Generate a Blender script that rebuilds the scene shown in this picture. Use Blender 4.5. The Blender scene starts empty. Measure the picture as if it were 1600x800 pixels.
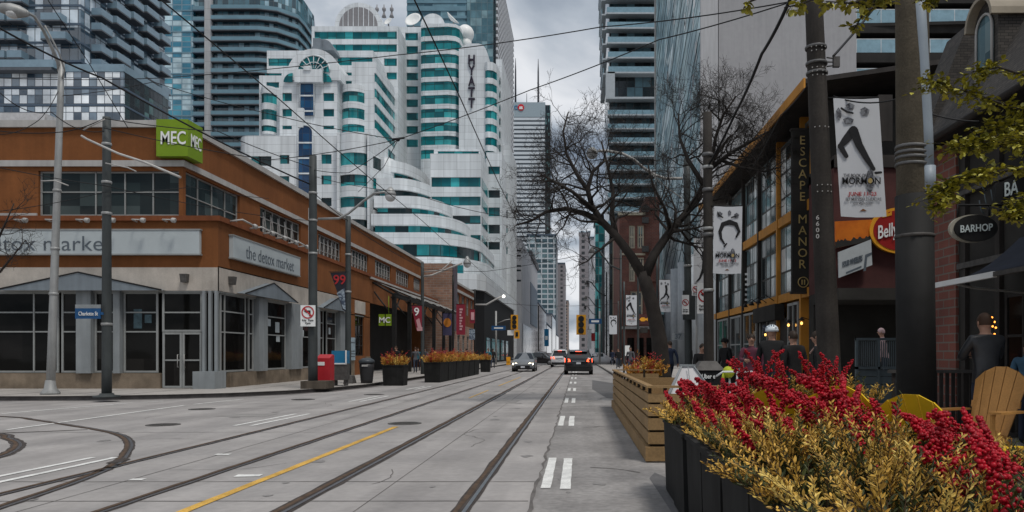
import bpy, math, random
import numpy as np
from mathutils import Vector, Matrix
R = math.radians
rng = random.Random(7)
scene = bpy.context.scene
COL = scene.collection

# ------------------------------------------------------------------ camera
F, CX, CY, EYE = 1200.0, 903.0, 552.0, 1.4          # focal length, vanishing point of the street, eye height
cam_d = bpy.data.cameras.new("camera"); cam = bpy.data.objects.new("camera", cam_d); COL.objects.link(cam)
cam.location = (0, 0, EYE); cam.rotation_euler = (R(90), 0, 0)
cam_d.sensor_width = 36; cam_d.lens = 36 * F / 1600
cam_d.shift_x = -(CX - 800) / 1600; cam_d.shift_y = (CY - 400) / 1600
cam_d.clip_start = 0.05; cam_d.clip_end = 6000
scene.camera = cam

# ------------------------------------------------------------------ sky, sun, exposure
SUN_EL, SUN_AZ = 64.0, 140.0                         # azimuth clockwise from +Y (street direction)
world = bpy.data.worlds.new("World"); scene.world = world; world.use_nodes = True
nt = world.node_tree; nt.nodes.clear()
def wn(t, **k):
    n = nt.nodes.new(t)
    for a, b in k.items(): setattr(n, a, b)
    return n
wout = wn('ShaderNodeOutputWorld'); bg = wn('ShaderNodeBackground'); bg.inputs['Strength'].default_value = 0.062
sky = wn('ShaderNodeTexSky', sky_type='NISHITA'); sky.sun_disc = False
sky.sun_elevation = R(SUN_EL); sky.sun_rotation = R(SUN_AZ)
tc = wn('ShaderNodeTexCoord'); sep = wn('ShaderNodeSeparateXYZ')
add = wn('ShaderNodeMath', operation='ADD'); add.inputs[1].default_value = 0.22
mx = wn('ShaderNodeMath', operation='MAXIMUM'); mx.inputs[1].default_value = 0.1
dx = wn('ShaderNodeMath', operation='DIVIDE'); dy = wn('ShaderNodeMath', operation='DIVIDE')
comb = wn('ShaderNodeCombineXYZ')
nz = wn('ShaderNodeTexNoise'); nz.inputs['Scale'].default_value = 1.35; nz.inputs['Detail'].default_value = 7; nz.inputs['Roughness'].default_value = 0.5
nz.inputs['Distortion'].default_value = 0.35
ramp = wn('ShaderNodeValToRGB')
L = nt.links.new
L(tc.outputs['Generated'], sep.inputs[0]); L(sep.outputs['Z'], add.inputs[0]); L(add.outputs[0], mx.inputs[0])
L(sep.outputs['X'], dx.inputs[0]); L(mx.outputs[0], dx.inputs[1]); L(sep.outputs['Y'], dy.inputs[0]); L(mx.outputs[0], dy.inputs[1])
L(dx.outputs[0], comb.inputs[0]); L(dy.outputs[0], comb.inputs[1])
comb.inputs[2].default_value = 1.7
L(comb.outputs[0], nz.inputs['Vector']); L(nz.outputs['Fac'], ramp.inputs[0])
e = ramp.color_ramp.elements
e[0].position = 0.40; e[0].color = (2.6, 3.2, 4.1, 1)
e[1].position = 0.57; e[1].color = (10.2, 10.4, 10.8, 1)
m_ = ramp.color_ramp.elements.new(0.48); m_.color = (5.6, 6.2, 7.0, 1)
mixw = wn('ShaderNodeMix', data_type='RGBA'); mixw.inputs[0].default_value = 0.93
L(sky.outputs[0], mixw.inputs[6]); L(ramp.outputs[0], mixw.inputs[7])
L(mixw.outputs[2], bg.inputs['Color']); L(bg.outputs[0], wout.inputs[0])
sun_d = bpy.data.lights.new("sun", 'SUN'); sun_d.energy = 1.5; sun_d.angle = R(11); sun_d.color = (1, .95, .88)
sun = bpy.data.objects.new("sun", sun_d); COL.objects.link(sun)
_d = Vector((math.sin(R(SUN_AZ)) * math.cos(R(SUN_EL)), math.cos(R(SUN_AZ)) * math.cos(R(SUN_EL)), math.sin(R(SUN_EL))))
sun.rotation_euler = _d.to_track_quat('Z', 'Y').to_euler(); sun.location = (20, -20, 60)
vs = scene.view_settings; vs.view_transform = 'Standard'; vs.look = 'None'; vs.exposure = 0.42; vs.gamma = 1; vs.use_curve_mapping = False
scene.cycles.use_denoising = True
scene.cycles.max_bounces = 5; scene.cycles.diffuse_bounces = 3; scene.cycles.glossy_bounces = 2; scene.cycles.transmission_bounces = 2
scene.cycles.transparent_max_bounces = 4; scene.cycles.caustics_reflective = False; scene.cycles.caustics_refractive = False

# ------------------------------------------------------------------ planning helpers: a spot in the photograph at a known distance
def wx(px, Y): return (px - CX) * Y / F
def wz(py, Y): return EYE + (CY - py) * Y / F
def P(px, py, Y): return Vector((wx(px, Y), Y, wz(py, Y)))
def G(px, py, z=0.0):
    Y = (EYE - z) * F / (py - CY); return Vector((wx(px, Y), Y, z))

# ------------------------------------------------------------------ materials
MATS = {}
def new_mat(name):
    m = bpy.data.materials.new(name); m.use_nodes = True
    n = m.node_tree.nodes; n.clear()
    o = n.new('ShaderNodeOutputMaterial'); b = n.new('ShaderNodeBsdfPrincipled')
    m.node_tree.links.new(b.outputs[0], o.inputs[0]); MATS[name] = m
    return m, n, m.node_tree.links.new, b
def mat(name, col, rough=.7, var=.18, scale=2.0, bump=0.0, metal=0.0, spec=.25, streak=0.0, fine=0.0, two=None, emit=None, sdir=(3.2, 3.2, .22)):
    """Plain painted or mineral surface: two octaves of worn tone, optional vertical rain streaks, optional second colour in patches."""
    if name in MATS: return MATS[name]
    m, n, L, b = new_mat(name)
    b.inputs['Roughness'].default_value = rough; b.inputs['Metallic'].default_value = metal; b.inputs['Specular IOR Level'].default_value = spec
    geo = n.new('ShaderNodeNewGeometry')
    no = n.new('ShaderNodeTexNoise'); no.inputs['Scale'].default_value = scale; no.inputs['Detail'].default_value = 6; no.inputs['Roughness'].default_value = .62
    L(geo.outputs['Position'], no.inputs['Vector'])
    mr = n.new('ShaderNodeMapRange'); mr.inputs[1].default_value = .3; mr.inputs[2].default_value = .7
    mr.inputs[3].default_value = 1 - var; mr.inputs[4].default_value = 1 + var
    L(no.outputs['Fac'], mr.inputs[0]); fac = mr.outputs[0]
    if streak:
        mp = n.new('ShaderNodeMapping'); mp.inputs['Scale'].default_value = sdir; L(geo.outputs['Position'], mp.inputs[0])
        n2 = n.new('ShaderNodeTexNoise'); n2.inputs['Scale'].default_value = 1.6; n2.inputs['Detail'].default_value = 4; L(mp.outputs[0], n2.inputs['Vector'])
        m2 = n.new('ShaderNodeMapRange'); m2.inputs[1].default_value = .35; m2.inputs[2].default_value = .65; m2.inputs[3].default_value = 1 - streak; m2.inputs[4].default_value = 1 + streak * .4
        L(n2.outputs['Fac'], m2.inputs[0]); mu = n.new('ShaderNodeMath'); mu.operation = 'MULTIPLY'; L(fac, mu.inputs[0]); L(m2.outputs[0], mu.inputs[1]); fac = mu.outputs[0]
    if fine:
        n3 = n.new('ShaderNodeTexNoise'); n3.inputs['Scale'].default_value = scale * 22; n3.inputs['Detail'].default_value = 3; L(geo.outputs['Position'], n3.inputs['Vector'])
        m3 = n.new('ShaderNodeMapRange'); m3.inputs[1].default_value = .3; m3.inputs[2].default_value = .7; m3.inputs[3].default_value = 1 - fine; m3.inputs[4].default_value = 1 + fine
        L(n3.outputs['Fac'], m3.inputs[0]); mu = n.new('ShaderNodeMath'); mu.operation = 'MULTIPLY'; L(fac, mu.inputs[0]); L(m3.outputs[0], mu.inputs[1]); fac = mu.outputs[0]
    if two:
        mc = n.new('ShaderNodeMix'); mc.data_type = 'RGBA'; mc.inputs[6].default_value = (*col, 1); mc.inputs[7].default_value = (*two, 1)
        n4 = n.new('ShaderNodeTexNoise'); n4.inputs['Scale'].default_value = scale * 1.7; n4.inputs['Detail'].default_value = 5; L(geo.outputs['Position'], n4.inputs['Vector'])
        m4 = n.new('ShaderNodeMapRange'); m4.inputs[1].default_value = .42; m4.inputs[2].default_value = .58; L(n4.outputs['Fac'], m4.inputs[0]); L(m4.outputs[0], mc.inputs[0]); csock = mc.outputs[2]
    else:
        rgb = n.new('ShaderNodeRGB'); rgb.outputs[0].default_value = (*col, 1); csock = rgb.outputs[0]
    vm = n.new('ShaderNodeVectorMath'); vm.operation = 'SCALE'; L(csock, vm.inputs[0]); L(fac, vm.inputs['Scale'])
    L(vm.outputs[0], b.inputs['Base Color'])
    if bump:
        bp = n.new('ShaderNodeBump'); bp.inputs['Strength'].default_value = bump; bp.inputs['Distance'].default_value = .02
        n5 = n.new('ShaderNodeTexNoise'); n5.inputs['Scale'].default_value = scale * 14; n5.inputs['Detail'].default_value = 4; L(geo.outputs['Position'], n5.inputs['Vector'])
        L(n5.outputs['Fac'], bp.inputs['Height']); L(bp.outputs[0], b.inputs['Normal'])
    if emit:
        b.inputs['Emission Color'].default_value = (*emit[:3], 1); b.inputs['Emission Strength'].default_value = emit[3]
    return m
def math_(n, L, op, a, b_=None):
    x = n.new('ShaderNodeMath'); x.operation = op
    for i, v in enumerate((a, b_)):
        if v is None: continue
        if isinstance(v, (int, float)): x.inputs[i].default_value = v
        else: L(v, x.inputs[i])
    return x.outputs[0]
def glass(name, cols, pw=1.5, ph=3.0, line=.05, lcol=(.02, .03, .035), rough=.06, ior=1.75, z0=0.0, stops=(.0, .45, .8), hline=None):
    """Window glass of a facade: each pane its own tone (blinds, curtains, dark rooms, a painted reflection) with thin glazing bars between."""
    if name in MATS: return MATS[name]
    m, n, L, b = new_mat(name)
    geo = n.new('ShaderNodeNewGeometry'); s = n.new('ShaderNodeSeparateXYZ'); L(geo.outputs['Position'], s.inputs[0])
    u = math_(n, L, 'DIVIDE', math_(n, L, 'ADD', s.outputs[0], s.outputs[1]), pw)
    v = math_(n, L, 'DIVIDE', math_(n, L, 'SUBTRACT', s.outputs[2], z0), ph)
    cv = n.new('ShaderNodeCombineXYZ'); L(math_(n, L, 'FLOOR', u), cv.inputs[0]); L(math_(n, L, 'FLOOR', v), cv.inputs[1])
    w = n.new('ShaderNodeTexWhiteNoise'); w.noise_dimensions = '2D'; L(cv.outputs[0], w.inputs['Vector'])
    r = n.new('ShaderNodeValToRGB'); r.color_ramp.interpolation = 'CONSTANT'
    el = r.color_ramp.elements; el[0].position = 0; el[0].color = (*cols[0], 1); el[1].position = stops[1]; el[1].color = (*cols[1], 1)
    x = el.new(stops[2]); x.color = (*cols[2], 1)
    L(w.outputs['Value'], r.inputs[0]); c = r.outputs[0]
    no = n.new('ShaderNodeTexNoise'); no.inputs['Scale'].default_value = .35; no.inputs['Detail'].default_value = 5; L(geo.outputs['Position'], no.inputs['Vector'])
    mr = n.new('ShaderNodeMapRange'); mr.inputs[1].default_value = .3; mr.inputs[2].default_value = .7; mr.inputs[3].default_value = .65; mr.inputs[4].default_value = 1.35; L(no.outputs['Fac'], mr.inputs[0])
    vm = n.new('ShaderNodeVectorMath'); vm.operation = 'SCALE'; L(c, vm.inputs[0]); L(mr.outputs[0], vm.inputs['Scale']); c = vm.outputs[0]
    if line:
        fu = math_(n, L, 'LESS_THAN', math_(n, L, 'FRACT', u), line / pw)
        fv = math_(n, L, 'LESS_THAN', math_(n, L, 'FRACT', v), (hline if hline is not None else line) / ph)
        mxm = math_(n, L, 'MAXIMUM', fu, fv)
        mc = n.new('ShaderNodeMix'); mc.data_type = 'RGBA'; L(mxm, mc.inputs[0]); L(c, mc.inputs[6]); mc.inputs[7].default_value = (*lcol, 1); c = mc.outputs[2]
        L(math_(n, L, 'ADD', math_(n, L, 'MULTIPLY', mxm, .45), rough), b.inputs['Roughness'])
    else: b.inputs['Roughness'].default_value = rough
    L(c, b.inputs['Base Color']); b.inputs['IOR'].default_value = ior; b.inputs['Specular IOR Level'].default_value = .5
    bp = n.new('ShaderNodeBump'); bp.inputs['Strength'].default_value = .05; bp.inputs['Distance'].default_value = .3
    nb = n.new('ShaderNodeTexNoise'); nb.inputs['Scale'].default_value = .5; L(geo.outputs['Position'], nb.inputs['Vector']); L(nb.outputs['Fac'], bp.inputs['Height']); L(bp.outputs[0], b.inputs['Normal'])
    return m
def leafmat(name, c1, c2, rough=.55, spec=.4):
    """Leaves: tone varies from leaf to leaf by its place."""
    if name in MATS: return MATS[name]
    m, n, L, b = new_mat(name)
    geo = n.new('ShaderNodeNewGeometry')
    no = n.new('ShaderNodeTexNoise'); no.inputs['Scale'].default_value = 9; no.inputs['Detail'].default_value = 3; L(geo.outputs['Position'], no.inputs['Vector'])
    w = n.new('ShaderNodeMapRange'); w.inputs[1].default_value = .3; w.inputs[2].default_value = .7
    L(math_(n, L, 'ADD', math_(n, L, 'MULTIPLY', no.outputs['Fac'], .75), math_(n, L, 'MULTIPLY', geo.outputs['Random Per Island'], .3)), w.inputs[0])
    mc = n.new('ShaderNodeMix'); mc.data_type = 'RGBA'; mc.inputs[6].default_value = (*c1, 1); mc.inputs[7].default_value = (*c2, 1)
    L(w.outputs[0], mc.inputs[0]); L(mc.outputs[2], b.inputs['Base Color']); b.inputs['Roughness'].default_value = rough
    b.inputs['Specular IOR Level'].default_value = spec
    return m

# ------------------------------------------------------------------ mesh builder
ORG = {}
def origin_of(o):
    while o.parent is not None: o = o.parent
    return ORG.get(o.name, Vector((0, 0, 0)))
class MB:
    def __init__(s): s.v = []; s.f = []; s.m = []; s.sm = []
    def add(s, verts, faces, mi=0, smooth=False):
        b = len(s.v); s.v.extend([tuple(p) for p in verts])
        for f in faces: s.f.append(tuple(i + b for i in f)); s.m.append(mi); s.sm.append(smooth)
        return s
    def quad(s, a, b, c, d, mi=0): return s.add((a, b, c, d), ((0, 1, 2, 3),), mi)
    def poly(s, pts, mi=0): return s.add(pts, (tuple(range(len(pts))),), mi)
    def box(s, x0, x1, y0, y1, z0, z1, mi=0):
        return s.add([(x0, y0, z0), (x1, y0, z0), (x1, y1, z0), (x0, y1, z0), (x0, y0, z1), (x1, y0, z1), (x1, y1, z1), (x0, y1, z1)],
                     [(0, 3, 2, 1), (4, 5, 6, 7), (0, 1, 5, 4), (1, 2, 6, 5), (2, 3, 7, 6), (3, 0, 4, 7)], mi)
    def hexa(s, p, mi=0):
        """Eight corners: bottom four counter-clockwise, top four above them."""
        return s.add(p, [(0, 3, 2, 1), (4, 5, 6, 7), (0, 1, 5, 4), (1, 2, 6, 5), (2, 3, 7, 6), (3, 0, 4, 7)], mi)
    def fb(s, fr, u0, u1, v0, v1, d0, d1, mi=0):
        """Box on a facade: fr = (origin, along, outward); up is z."""
        O, U, N = fr
        q = lambda u, v, d: O + U * u + N * d + Vector((0, 0, v))
        return s.hexa([q(u0, v0, d1), q(u1, v0, d1), q(u1, v0, d0), q(u0, v0, d0), q(u0, v1, d1), q(u1, v1, d1), q(u1, v1, d0), q(u0, v1, d0)], mi)
    def extr(s, pts, vec, mi=0, smooth=False):
        """A flat outline pushed along vec, closed."""
        n = len(pts); vec = Vector(vec); pts = [Vector(p) for p in pts]
        s.add(pts + [p + vec for p in pts], [tuple(range(n - 1, -1, -1)), tuple(range(n, 2 * n))], mi)
        b = len(s.v) - 2 * n
        for i in range(n):
            j = (i + 1) % n; s.f.append((b + i, b + j, b + n + j, b + n + i)); s.m.append(mi); s.sm.append(smooth)
        return s
    def prism(s, poly, z0, z1, mi=0): return s.extr([(p[0], p[1], z0) for p in poly], (0, 0, z1 - z0), mi)
    def tube(s, pts, r, n=8, mi=0, caps=True, smooth=True):
        pts = [Vector(p) for p in pts]; k = len(pts)
        rs = [r] * k if isinstance(r, (int, float)) else list(r)
        t0 = (pts[1] - pts[0]).normalized(); ref = Vector((0, 0, 1)) if abs(t0.z) < .9 else Vector((1, 0, 0))
        a = t0.cross(ref).normalized(); vs_ = []
        for i, p in enumerate(pts):
            t = (pts[min(i + 1, k - 1)] - pts[max(i - 1, 0)]).normalized()
            a = (a - t * a.dot(t)).normalized(); c = t.cross(a)
            for j in range(n):
                an = 2 * math.pi * j / n; vs_.append(p + (a * math.cos(an) + c * math.sin(an)) * rs[i])
        fs = [(i * n + j, i * n + (j + 1) % n, (i + 1) * n + (j + 1) % n, (i + 1) * n + j) for i in range(k - 1) for j in range(n)]
        s.add(vs_, fs, mi, smooth)
        if caps:
            b = len(s.v) - k * n
            s.f += [tuple(b + j for j in range(n - 1, -1, -1)), tuple(b + (k - 1) * n + j for j in range(n))]; s.m += [mi, mi]; s.sm += [False, False]
        return s
    def lathe(s, c, prof, n=16, axis=(0, 0, 1), mi=0, smooth=True):
        """Profile [(radius, height)] turned about an axis through c."""
        c = Vector(c); ax = Vector(axis).normalized(); ref = Vector((1, 0, 0)) if abs(ax.x) < .9 else Vector((0, 1, 0))
        a = ax.cross(ref).normalized(); b2 = ax.cross(a); vs_ = []
        for r, h in prof:
            for j in range(n):
                an = 2 * math.pi * j / n; vs_.append(c + ax * h + (a * math.cos(an) + b2 * math.sin(an)) * max(r, 1e-4))
        k = len(prof)
        fs = [(i * n + j, i * n + (j + 1) % n, (i + 1) * n + (j + 1) % n, (i + 1) * n + j) for i in range(k - 1) for j in range(n)]
        s.add(vs_, fs, mi, smooth)
        b = len(s.v) - k * n
        s.f += [tuple(b + j for j in range(n - 1, -1, -1)), tuple(b + (k - 1) * n + j for j in range(n))]; s.m += [mi, mi]; s.sm += [False, False]
        return s
    def ball(s, c, r, n=12, mi=0, sc=(1, 1, 1)):
        c = Vector(c); k = n // 2; vs_ = []
        for i in range(1, k):
            th = math.pi * i / k
            for j in range(n):
                an = 2 * math.pi * j / n; vs_.append(c + Vector((math.sin(th) * math.cos(an) * sc[0], math.sin(th) * math.sin(an) * sc[1], math.cos(th) * sc[2])) * r)
        top = len(vs_); vs_.append(c + Vector((0, 0, r * sc[2]))); vs_.append(c - Vector((0, 0, r * sc[2])))
        fs = [(i * n + j, (i + 1) * n + j, (i + 1) * n + (j + 1) % n, i * n + (j + 1) % n) for i in range(k - 2) for j in range(n)]
        fs += [(top, j, (j + 1) % n) for j in range(n)] + [(top + 1, (k - 2) * n + (j + 1) % n, (k - 2) * n + j) for j in range(n)]
        return s.add(vs_, fs, mi, True)
    def arr(s, V, Fc, mi=0, smooth=True):
        """Numpy verts and faces (all faces the same size)."""
        return s.add(V.tolist(), Fc.tolist(), mi, smooth)
    def holes(s, fr, u0, u1, v0, v1, hl, depth=.18, mi=0, rmi=None):
        """A wall face with openings: front skin in cells, reveals going in by depth."""
        O, U, N = fr; rmi = mi if rmi is None else rmi
        us = sorted({u0, u1} | {h[i] for h in hl for i in (0, 1) if u0 < h[i] < u1}); vz = sorted({v0, v1} | {h[i] for h in hl for i in (2, 3) if v0 < h[i] < v1})
        q = lambda u, v, d=0: O + U * u + N * d + Vector((0, 0, v))
        for i in range(len(us) - 1):
            for j in range(len(vz) - 1):
                a, b, c, d = us[i], us[i + 1], vz[j], vz[j + 1]; mu, mv = (a + b) / 2, (c + d) / 2
                if any(h[0] < mu < h[1] and h[2] < mv < h[3] for h in hl): continue
                s.quad(q(a, c), q(b, c), q(b, d), q(a, d), mi)
        for h in hl:
            a, b, c, d = max(h[0], u0), min(h[1], u1), max(h[2], v0), min(h[3], v1)
            for p1, p2 in (((a, c), (b, c)), ((b, c), (b, d)), ((b, d), (a, d)), ((a, d), (a, c))):
                s.quad(q(*p1), q(*p2), q(*p2, -depth), q(*p1, -depth), rmi)
        return s
    def build(s, name, mats, parent=None, loc=None):
        me = bpy.data.meshes.new(name); o = bpy.data.objects.new(name, me); COL.objects.link(o)
        if not isinstance(mats, (list, tuple)): mats = [mats]
        if parent is not None:
            org = origin_of(parent); o.parent = parent
        else:
            if loc is None:
                A = np.array(s.v); loc = ((A[:, 0].min() + A[:, 0].max()) / 2, (A[:, 1].min() + A[:, 1].max()) / 2, A[:, 2].min())
            org = Vector(loc); o.location = org; ORG[o.name] = org
        A = np.array(s.v, dtype=float) - np.array(org)
        me.from_pydata(A.tolist(), [], s.f)
        for m in mats: me.materials.append(m)
        me.polygons.foreach_set('material_index', s.m); me.polygons.foreach_set('use_smooth', s.sm); me.update()
        return o
def tag(o, label, cat, group=None, kind=None):
    if label: o['label'] = label
    if cat: o['category'] = cat
    if group: o['group'] = group
    if kind: o['kind'] = kind
    return o
def thing(name, label, cat, loc, group=None):
    o = bpy.data.objects.new(name, None); COL.objects.link(o); o.location = loc; o.empty_display_size = .2; ORG[o.name] = Vector(loc)
    return tag(o, label, cat, group)
def struct(o, kind='structure'): o['kind'] = kind; return o
def dup(root, delta, label=None, group=None):
    """A copy of a thing with copies of its parts and sub-parts, moved by delta."""
    def cp(o, par):
        c = o.copy(); COL.objects.link(c); c.parent = par
        for ch in list(o.children): cp(ch, c)
        return c
    c = cp(root, None); c.location = Vector(root.location) + Vector(delta); ORG[c.name] = Vector(c.location)
    if label: c['label'] = label
    if group: c['group'] = group
    return c
def many(name, mbs, mats, parent, cap=90):
    """Repeated parts: the first cap of them as parts, any beyond that as one."""
    for b in mbs[:cap]: b.build(name, mats, parent)
    if len(mbs) > cap:
        r = MB()
        for b in mbs[cap:]:
            k = len(r.v); r.v += b.v; r.f += [tuple(i + k for i in f) for f in b.f]; r.m += b.m; r.sm += b.sm
        r.build(name, mats, parent)['kind'] = 'stuff'
def text(name, body, m, parent, at, right, up=(0, 0, 1), size=1.0, width=None, height=None, bold=0.0, extrude=.012, align='CENTER', shear=0.0, spacing=1.0, line=1.0):
    """Raised lettering, centred on a point of a surface."""
    cu = bpy.data.curves.new(name, 'FONT'); cu.body = body; cu.size = 1; cu.offset = bold; cu.extrude = .5; cu.align_x = align; cu.shear = shear
    cu.space_character = spacing; cu.space_line = line; cu.resolution_u = 3
    t = bpy.data.objects.new(name, cu); COL.objects.link(t)
    dg = bpy.context.evaluated_depsgraph_get(); me0 = bpy.data.meshes.new_from_object(t.evaluated_get(dg))
    A = np.zeros(len(me0.vertices) * 3); me0.vertices.foreach_get('co', A); A = A.reshape(-1, 3)
    fs = [tuple(p.vertices) for p in me0.polygons]
    bpy.data.objects.remove(t); bpy.data.curves.remove(cu); bpy.data.meshes.remove(me0)
    mn, mxx = A.min(0), A.max(0); A[:, :2] -= (mn[:2] + mxx[:2]) / 2; ext = mxx - mn
    sx = sy = size
    if height: sy = height / ext[1]; sx = sy
    if width: sx = width / ext[0]; sy = sy if height else sx
    right = Vector(right).normalized(); up = Vector(up).normalized(); nn = right.cross(up)
    W = np.array(at)[None] + A[:, 0:1] * sx * np.array(right)[None] + A[:, 1:2] * sy * np.array(up)[None] + (A[:, 2:3] + .5) * extrude * np.array(nn)[None]
    b = MB(); b.add(W.tolist(), fs)
    return b.build(name, m, parent)
def arc(c, r, a0, a1, n): return [(c[0] + r * math.cos(R(a0 + (a1 - a0) * i / n)), c[1] + r * math.sin(R(a0 + (a1 - a0) * i / n))) for i in range(n + 1)]
FX = lambda x0, y: (Vector((x0, y, 0)), Vector((1, 0, 0)), Vector((0, -1, 0)))     # wall facing the camera, u runs to +X
FY = lambda x, y0: (Vector((x, y0, 0)), Vector((0, 1, 0)), Vector((1, 0, 0)))      # wall facing +X, u runs up the street
FZ = lambda x, y0: (Vector((x, y0, 0)), Vector((0, 1, 0)), Vector((-1, 0, 0)))     # wall facing -X, u runs up the street
# ------------------------------------------------------------------ ground, road, pavements
M_conc = mat('road concrete', (.325, .308, .298), rough=.8, streak=.16, sdir=(1.0, .05, 1), var=.14, scale=.45, fine=.07, bump=.15, spec=.3, two=(.285, .271, .264))
M_asph = mat('asphalt', (.232, .222, .216), rough=.82, streak=.15, sdir=(1.4, .08, 1), var=.2, scale=.6, fine=.16, bump=.35, two=(.28, .268, .26))
M_walk = mat('pavement concrete', (.345, .325, .305), rough=.85, var=.14, scale=.5, fine=.08, bump=.15)
M_kerb = mat('kerb stone', (.20, .19, .18), rough=.85, var=.25, scale=1.5)
M_white = mat('road paint white', (.66, .66, .64), rough=.7, var=.22, scale=5, fine=.2)
M_yel = mat('road paint yellow', (.55, .33, .07), rough=.7, var=.3, scale=3, fine=.22)
M_rubber = mat('rail flangeway', (.055, .046, .042), rough=.8, var=.4, scale=5, fine=.2)
M_rust = mat('rusty rail side', (.085, .055, .036), rough=.75, var=.4, scale=7)
M_steel = mat('worn rail steel', (.33, .34, .37), rough=.3, var=.2, scale=6, metal=.9)
M_joint = mat('joint filler', (.13, .12, .115), rough=.9, var=.3, scale=3)
M_patch = mat('new asphalt patch', (.125, .123, .125), rough=.85, var=.2, scale=1.2, fine=.15)
M_iron = mat('cast iron', (.095, .09, .086), rough=.7, var=.3, scale=9, metal=.3)

b = MB(); b.quad((-2500, -300, -.04), (2500, -300, -.04), (2500, 5000, -.04), (-2500, 5000, -.04)); struct(b.build('ground', M_asph))
b = MB(); b.quad((-220, -60, 0), (-.43, -60, 0), (-.43, 1800, 0), (-220, 1800, 0)); struct(b.build('road', M_conc))
b = MB(); b.quad((-.43, -60, 0), (2.2, -60, 0), (2.2, 1800, 0), (-.43, 1800, 0)); struct(b.build('curb_lane', M_asph))
def ribbon(mb, pts, w, z, mi=0, jit=0):
    pts = [Vector((p[0], p[1], z)) for p in pts]; n = len(pts); vs_ = []
    for i, p in enumerate(pts):
        t = pts[min(i + 1, n - 1)] - pts[max(i - 1, 0)]; t.normalize(); s = Vector((-t.y, t.x, 0))
        ww = w[i] if isinstance(w, (list, tuple)) else w
        vs_ += [p + s * (ww / 2 + rng.uniform(-jit, jit)), p - s * (ww / 2 + rng.uniform(-jit, jit))]
    mb.add(vs_, [(2 * i, 2 * i + 1, 2 * i + 3, 2 * i + 2) for i in range(n - 1)], mi)
def lin(x0, y0, x1, y1, n): return [(x0 + (x1 - x0) * i / n, y0 + (y1 - y0) * i / n) for i in range(n + 1)]

# pavement on the left: along the cross street, rounded round the corner, then up the street; it has a kerb of its own height
KL = -8.75
outline = [(-70, 22.6), (-16.5, 22.75), (-14.6, 22.95), (-12.8, 23.6), (-11.2, 24.6), (-10.0, 26.2), (-9.2, 28.4), (KL, 31.5), (KL + .1, 60), (KL + .5, 120), (KL + .5, 1700), (-75, 1700)]
b = MB(); b.prism(outline, -.03, .125); struct(b.build('sidewalk', M_walk))
b = MB()
ko = outline[:-1]
ribbon(b, [(p[0] + .0, p[1] - .0) for p in ko], .16, .129); struct(b.build('kerb', M_kerb))
b = MB()
n = len(ko)
for i in range(n - 1):
    (x0, y0), (x1, y1) = ko[i], ko[i + 1]
    b.quad((x0 + .004, y0 - .004, .002), (x1 + .004, y1 - .004, .002), (x1 + .004, y1 - .004, .124), (x0 + .004, y0 - .004, .124))
ribbon(b, [(p[0] + .16, p[1] - .16) for p in ko[:-2]], .3, .006)
struct(b.build('gutter', M_joint))
# pavement joints
b = MB()
for i in range(26): y = 29 + i * 1.9; b.box(-13.2, KL - .1, y, y + .02, .122, .1295)
for x in (-10.2, -11.7): b.box(x, x + .02, 27, 78, .122, .1293)
for i in range(14): x = -14 - i * 1.8; b.box(x, x + .02, 23.3, 27.6, .122, .1295)
struct(b.build('sidewalk_joints', M_joint))
KR = 2.2
b = MB(); b.box(KR, 60, -40, 1700, -.03, .125); struct(b.build('sidewalk_right', M_walk))
b = MB(); b.box(KR - .004, KR + .15, -40, 400, .0, .131); struct(b.build('kerb_right', M_kerb))
b = MB()
for i in range(60): y = 2 + i * 1.8; b.box(KR + .2, 9, y, y + .02, .122, .1295)
for x in (3.9, 5.5): b.box(x, x + .02, 0, 100, .122, .1293)
struct(b.build('sidewalk_joints_right', M_joint))

# slab joints, cracks, patches
b = MB()
for y in (2.4, 7.25, 8.35, 13.6, 19.4, 26, 33, 41, 50, 60):
    ribbon(b, lin(-12 if y > 6 else -9, y, -.47, y + .02, 60), .022, .003, jit=.006)
for x in (-4.95, -1.98): ribbon(b, lin(x, 1, x, 90, 80), .012, .003, jit=.003)
struct(b.build('road_joints', M_joint))
b = MB()
ribbon(b, [(-.43 + rng.uniform(-.02, .02), 2 + i * .35) for i in range(180)], [.012 + rng.random() * .03 for _ in range(180)], .005, jit=.008)
def crack(x, y, a, l, w=.018):
    p = []; 
    for i in range(int(l / .12)):
        p.append((x, y)); a += rng.uniform(-.35, .35); x += math.cos(a) * .12; y += math.sin(a) * .12
    ribbon(b, p, w, .0045, jit=w * .3)
crack(.15, 9.4, -.3, .9, .03); crack(.1, 14.5, .0, 1.7, .03); crack(-.3, 20.2, .1, 2.2, .035); crack(.2, 22, 1.3, 7); crack(1.2, 25, 1.7, 8); crack(-.1, 31, .3, 2)
for x, y, a, l in ((-7.5, 12, .4, 2.5), (-6.9, 19, 1.2, 3), (-4.9, 9.2, .3, 1.6), (-2.2, 8.2, 1.0, 1.2), (-1.6, 11.5, 1.4, 3), (-3.1, 12, .2, 1.1), (-9.3, 16.5, 2.2, 2), (-1.9, 16, .1, 1.5)): crack(x, y, a, l, .011)
struct(b.build('road_cracks', M_joint))
b = MB(); b.poly([(.9, 24, .004), (1.9, 22.5, .004), (2.1, 34, .004), (.75, 40, .004), (.55, 30, .004)]); b.poly([(.9, 9.0, .0035), (1.15, 8.0, .0035), (1.0, 6.2, .0035), (.84, 5.5, .0035), (.8, 8.6, .0035)])
struct(b.build('road_patch', M_patch))
b = MB()
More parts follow.
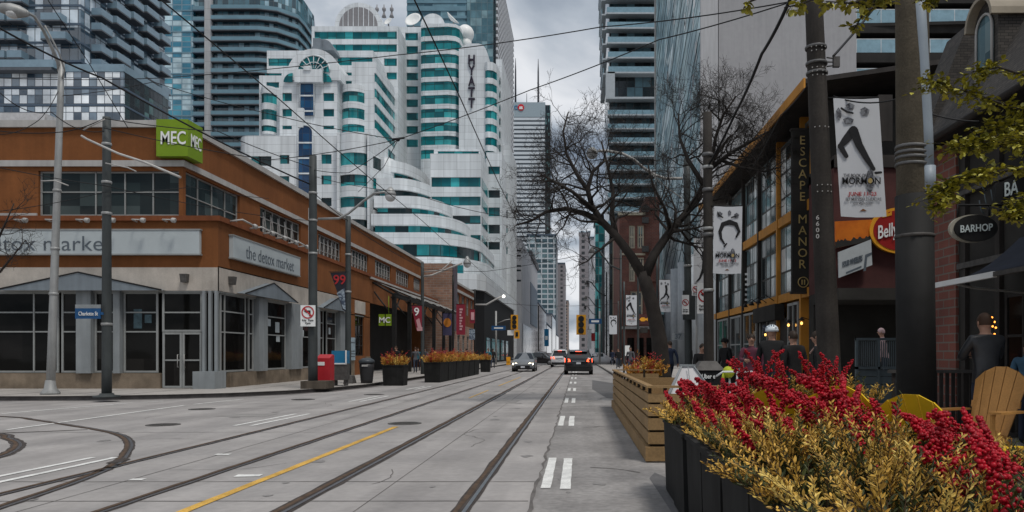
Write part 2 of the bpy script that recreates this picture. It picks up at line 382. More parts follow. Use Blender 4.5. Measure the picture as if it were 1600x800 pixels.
for x, y, w, l in ((-8.0, 17.0, 1.1, .8), (-7.2, 28, .9, 3.2), (-2.3, 21.5, .55, 1.4), (-5.3, 30, .5, 2.4)): b.poly([(x + rng.uniform(-.04, .04), y, .0035), (x + w, y + rng.uniform(-.05, .05), .0035), (x + w + rng.uniform(-.04, .04), y + l, .0035), (x, y + l, .0035)])
struct(b.build('concrete_patch', mat('darker concrete repair', (.25, .24, .232), rough=.85, var=.16, scale=1.5, fine=.12)))
b = MB()
for _ in range(46):
    x, y = rng.choice((-1.75, -3.4, -4.95, -.1, .35, -7.3)) + rng.gauss(0, .3), rng.uniform(5.5, 34); r = rng.uniform(.025, .12); k = 9
    b.poly([(x + math.cos(2 * math.pi * i / k) * r * rng.uniform(.5, 1.2), y + math.sin(2 * math.pi * i / k) * r * rng.uniform(.6, 2.0), .0042) for i in range(k)])
struct(b.build('oil_stains', mat('oil stain', (.21, .20, .195), rough=.6, var=.25, scale=8)))

# lane paint
def paint(name, strips, m, z=.0065):
    b = MB()
    for s in strips: ribbon(b, lin(*s[:4], max(2, int(abs(s[3] - s[1]) / .25))), s[4], z, jit=.004)
    struct(b.build(name, m))
d = []
for k in range(9):
    y = 7.95 + 6.85 * k
    d += [(-.335, y, -.335, y + 2.3, .105), (-.13, y - .05, -.13, y + 2.25, .11)]
for k in range(-1, 4):
    y = 7.4 + 7.4 * k
    d += [(-6.62, y, -6.5, y + 2.9, .09), (-6.3, y, -6.2, y + 2.9, .09)]
d += [(-10.42, 14, -10.55, 20.6, .09), (-10.5, 21, -10.2, 23.4, .09), (-13.3, 17.7, -12.55, 21.6, .09), (-12.4, 21.8, -12.1, 22.4, .09)]
d += [(-3.9, 8.75, -3.62, 8.78, .16), (-4.95, 8.5, -4.8, 8.5, .1), (-5.0, 10.6, -4.8, 10.6, .12)]
paint('lane_markings', d, M_white)
paint('centre_line', [(-3.5, 1, -3.46, 14.6, .105), (-3.4, 24, -3.38, 29, .06), (-3.4, 33, -3.36, 45, .07)], M_yel)
# arrows worn into the far lane
# tram rails: dark flangeway, rusty shoulder, bright head
rails = MB()
def rail(pts, w=.15):
    ribbon(rails, pts, w, .004, 0, jit=.012)
    ribbon(rails, [(p[0] + .035, p[1]) for p in pts], .035, .0075, 2)
    ribbon(rails, [(p[0] - .04, p[1]) for p in pts], .05, .0075, 1, jit=.006)
def dense(x, y0, y1, st=.4): return [(x, y0 + (y1 - y0) * i / int((y1 - y0) / st)) for i in range(int((y1 - y0) / st) + 1)]
for x, w in ((-1.04, .17), (-2.62, .2), (-4.22, .15), (-5.72, .14)): rail(dense(x, -3, 160), w)
def spline(p, k=8):
    out = []
    for i in range(len(p) - 1):
        p0, p1, p2, p3 = (Vector((*p[max(0, min(len(p) - 1, i + j))], 0)) for j in (-1, 0, 1, 2))
        for t in range(k):
            t /= k; out.append(tuple((.5 * (2 * p1 + (p2 - p0) * t + (2 * p0 - 5 * p1 + 4 * p2 - p3) * t * t + (3 * p1 - p0 - 3 * p2 + p3) * t ** 3))[:2]))
    return out + [p[-1]]
rail(spline([(-30, 20.2), (-18, 18.7), (-12.8, 17), (-11.5, 16.2), (-10.1, 15.1), (-8.85, 14.1), (-7.8, 13.1), (-6.95, 11.9), (-6.25, 10.6), (-5.8, 9.6), (-5.5, 8.5), (-5.25, 7), (-5.0, 5), (-4.7, 3), (-4.4, 0)]), .15)
rail(spline([(-16, 14.6), (-10.6, 13.5), (-9.35, 12.6), (-8.6, 11.8), (-8.05, 10.9), (-7.75, 10.1), (-7.4, 8.4), (-7.1, 6), (-6.6, 2)]), .2)
ribbon(rails, [(-10.1, 13.4), (-8.97, 14.05)], .07, .006, 0)
rails.add([(-6.05, 10.25, .009), (-5.88, 10.1, .009), (-5.86, 9.7, .009), (-6.0, 9.75, .009)], [(0, 1, 2, 3)], 0)
struct(rails.build('tram_rails', [M_rubber, M_rust, M_steel]))

def manhole(x, y, r, label):
    b = MB(); b.lathe((x, y, 0), [(r, .001), (r, .009), (r - .03, .011), (r - .05, .008)], 28)
    for i in range(-4, 5):
        h = math.sqrt(max(0, (r - .07) ** 2 - (i * r / 5) ** 2))
        if h > .05: b.box(x - h, x + h, y + i * r / 5 - .012, y + i * r / 5 + .012, .008, .013)
    tag(b.build('manhole_cover', M_iron), label, 'manhole cover', 'manhole covers in the road')
manhole(-3.45, 15.3, .33, 'round iron manhole cover at the end of the yellow centre line')
manhole(-8.1, 15.0, .31, 'dark manhole cover beside the curved rail, nearest the bend')
manhole(-9.4, 19.2, .31, 'dark manhole cover on open concrete in front of the glass corner doors')
manhole(-6.9, 26.0, .34, 'farthest manhole cover, in the lane beside the lone flower box')
manhole(-8.3, 23.2, .34, 'manhole cover just off the kerb by the red mailbox')
# ------------------------------------------------------------------ the orange retail building on the corner
M_or = mat('orange stucco', (.185, .068, .022), rough=.9, var=.2, scale=.6, streak=.09, fine=.05, bump=.1)
M_or2 = mat('brown stucco', (.18, .058, .022), rough=.85, var=.15, scale=.6, streak=.15, fine=.05)
M_beige = mat('beige stone band', (.43, .39, .345), rough=.85, var=.2, scale=1.1, streak=.08, fine=.06)
M_stone = mat('stained base stone', (.19, .15, .11), rough=.88, var=.35, scale=1.6, streak=.1, fine=.1)
M_trim = mat('pale metal trim', (.40, .39, .375), rough=.55, var=.12, scale=1.2, streak=.1)
M_frame = mat('grey window frame', (.27, .28, .275), rough=.5, var=.12, scale=2)
M_pier = mat('zinc grey pier', (.235, .255, .265), rough=.6, var=.16, scale=.8, streak=.12)
M_gable = mat('slate blue metal', (.18, .21, .235), rough=.5, var=.1, scale=1, streak=.12)
M_shop = glass('dark shop glass', [(.006, .006, .0055), (.009, .0085, .008), (.016, .015, .014)], 1.1, 1.2, line=0, rough=.05, ior=1.2)
M_upg = glass('upper office glass', [(.012, .018, .019), (.02, .03, .031), (.045, .062, .062)], 1.1, .85, line=0, rough=.06, ior=1.3)
M_dark = mat('dark recess', (.022, .021, .02), rough=.85, var=.25, scale=1)
M_roof = mat('roof gravel', (.22, .21, .2), rough=.9)
M_signw = mat('white sign face', (.42, .465, .48), rough=.5, var=.05, scale=1)
M_ltr = mat('grey sign lettering', (.10, .12, .14), rough=.5, var=.1)
M_green = mat('lime green sign', (.17, .27, .012), rough=.5, var=.08, scale=1)
M_white_p = mat('white plastic', (.78, .79, .78), rough=.4, var=.05)
M_black = mat('black painted steel', (.016, .016, .016), rough=.5, var=.3, scale=3, spec=.2)

def window(par, fr, u0, u1, v0, v1, cols=2, rows=2, d=-.16, gm=None, fm=None, fw=.06, th=.05, vr=None, name='window'):
    """Frame with glazing bars as a part, its glass as the sub-part."""
    b = MB(); cs = [u0 + (u1 - u0) * i / cols for i in range(cols + 1)] if not isinstance(cols, (list, tuple)) else [u0, *cols, u1]
    rs = vr if vr else [v0 + (v1 - v0) * i / rows for i in range(rows + 1)]
    for i, c in enumerate(cs):
        w = fw if i in (0, len(cs) - 1) else fw * .75
        a = c if i == 0 else (c - w if i == len(cs) - 1 else c - w / 2); b.fb(fr, a, a + w, v0, v1, d, d + th)
    for i, c in enumerate(rs):
        w = fw if i in (0, len(rs) - 1) else fw * .7
        a = c if i == 0 else (c - w if i == len(rs) - 1 else c - w / 2)
        for j in range(len(cs) - 1): b.fb(fr, cs[j] + .04, cs[j + 1] - .04, a, a + w, d, d + th - .006)
    o = b.build(name, fm or M_frame, par)
    g = MB(); O, U, N = fr; q = lambda u, v: O + U * u + N * (d + .012) + Vector((0, 0, v))
    g.quad(q(u0, v0), q(u1, v0), q(u1, v1), q(u0, v1)); g.build('pane', gm or M_shop, o)
    return o

UX, UY, LX, LY, UH, LH, ZS = -14.4, 28.0, -13.0, 27.75, 9.85, 6.3, .125
shop = thing('retail_building', 'orange stucco corner shop building with grey gabled shopfronts and green corner sign', 'building', (-16, 32, ZS))
fu, su = FX(0, UY), FY(UX, 0)
fl, sl = FX(0, LY), FY(LX, 0)
sidewin = [(28.2, 32.7), (34.8, 39.9), (42.6, 46.7), (48.8, 52.8), (54.5, 59.2), (60.8, 65.5), (67.3, 70.3)]
b = MB()
b.holes(fu, -50, UX, LH, 9.62, [(-19.67, -14.55, 6.42, 8.05)], .2)
b.holes(su, UY, 71, LH - 1.2, 9.62, [(a, c, 6.75 if i else 6.42, 8.1) for i, (a, c) in enumerate(sidewin)], .2)
b.box(-50, UX - .22, UY + .22, 70.8, LH, 9.6, 1); b.quad((-50, 71, 0), (UX, 71, 0), (UX, 71, 9.62), (-50, 71, 9.62))
shop_w = b.build('wall', [M_or, M_dark], shop)
b = MB(); b.box(-50.1, UX + .12, UY - .12, 71.05, 9.62, 9.86)
b.box(-50, UX + .02, UY - .02, 71, 9.862, 9.9); b.build('cornice', M_trim, shop)
b = MB(); b.box(-50, UX + .08, UY - .08, UY - .002, 8.2, 8.42); b.box(UX + .002, UX + .08, UY, 71, 8.2, 8.42)
b.box(-50, -19.7, UY - .06, UY - .003, 6.38, 6.5); b.build('belt_course', M_trim, shop)
window(shop, fu, -19.67, -14.55, 6.42, 8.05, cols=[-17.65, -16.58, -15.55], vr=[6.42, 7.3, 8.05], gm=M_upg)
for i, (a, c) in enumerate(sidewin):
    window(shop, su, a, c, 6.75 if i else 6.42, 8.1, cols=4 if i == 0 else 6, rows=2 if i == 0 else 3, gm=M_upg, fm=M_frame)
# interior clutter seen through side windows: tilted pale racks pressed to the glass
for a, c in sidewin[1:]:
    b = MB()
    for k in range(5):
        u = a + (c - a) * (.12 + .17 * k); b.fb(su, u, u + .09, 6.9, 7.9, -.14, -.125)
        b.tube([(UX - .13, u, 7.9), (UX - .13, u + .5, 7.0)], .03, 4)
    b.build('display_rack', M_trim, shop)
# lower storey: projects beyond the upper one at the corner
gf = [(-26, -21.6), (-21.2, -20.9 + 2.1), (-18.7, -18.1), (-17.5, -16.75), (-16.45, -15.2), (-15.05, -13.6)]
gs = [(28.05, 30.2), (30.45, 30.9), (31.95, 34.3), (36.0, 37.8), (38.4, 39.4), (39.9, 41.4)]
b = MB()
b.holes(fl, -50, LX, 4.5, LH, [], .1); b.holes(sl, LY, 71, 4.55, LH, [], .1)
b.quad((-50, LY, LH), (LX, LY, LH), (LX, 71, LH), (-50, 71, LH))
b.holes(sl, 42.9, 48.0, ZS, 4.6, [(44.8, 46.7, 1.25, 3.7)], .2)
b.quad((LX, 48, ZS), (LX - 3, 48, ZS), (LX - 3, 48, 6.2), (LX, 48, 6.2))
b.build('lower_wall', M_or, shop)
b = MB()
b.holes(fl, -50, LX + .03, 3.66, 4.5, [], .1); b.box(-50, LX + .03, LY - .03, LY - .001, 3.66, 4.5)
b.box(LX + .001, LX + .03, LY - .03, 42.9, 3.66, 4.5); b.fb(sl, 44.7, 46.8, 3.75, 4.5, .005, .05)
b.build('stone_band', M_beige, shop)
b = MB(); b.box(-50, LX + .1, LY - .1, LY - .001, LH - .12, LH + .06); b.box(LX + .001, LX + .1, LY, 71, LH - .12, LH + .06)
b.build('ledge', M_or2, shop)
b = MB(); b.box(LX + .012, LX + .13, 47.9, 71, LH - .24, LH - .125); b.build('ledge_trim', M_trim, shop)
b = MB()
b.box(-50, -15.1, LY - .02, LY + .25, ZS, .68); b.box(LX - .25, LX + .02, LY + .9, 42.9, ZS, .68); b.box(LX - .2, LX + .035, 42.9, 44.6, ZS, 1.2); b.box(LX - .2, LX + .035, 46.9, 48, ZS, 1.2)
b.build('base_wall', M_stone, shop)
b = MB(); b.box(-50, LX - .35, LY + .6, 47, ZS, 3.7); b.box(-50, LX - 2.6, 47.5, 71, ZS, 6); b.build('interior_wall', M_dark, shop)
b = MB(); b.box(-50, LX + .0, LY + .0, 47.9, 3.6, 3.658); b.build('soffit', M_frame, shop)
for i, (a, c) in enumerate(gf[:-1]):
    window(shop, fl, a, c, .7, 3.62, cols=1 if c - a < 1.6 else ([(a + c) / 2 + .3]), vr=[.7, 2.18, 2.88, 3.62], d=-.1, fw=.07)
window(shop, fl, -15.05, -13.6, 2.18, 3.62, cols=1, vr=[2.18, 2.88, 3.62], d=-.1, fw=.07, name='transom_window')
for k in (0, 1):
    a = -15.05 + .72 * k
    dr = window(shop, fl, a + .01, a + .71, ZS + .02, 2.16, cols=1, vr=[ZS + .02, 1.15, 2.16], d=-.1, fw=.075, name='door')
    h = MB(); hx = a + (.6 if k == 0 else .12); h.tube([(hx, LY + .02, .9), (hx, LY - .04, .9), (hx, LY - .04, 1.35), (hx, LY + .02, 1.35)], .016, 6); h.build('handle', M_trim, dr)
for a, c in gs: window(shop, sl, a, c, .7, 3.62, cols=1 if c - a < 1.8 else [a + .35], vr=[.7, 2.18, 2.95, 3.62], d=-.1, fw=.07)
window(shop, sl, 44.8, 46.7, 1.25, 3.7, cols=2, rows=4, d=-.14, fw=.06, fm=M_dark)
for x0, x1 in ((-18.05, -17.52), (-16.72, -16.48), (-21.5, -21.25)):
    b = MB(); b.box(x0, x1, LY - .14, LY + .2, .68, 3.655); b.build('pier', M_pier, shop)
for y0, y1 in ((31.0, 31.85), (34.5, 35.9), (37.85, 38.35), (41.6, 42.85)):
    b = MB(); b.box(LX - .25, LX + .14, y0, y1, .68, 3.655); b.build('pier', M_pier, shop)
for x in (-13.52, -13.3, -13.08):                                # slim corner posts on a concrete foot
    b = MB(); b.box(x, x + .09, LY - .12, LY + .02, .72, 3.655); b.build('corner_post', M_pier, shop)
b = MB(); b.prism([(-13.75, LY - .35), (-12.95, LY - .35), (-12.85, LY + .3), (-13.65, LY + .3)], ZS, .75); b.build('corner_foot', M_pier, shop)
for (y0_, z0_, w_, h_) in ((32.3, 2.55, .4, .3), (33.2, 2.3, .45, .45), (33.3, 1.9, .4, .3), (40.3, 2.4, .3, .35), (36.3, 2.2, .35, .3)):
    b = MB(); b.fb(sl, y0_, y0_ + w_, z0_, z0_ + h_, -.085, -.08); b.build('window_flyer', M_signw, shop)
for (x0_, z0_, w_, h_) in ((-16.1, 2.3, .3, .7), (-15.7, 2.5, .25, .3)):
    b = MB(); b.fb(fl, x0_, x0_ + w_, z0_, z0_ + h_, -.085, -.08); b.build('window_flyer', mat('faded poster', (.05, .085, .10), rough=.5, var=.4, scale=7), shop)
def gable(fr, u0, u1, zb, za, out=.4):
    O, U, N = fr; b = MB(); um = (u0 + u1) / 2; q = lambda u, v, d: O + U * u + N * d + Vector((0, 0, v))
    b.add([q(u0, zb, .03), q(um, za, .03), q(u1, zb, .03), q(u0 - .05, zb - .04, out), q(um, za - .02, out), q(u1 + .05, zb - .04, out)], [(3, 4, 5), (0, 3, 5, 2), (0, 1, 4, 3), (1, 2, 5, 4)])
    o = b.build('gable_canopy', M_gable, shop)
    e = MB()
    e.tube([q(u0 - .06, zb - .02, out), q(um, za + .01, out), q(u1 + .06, zb - .02, out)], .03, 5); e.build('gable_edge', M_black, o)
gable(fl, -20.7, -14.9, 3.68, 4.28); gable(sl, 29.2, 34.5, 3.7, 4.3); gable(sl, 38.2, 42.6, 3.7, 4.3)
for x, y, n in ((-14.15, LY - .12, (0, -1)), (LX + .12, 28.6, (1, 0))):
    b = MB(); b.hexa([(x - .1, y - .1, 3.95), (x + .1, y - .1, 3.95), (x + .1, y + .1, 3.95), (x - .1, y + .1, 3.95), (x - .13, y - .13, 4.25), (x + .13, y - .13, 4.25), (x + .13, y + .13, 4.25), (x - .13, y + .13, 4.25)])
    b.build('wall_lamp', M_iron, shop)
for px in (45, 93, 140, 180, 226, 273):                          # white spotlights along the ledge
    x = wx(px, LY); b = MB(); b.tube([(x - .2, LY - .12, 6.12), (x - .2, LY - .45, 6.16), (x + .1, LY - .5, 6.14)], .025, 6); b.lathe((x + .12, LY - .5, 6.14), [(.04, 0), (.085, .05), (.09, .16), (.06, .17)], 10, (1, 0, -.2))
    b.build('sign_lamp', M_trim, shop)
for y in (28.5, 30.2, 31.5, 32.8, 34.2, 35.4):
    b = MB(); b.tube([(LX + .1, y, 6.3), (LX + .55, y, 6.36), (LX + .55, y + 1.0, 6.3)], .035, 6); b.lathe((LX + .55, y + 1.0, 6.3), [(.04, 0), (.09, .05), (.09, .2)], 10, (0, 1, -.1)); b.build('sign_lamp', M_trim, shop)
# signs on it
def board_sign(name, label, fr, u0, u1, z0, z1, msg, tx0, tx1, right, th=.16):
    O, U, N = fr; c = O + U * ((u0 + u1) / 2) + N * .05
    t = thing(name, label, 'shop sign', (c.x, c.y, z0)); b = MB(); b.fb(fr, u0, u1, z0, z1, .012, th); bo = b.build('board', M_signw, t)
    b = MB()
    for a in ((u0 - .04, u1 + .04, z0 - .05, z0 - .002), (u0 - .04, u1 + .04, z1 + .002, z1 + .05)): b.fb(fr, *a, .012, th + .02)
    b.build('sign_frame', M_frame, t)
    at = O + U * ((tx0 + tx1) / 2) + N * th + Vector((0, 0, (z0 + z1) / 2 - .05))
    text('lettering', msg, M_ltr, t, at, right, width=abs(tx1 - tx0), height=(z1 - z0) * .62, bold=-.006)
board_sign('store_sign', 'long pale store sign on the front facade, wide shop name partly behind the lamp post', fl, -24.2, -13.6, 4.98, 5.82, 'the detox market', -22.9, -16.75, (1, 0, 0))
board_sign('store_sign', 'shorter white store sign turned to the main street, below the white spotlights', sl, 28.6, 35.5, 4.98, 5.78, 'the detox market', 29.7, 34.7, (0, 1, 0))
t = thing('corner_sign', 'lime green box sign wrapped round the roof corner of the orange building', 'shop sign', (-14.4, 28, 8.45))
b = MB(); b.box(wx(245, 27.7), UX + .35, 27.66, 28.0, 8.5, 9.83); b.box(UX + .005, UX + .35, 28.0, 28.75, 8.5, 9.83); b.build('board', M_green, t)
text('lettering', 'MEC', M_white_p, t, (wx(271, 27.66), 27.65, 9.16), (1, 0, 0), width=.9, height=.48, bold=.012)
text('lettering', 'MEC', M_white_p, t, (UX + .355, 28.25, 9.14), (0, 1, 0), width=.75, height=.48, bold=.012)
# steel pergola in front of the recessed entrance
pg = thing('steel_pergola', 'black steel pergola frame sheltering the shaded shop entrance', 'pergola', (-12, 58, ZS))
for y in (48.6, 53, 57.5, 62, 66.5, 70):
    b = MB(); b.box(-11.75, -11.5, y - .12, y + .12, ZS, 5.2); b.build('column', M_black, pg)
    b = MB(); b.tube([(-11.62, y, 3.6), (-12.9, y, 5.3)], .05, 6); b.tube([(-11.62, y, 5.1), (-13.0, y, 5.9)], .07, 6); b.tube([(-11.62, y, 5.2), (-10.6, y, 4.9)], .05, 6)
    b.tube([(-11.62, y, 3.8), (-11.62, y + 1.6, 5.1)], .05, 6); b.build('bracket', M_black, pg)
b = MB(); b.box(-11.7, -11.55, 48.4, 70.2, 4.95, 5.15); b.box(-10.75, -10.6, 48.4, 70.2, 4.82, 4.95); b.build('beam', M_black, pg)
for i in range(16):
    y = 48.8 + i * 1.42; b = MB(); b.tube([(-10.6, y, 4.98), (-13.0, y + .3, 5.98)], .035, 5); b.build('purlin', M_trim if i % 2 else M_black, pg)
t = thing('entrance_sign', 'small green square sign with white letters hung on the dark pergola', 'shop sign', (-11.6, 48.3, 2.5))
b = MB(); x0, x1 = wx(592, 48.3), wx(601, 48.3); x2, x3 = wx(603, 48.3), wx(611.5, 48.3)
b.box(x0, x1, 48.25, 48.35, wz(509, 48.3), wz(491, 48.3)); b.box(x2, x3, 48.25, 48.35, wz(509, 48.3), wz(491, 48.3)); b.tube([(-11.9, 48.3, 3.8), (-11.9, 48.3, 5.0)], .02, 5); b.build('board', M_green, t)
text('lettering', 'M', M_white_p, t, ((x0 + x1) / 2 + .02, 48.245, wz(500, 48.3)), (1, 0, 0), height=.36, bold=.012); text('lettering', 'C', M_white_p, t, ((x2 + x3) / 2 - .04, 48.245, wz(500, 48.3)), (1, 0, 0), height=.36, bold=.012)
t = thing('wall_poster', 'tall pale blue poster case on the orange wall beside the recycling bin', 'poster', (LX + .05, 44.0, 1.0))
b = MB(); b.box(LX + .04, LX + .1, 43.6, 44.5, 1.0, 2.3); b.build('panel', mat('pale blue poster', (.33, .42, .47), rough=.4, var=.25, scale=6), t)
b = MB(); [b.box(LX + .1, LX + .112, 43.7, 44.4, z, z + .05) for z in (1.2, 1.35, 1.5, 2.0)]; b.build('print', M_ltr, t)

# ------------------------------------------------------------------ brick building next door
def brick_mat(name, c1, c2, mortar, sc=1.0):
    if name in MATS: return MATS[name]
    m, n, Lk, bs = new_mat(name); geo = n.new('ShaderNodeNewGeometry'); s = n.new('ShaderNodeSeparateXYZ'); Lk(geo.outputs['Position'], s.inputs[0])
    cv = n.new('ShaderNodeCombineXYZ'); Lk(math_(n, Lk, 'ADD', s.outputs[0], s.outputs[1]), cv.inputs[0]); Lk(s.outputs[2], cv.inputs[1])
    bt = n.new('ShaderNodeTexBrick'); bt.inputs['Scale'].default_value = sc; bt.inputs['Brick Width'].default_value = .42; bt.inputs['Row Height'].default_value = .16; bt.inputs['Mortar Size'].default_value = .014
    bt.inputs['Color1'].default_value = (*c1, 1); bt.inputs['Color2'].default_value = (*c2, 1); bt.inputs['Mortar'].default_value = (*mortar, 1); Lk(cv.outputs[0], bt.inputs['Vector'])
    no = n.new('ShaderNodeTexNoise'); no.inputs['Scale'].default_value = .8; no.inputs['Detail'].default_value = 6; Lk(geo.outputs['Position'], no.inputs['Vector'])
    mr = n.new('ShaderNodeMapRange'); mr.inputs[1].default_value = .3; mr.inputs[2].default_value = .7; mr.inputs[3].default_value = .7; mr.inputs[4].default_value = 1.3; Lk(no.outputs['Fac'], mr.inputs[0])
    vm = n.new('ShaderNodeVectorMath'); vm.operation = 'SCALE'; Lk(bt.outputs[0], vm.inputs[0]); Lk(mr.outputs[0], vm.inputs['Scale']); Lk(vm.outputs[0], bs.inputs['Base Color']); bs.inputs['Roughness'].default_value = .88
    bp = n.new('ShaderNodeBump'); bp.inputs['Strength'].default_value = .4; bp.inputs['Distance'].default_value = .02; Lk(bt.outputs['Fac'], bp.inputs['Height']); bp.invert = True; Lk(bp.outputs[0], bs.inputs['Normal'])
    return m
M_brick = brick_mat('weathered brick', (.30, .17, .115), (.22, .125, .09), (.26, .23, .2), .7)
M_brick2 = brick_mat('dark red brick', (.20, .065, .045), (.15, .05, .038), (.15, .13, .11), 1.0)
br = thing('brick_building', 'low brick building with one raised end wall, past the orange shop', 'building', (-14, 78, ZS))
b = MB(); b.box(-14.6, -11.7, 71.3, 73, ZS, 9.75); b.build('end_wall', M_brick, br)
b = MB(); b.box(-11.68, -11.45, 71.6, 73, 3.5, 9.7); b.build('corner_strip', mat('purple grey cladding', (.10, .085, .10), rough=.6), br)
b = MB(); b.holes(FY(-11.7, 0), 73, 87, ZS, 4.2, [(74.5 + i * 3.2, 76.4 + i * 3.2, .9, 3.2) for i in range(4)], .2); b.box(-30, -11.95, 73.01, 87, ZS, 8.08, 1); b.build('wall', [M_brick, M_dark], br)
b = MB(); b.holes(FY(-11.7, 0), 73, 87, 4.2, 8.1, [(74.2 + i * 3.2, 76.2 + i * 3.2, 5.4, 7.2) for i in range(4)], .2); b.build('upper_wall', M_or2, br)
b = MB(); b.box(-11.698, -11.6, 73, 87, 7.35, 7.6); b.box(-12.2, -11.6, 73.02, 87.1, 8.1, 8.3); b.build('cornice', M_trim, br)
for i in range(4):
    window(br, FY(-11.7, 0), 74.2 + i * 3.2, 76.2 + i * 3.2, 5.4, 7.2, 3, 2, gm=M_upg); window(br, FY(-11.7, 0), 74.5 + i * 3.2, 76.4 + i * 3.2, .9, 3.2, 2, 3)
# ------------------------------------------------------------------ the stepped white hotel with teal glass
def panel_mat(name, col, pw, ph, line=.07, dark=.55, streak=.2, rough=.6, off=0.0):
    """Stone or metal panels: thin dark joints on a grid, each panel a little different, rain streaks."""
    if name in MATS: return MATS[name]
    m, n, Lk, bs = new_mat(name); geo = n.new('ShaderNodeNewGeometry'); s = n.new('ShaderNodeSeparateXYZ'); Lk(geo.outputs['Position'], s.inputs[0])
    u = math_(n, Lk, 'DIVIDE', math_(n, Lk, 'ADD', s.outputs[0], s.outputs[1]), pw); v = math_(n, Lk, 'DIVIDE', math_(n, Lk, 'ADD', s.outputs[2], off), ph)
    cv = n.new('ShaderNodeCombineXYZ'); Lk(math_(n, Lk, 'FLOOR', u), cv.inputs[0]); Lk(math_(n, Lk, 'FLOOR', v), cv.inputs[1])
    w = n.new('ShaderNodeTexWhiteNoise'); w.noise_dimensions = '2D'; Lk(cv.outputs[0], w.inputs['Vector'])
    j = math_(n, Lk, 'MAXIMUM', math_(n, Lk, 'LESS_THAN', math_(n, Lk, 'FRACT', u), line / pw), math_(n, Lk, 'LESS_THAN', math_(n, Lk, 'FRACT', v), line / ph))
    mp = n.new('ShaderNodeMapping'); mp.inputs['Scale'].default_value = (1.3, 1.3, .09); Lk(geo.outputs['Position'], mp.inputs[0])
    n2 = n.new('ShaderNodeTexNoise'); n2.inputs['Scale'].default_value = 1.0; n2.inputs['Detail'].default_value = 6; Lk(mp.outputs[0], n2.inputs['Vector'])
    m2 = n.new('ShaderNodeMapRange'); m2.inputs[1].default_value = .32; m2.inputs[2].default_value = .68; m2.inputs[3].default_value = 1 - streak; m2.inputs[4].default_value = 1 + streak * .4; Lk(n2.outputs['Fac'], m2.inputs[0])
    f = math_(n, Lk, 'MULTIPLY', m2.outputs[0], math_(n, Lk, 'ADD', .92, math_(n, Lk, 'MULTIPLY', w.outputs['Value'], .14)))
    f = math_(n, Lk, 'MULTIPLY', f, math_(n, Lk, 'SUBTRACT', 1.0, math_(n, Lk, 'MULTIPLY', j, 1 - dark)))
    rgb = n.new('ShaderNodeRGB'); rgb.outputs[0].default_value = (*col, 1); vm = n.new('ShaderNodeVectorMath'); vm.operation = 'SCALE'; Lk(rgb.outputs[0], vm.inputs[0]); Lk(f, vm.inputs['Scale'])
    Lk(vm.outputs[0], bs.inputs['Base Color']); bs.inputs['Roughness'].default_value = rough; bs.inputs['Specular IOR Level'].default_value = .35
    return m
M_hw = panel_mat('white stone panels', (.70, .735, .76), 2.2, 1.28, line=.05, dark=.62, streak=.16)
M_teal = glass('teal hotel glass', [(.004, .11, .13), (.008, .195, .215), (.04, .35, .37)], 1.55, 2.57, line=.1, lcol=(.005, .06, .06), rough=.1, ior=1.45, stops=(0, .3, .84))
M_teald = glass('dark teal office glass', [(.008, .024, .028), (.006, .15, .17), (.03, .30, .32)], 1.9, 2.57, line=.1, lcol=(.01, .03, .03), rough=.1, ior=1.45, stops=(0, .3, .75))
M_blueg = glass('deep blue hotel glass', [(.004, .035, .10), (.006, .06, .16), (.01, .09, .2)], 1.1, 1.25, line=.07, lcol=(.01, .02, .05), rough=.1, ior=1.6)
M_grey = mat('grey louvre metal', (.24, .235, .245), rough=.6, var=.1)
M_lead = mat('lead grey vault', (.20, .23, .26), rough=.45, var=.1)
ho = thing('hotel_building', 'stepped white hotel tower with teal glass bands and curved terraces', 'building', (-34, 125, 0))
W, BANDS = MB(), []
def hwin(px0, px1, y0, y1, Y, mat_=None, th=.12):
    b = MB(); b.box(wx(px0, Y), wx(px1, Y), Y - th, Y + .3, wz(y1, Y), wz(y0, Y)); BANDS.append((b, mat_ or M_teal))
def hrec(px0, px1, y0, y1, Y): return (wx(px0, Y), wx(px1, Y), wz(y1, Y), wz(y0, Y))
def hwall(px0, px1, y0, y1, Y, depth, wins=(), m=None):
    """Front wall in pixels of the photograph at distance Y with recessed windows, and the block behind it."""
    fr = FX(0, Y); h = [hrec(*w[:4], Y) for w in wins]
    zb = 0 if y1 is None else wz(y1, Y)
    W.holes(fr, wx(px0, Y), wx(px1, Y), zb, wz(y0, Y), h, .35); W.box(wx(px0, Y), wx(px1, Y), Y + .36, Y + depth, zb, wz(y0, Y))
    W.quad((wx(px0, Y), Y, wz(y0, Y)), (wx(px1, Y), Y, wz(y0, Y)), (wx(px1, Y), Y + .37, wz(y0, Y)), (wx(px0, Y), Y + .37, wz(y0, Y)))
    for x in (px0, px1): X = wx(x, Y); W.quad((X, Y, zb), (X, Y + .37, zb), (X, Y + .37, wz(y0, Y)), (X, Y, wz(y0, Y)))
    for i, w in enumerate(wins):
        b = MB(); x0, x1, z0, z1 = h[i]; b.quad((x0, Y + .3, z0), (x1, Y + .3, z0), (x1, Y + .3, z1), (x0, Y + .3, z1)); BANDS.append((b, w[4] if len(w) > 4 else M_teal))
# top block with the roof arch, then the terraces in front of it
hwall(487, 622, 41, None, 140, 16, [(491, 620, 49, 61), (491, 620, 69, 81), (600, 620, 91, 103), (604, 620, 113, 124)])
hwall(417, 583, 79, None, 132, 9, [(419, 457, 91, 103), (527, 582, 89, 102), (540, 583, 113, 122, M_teal), (413, 440, 114, 118)])
hwall(405, 583, 118, None, 127, 6, [(416, 436, 128, 137), (540, 562, 126, 136)])
hwall(437, 527, 125, None, 125, 3, [(441, 456, 145, 158), (441, 456, 170, 182), (441, 456, 196, 202), (505, 522, 145, 158), (505, 522, 170, 182), (505, 522, 196, 202)])
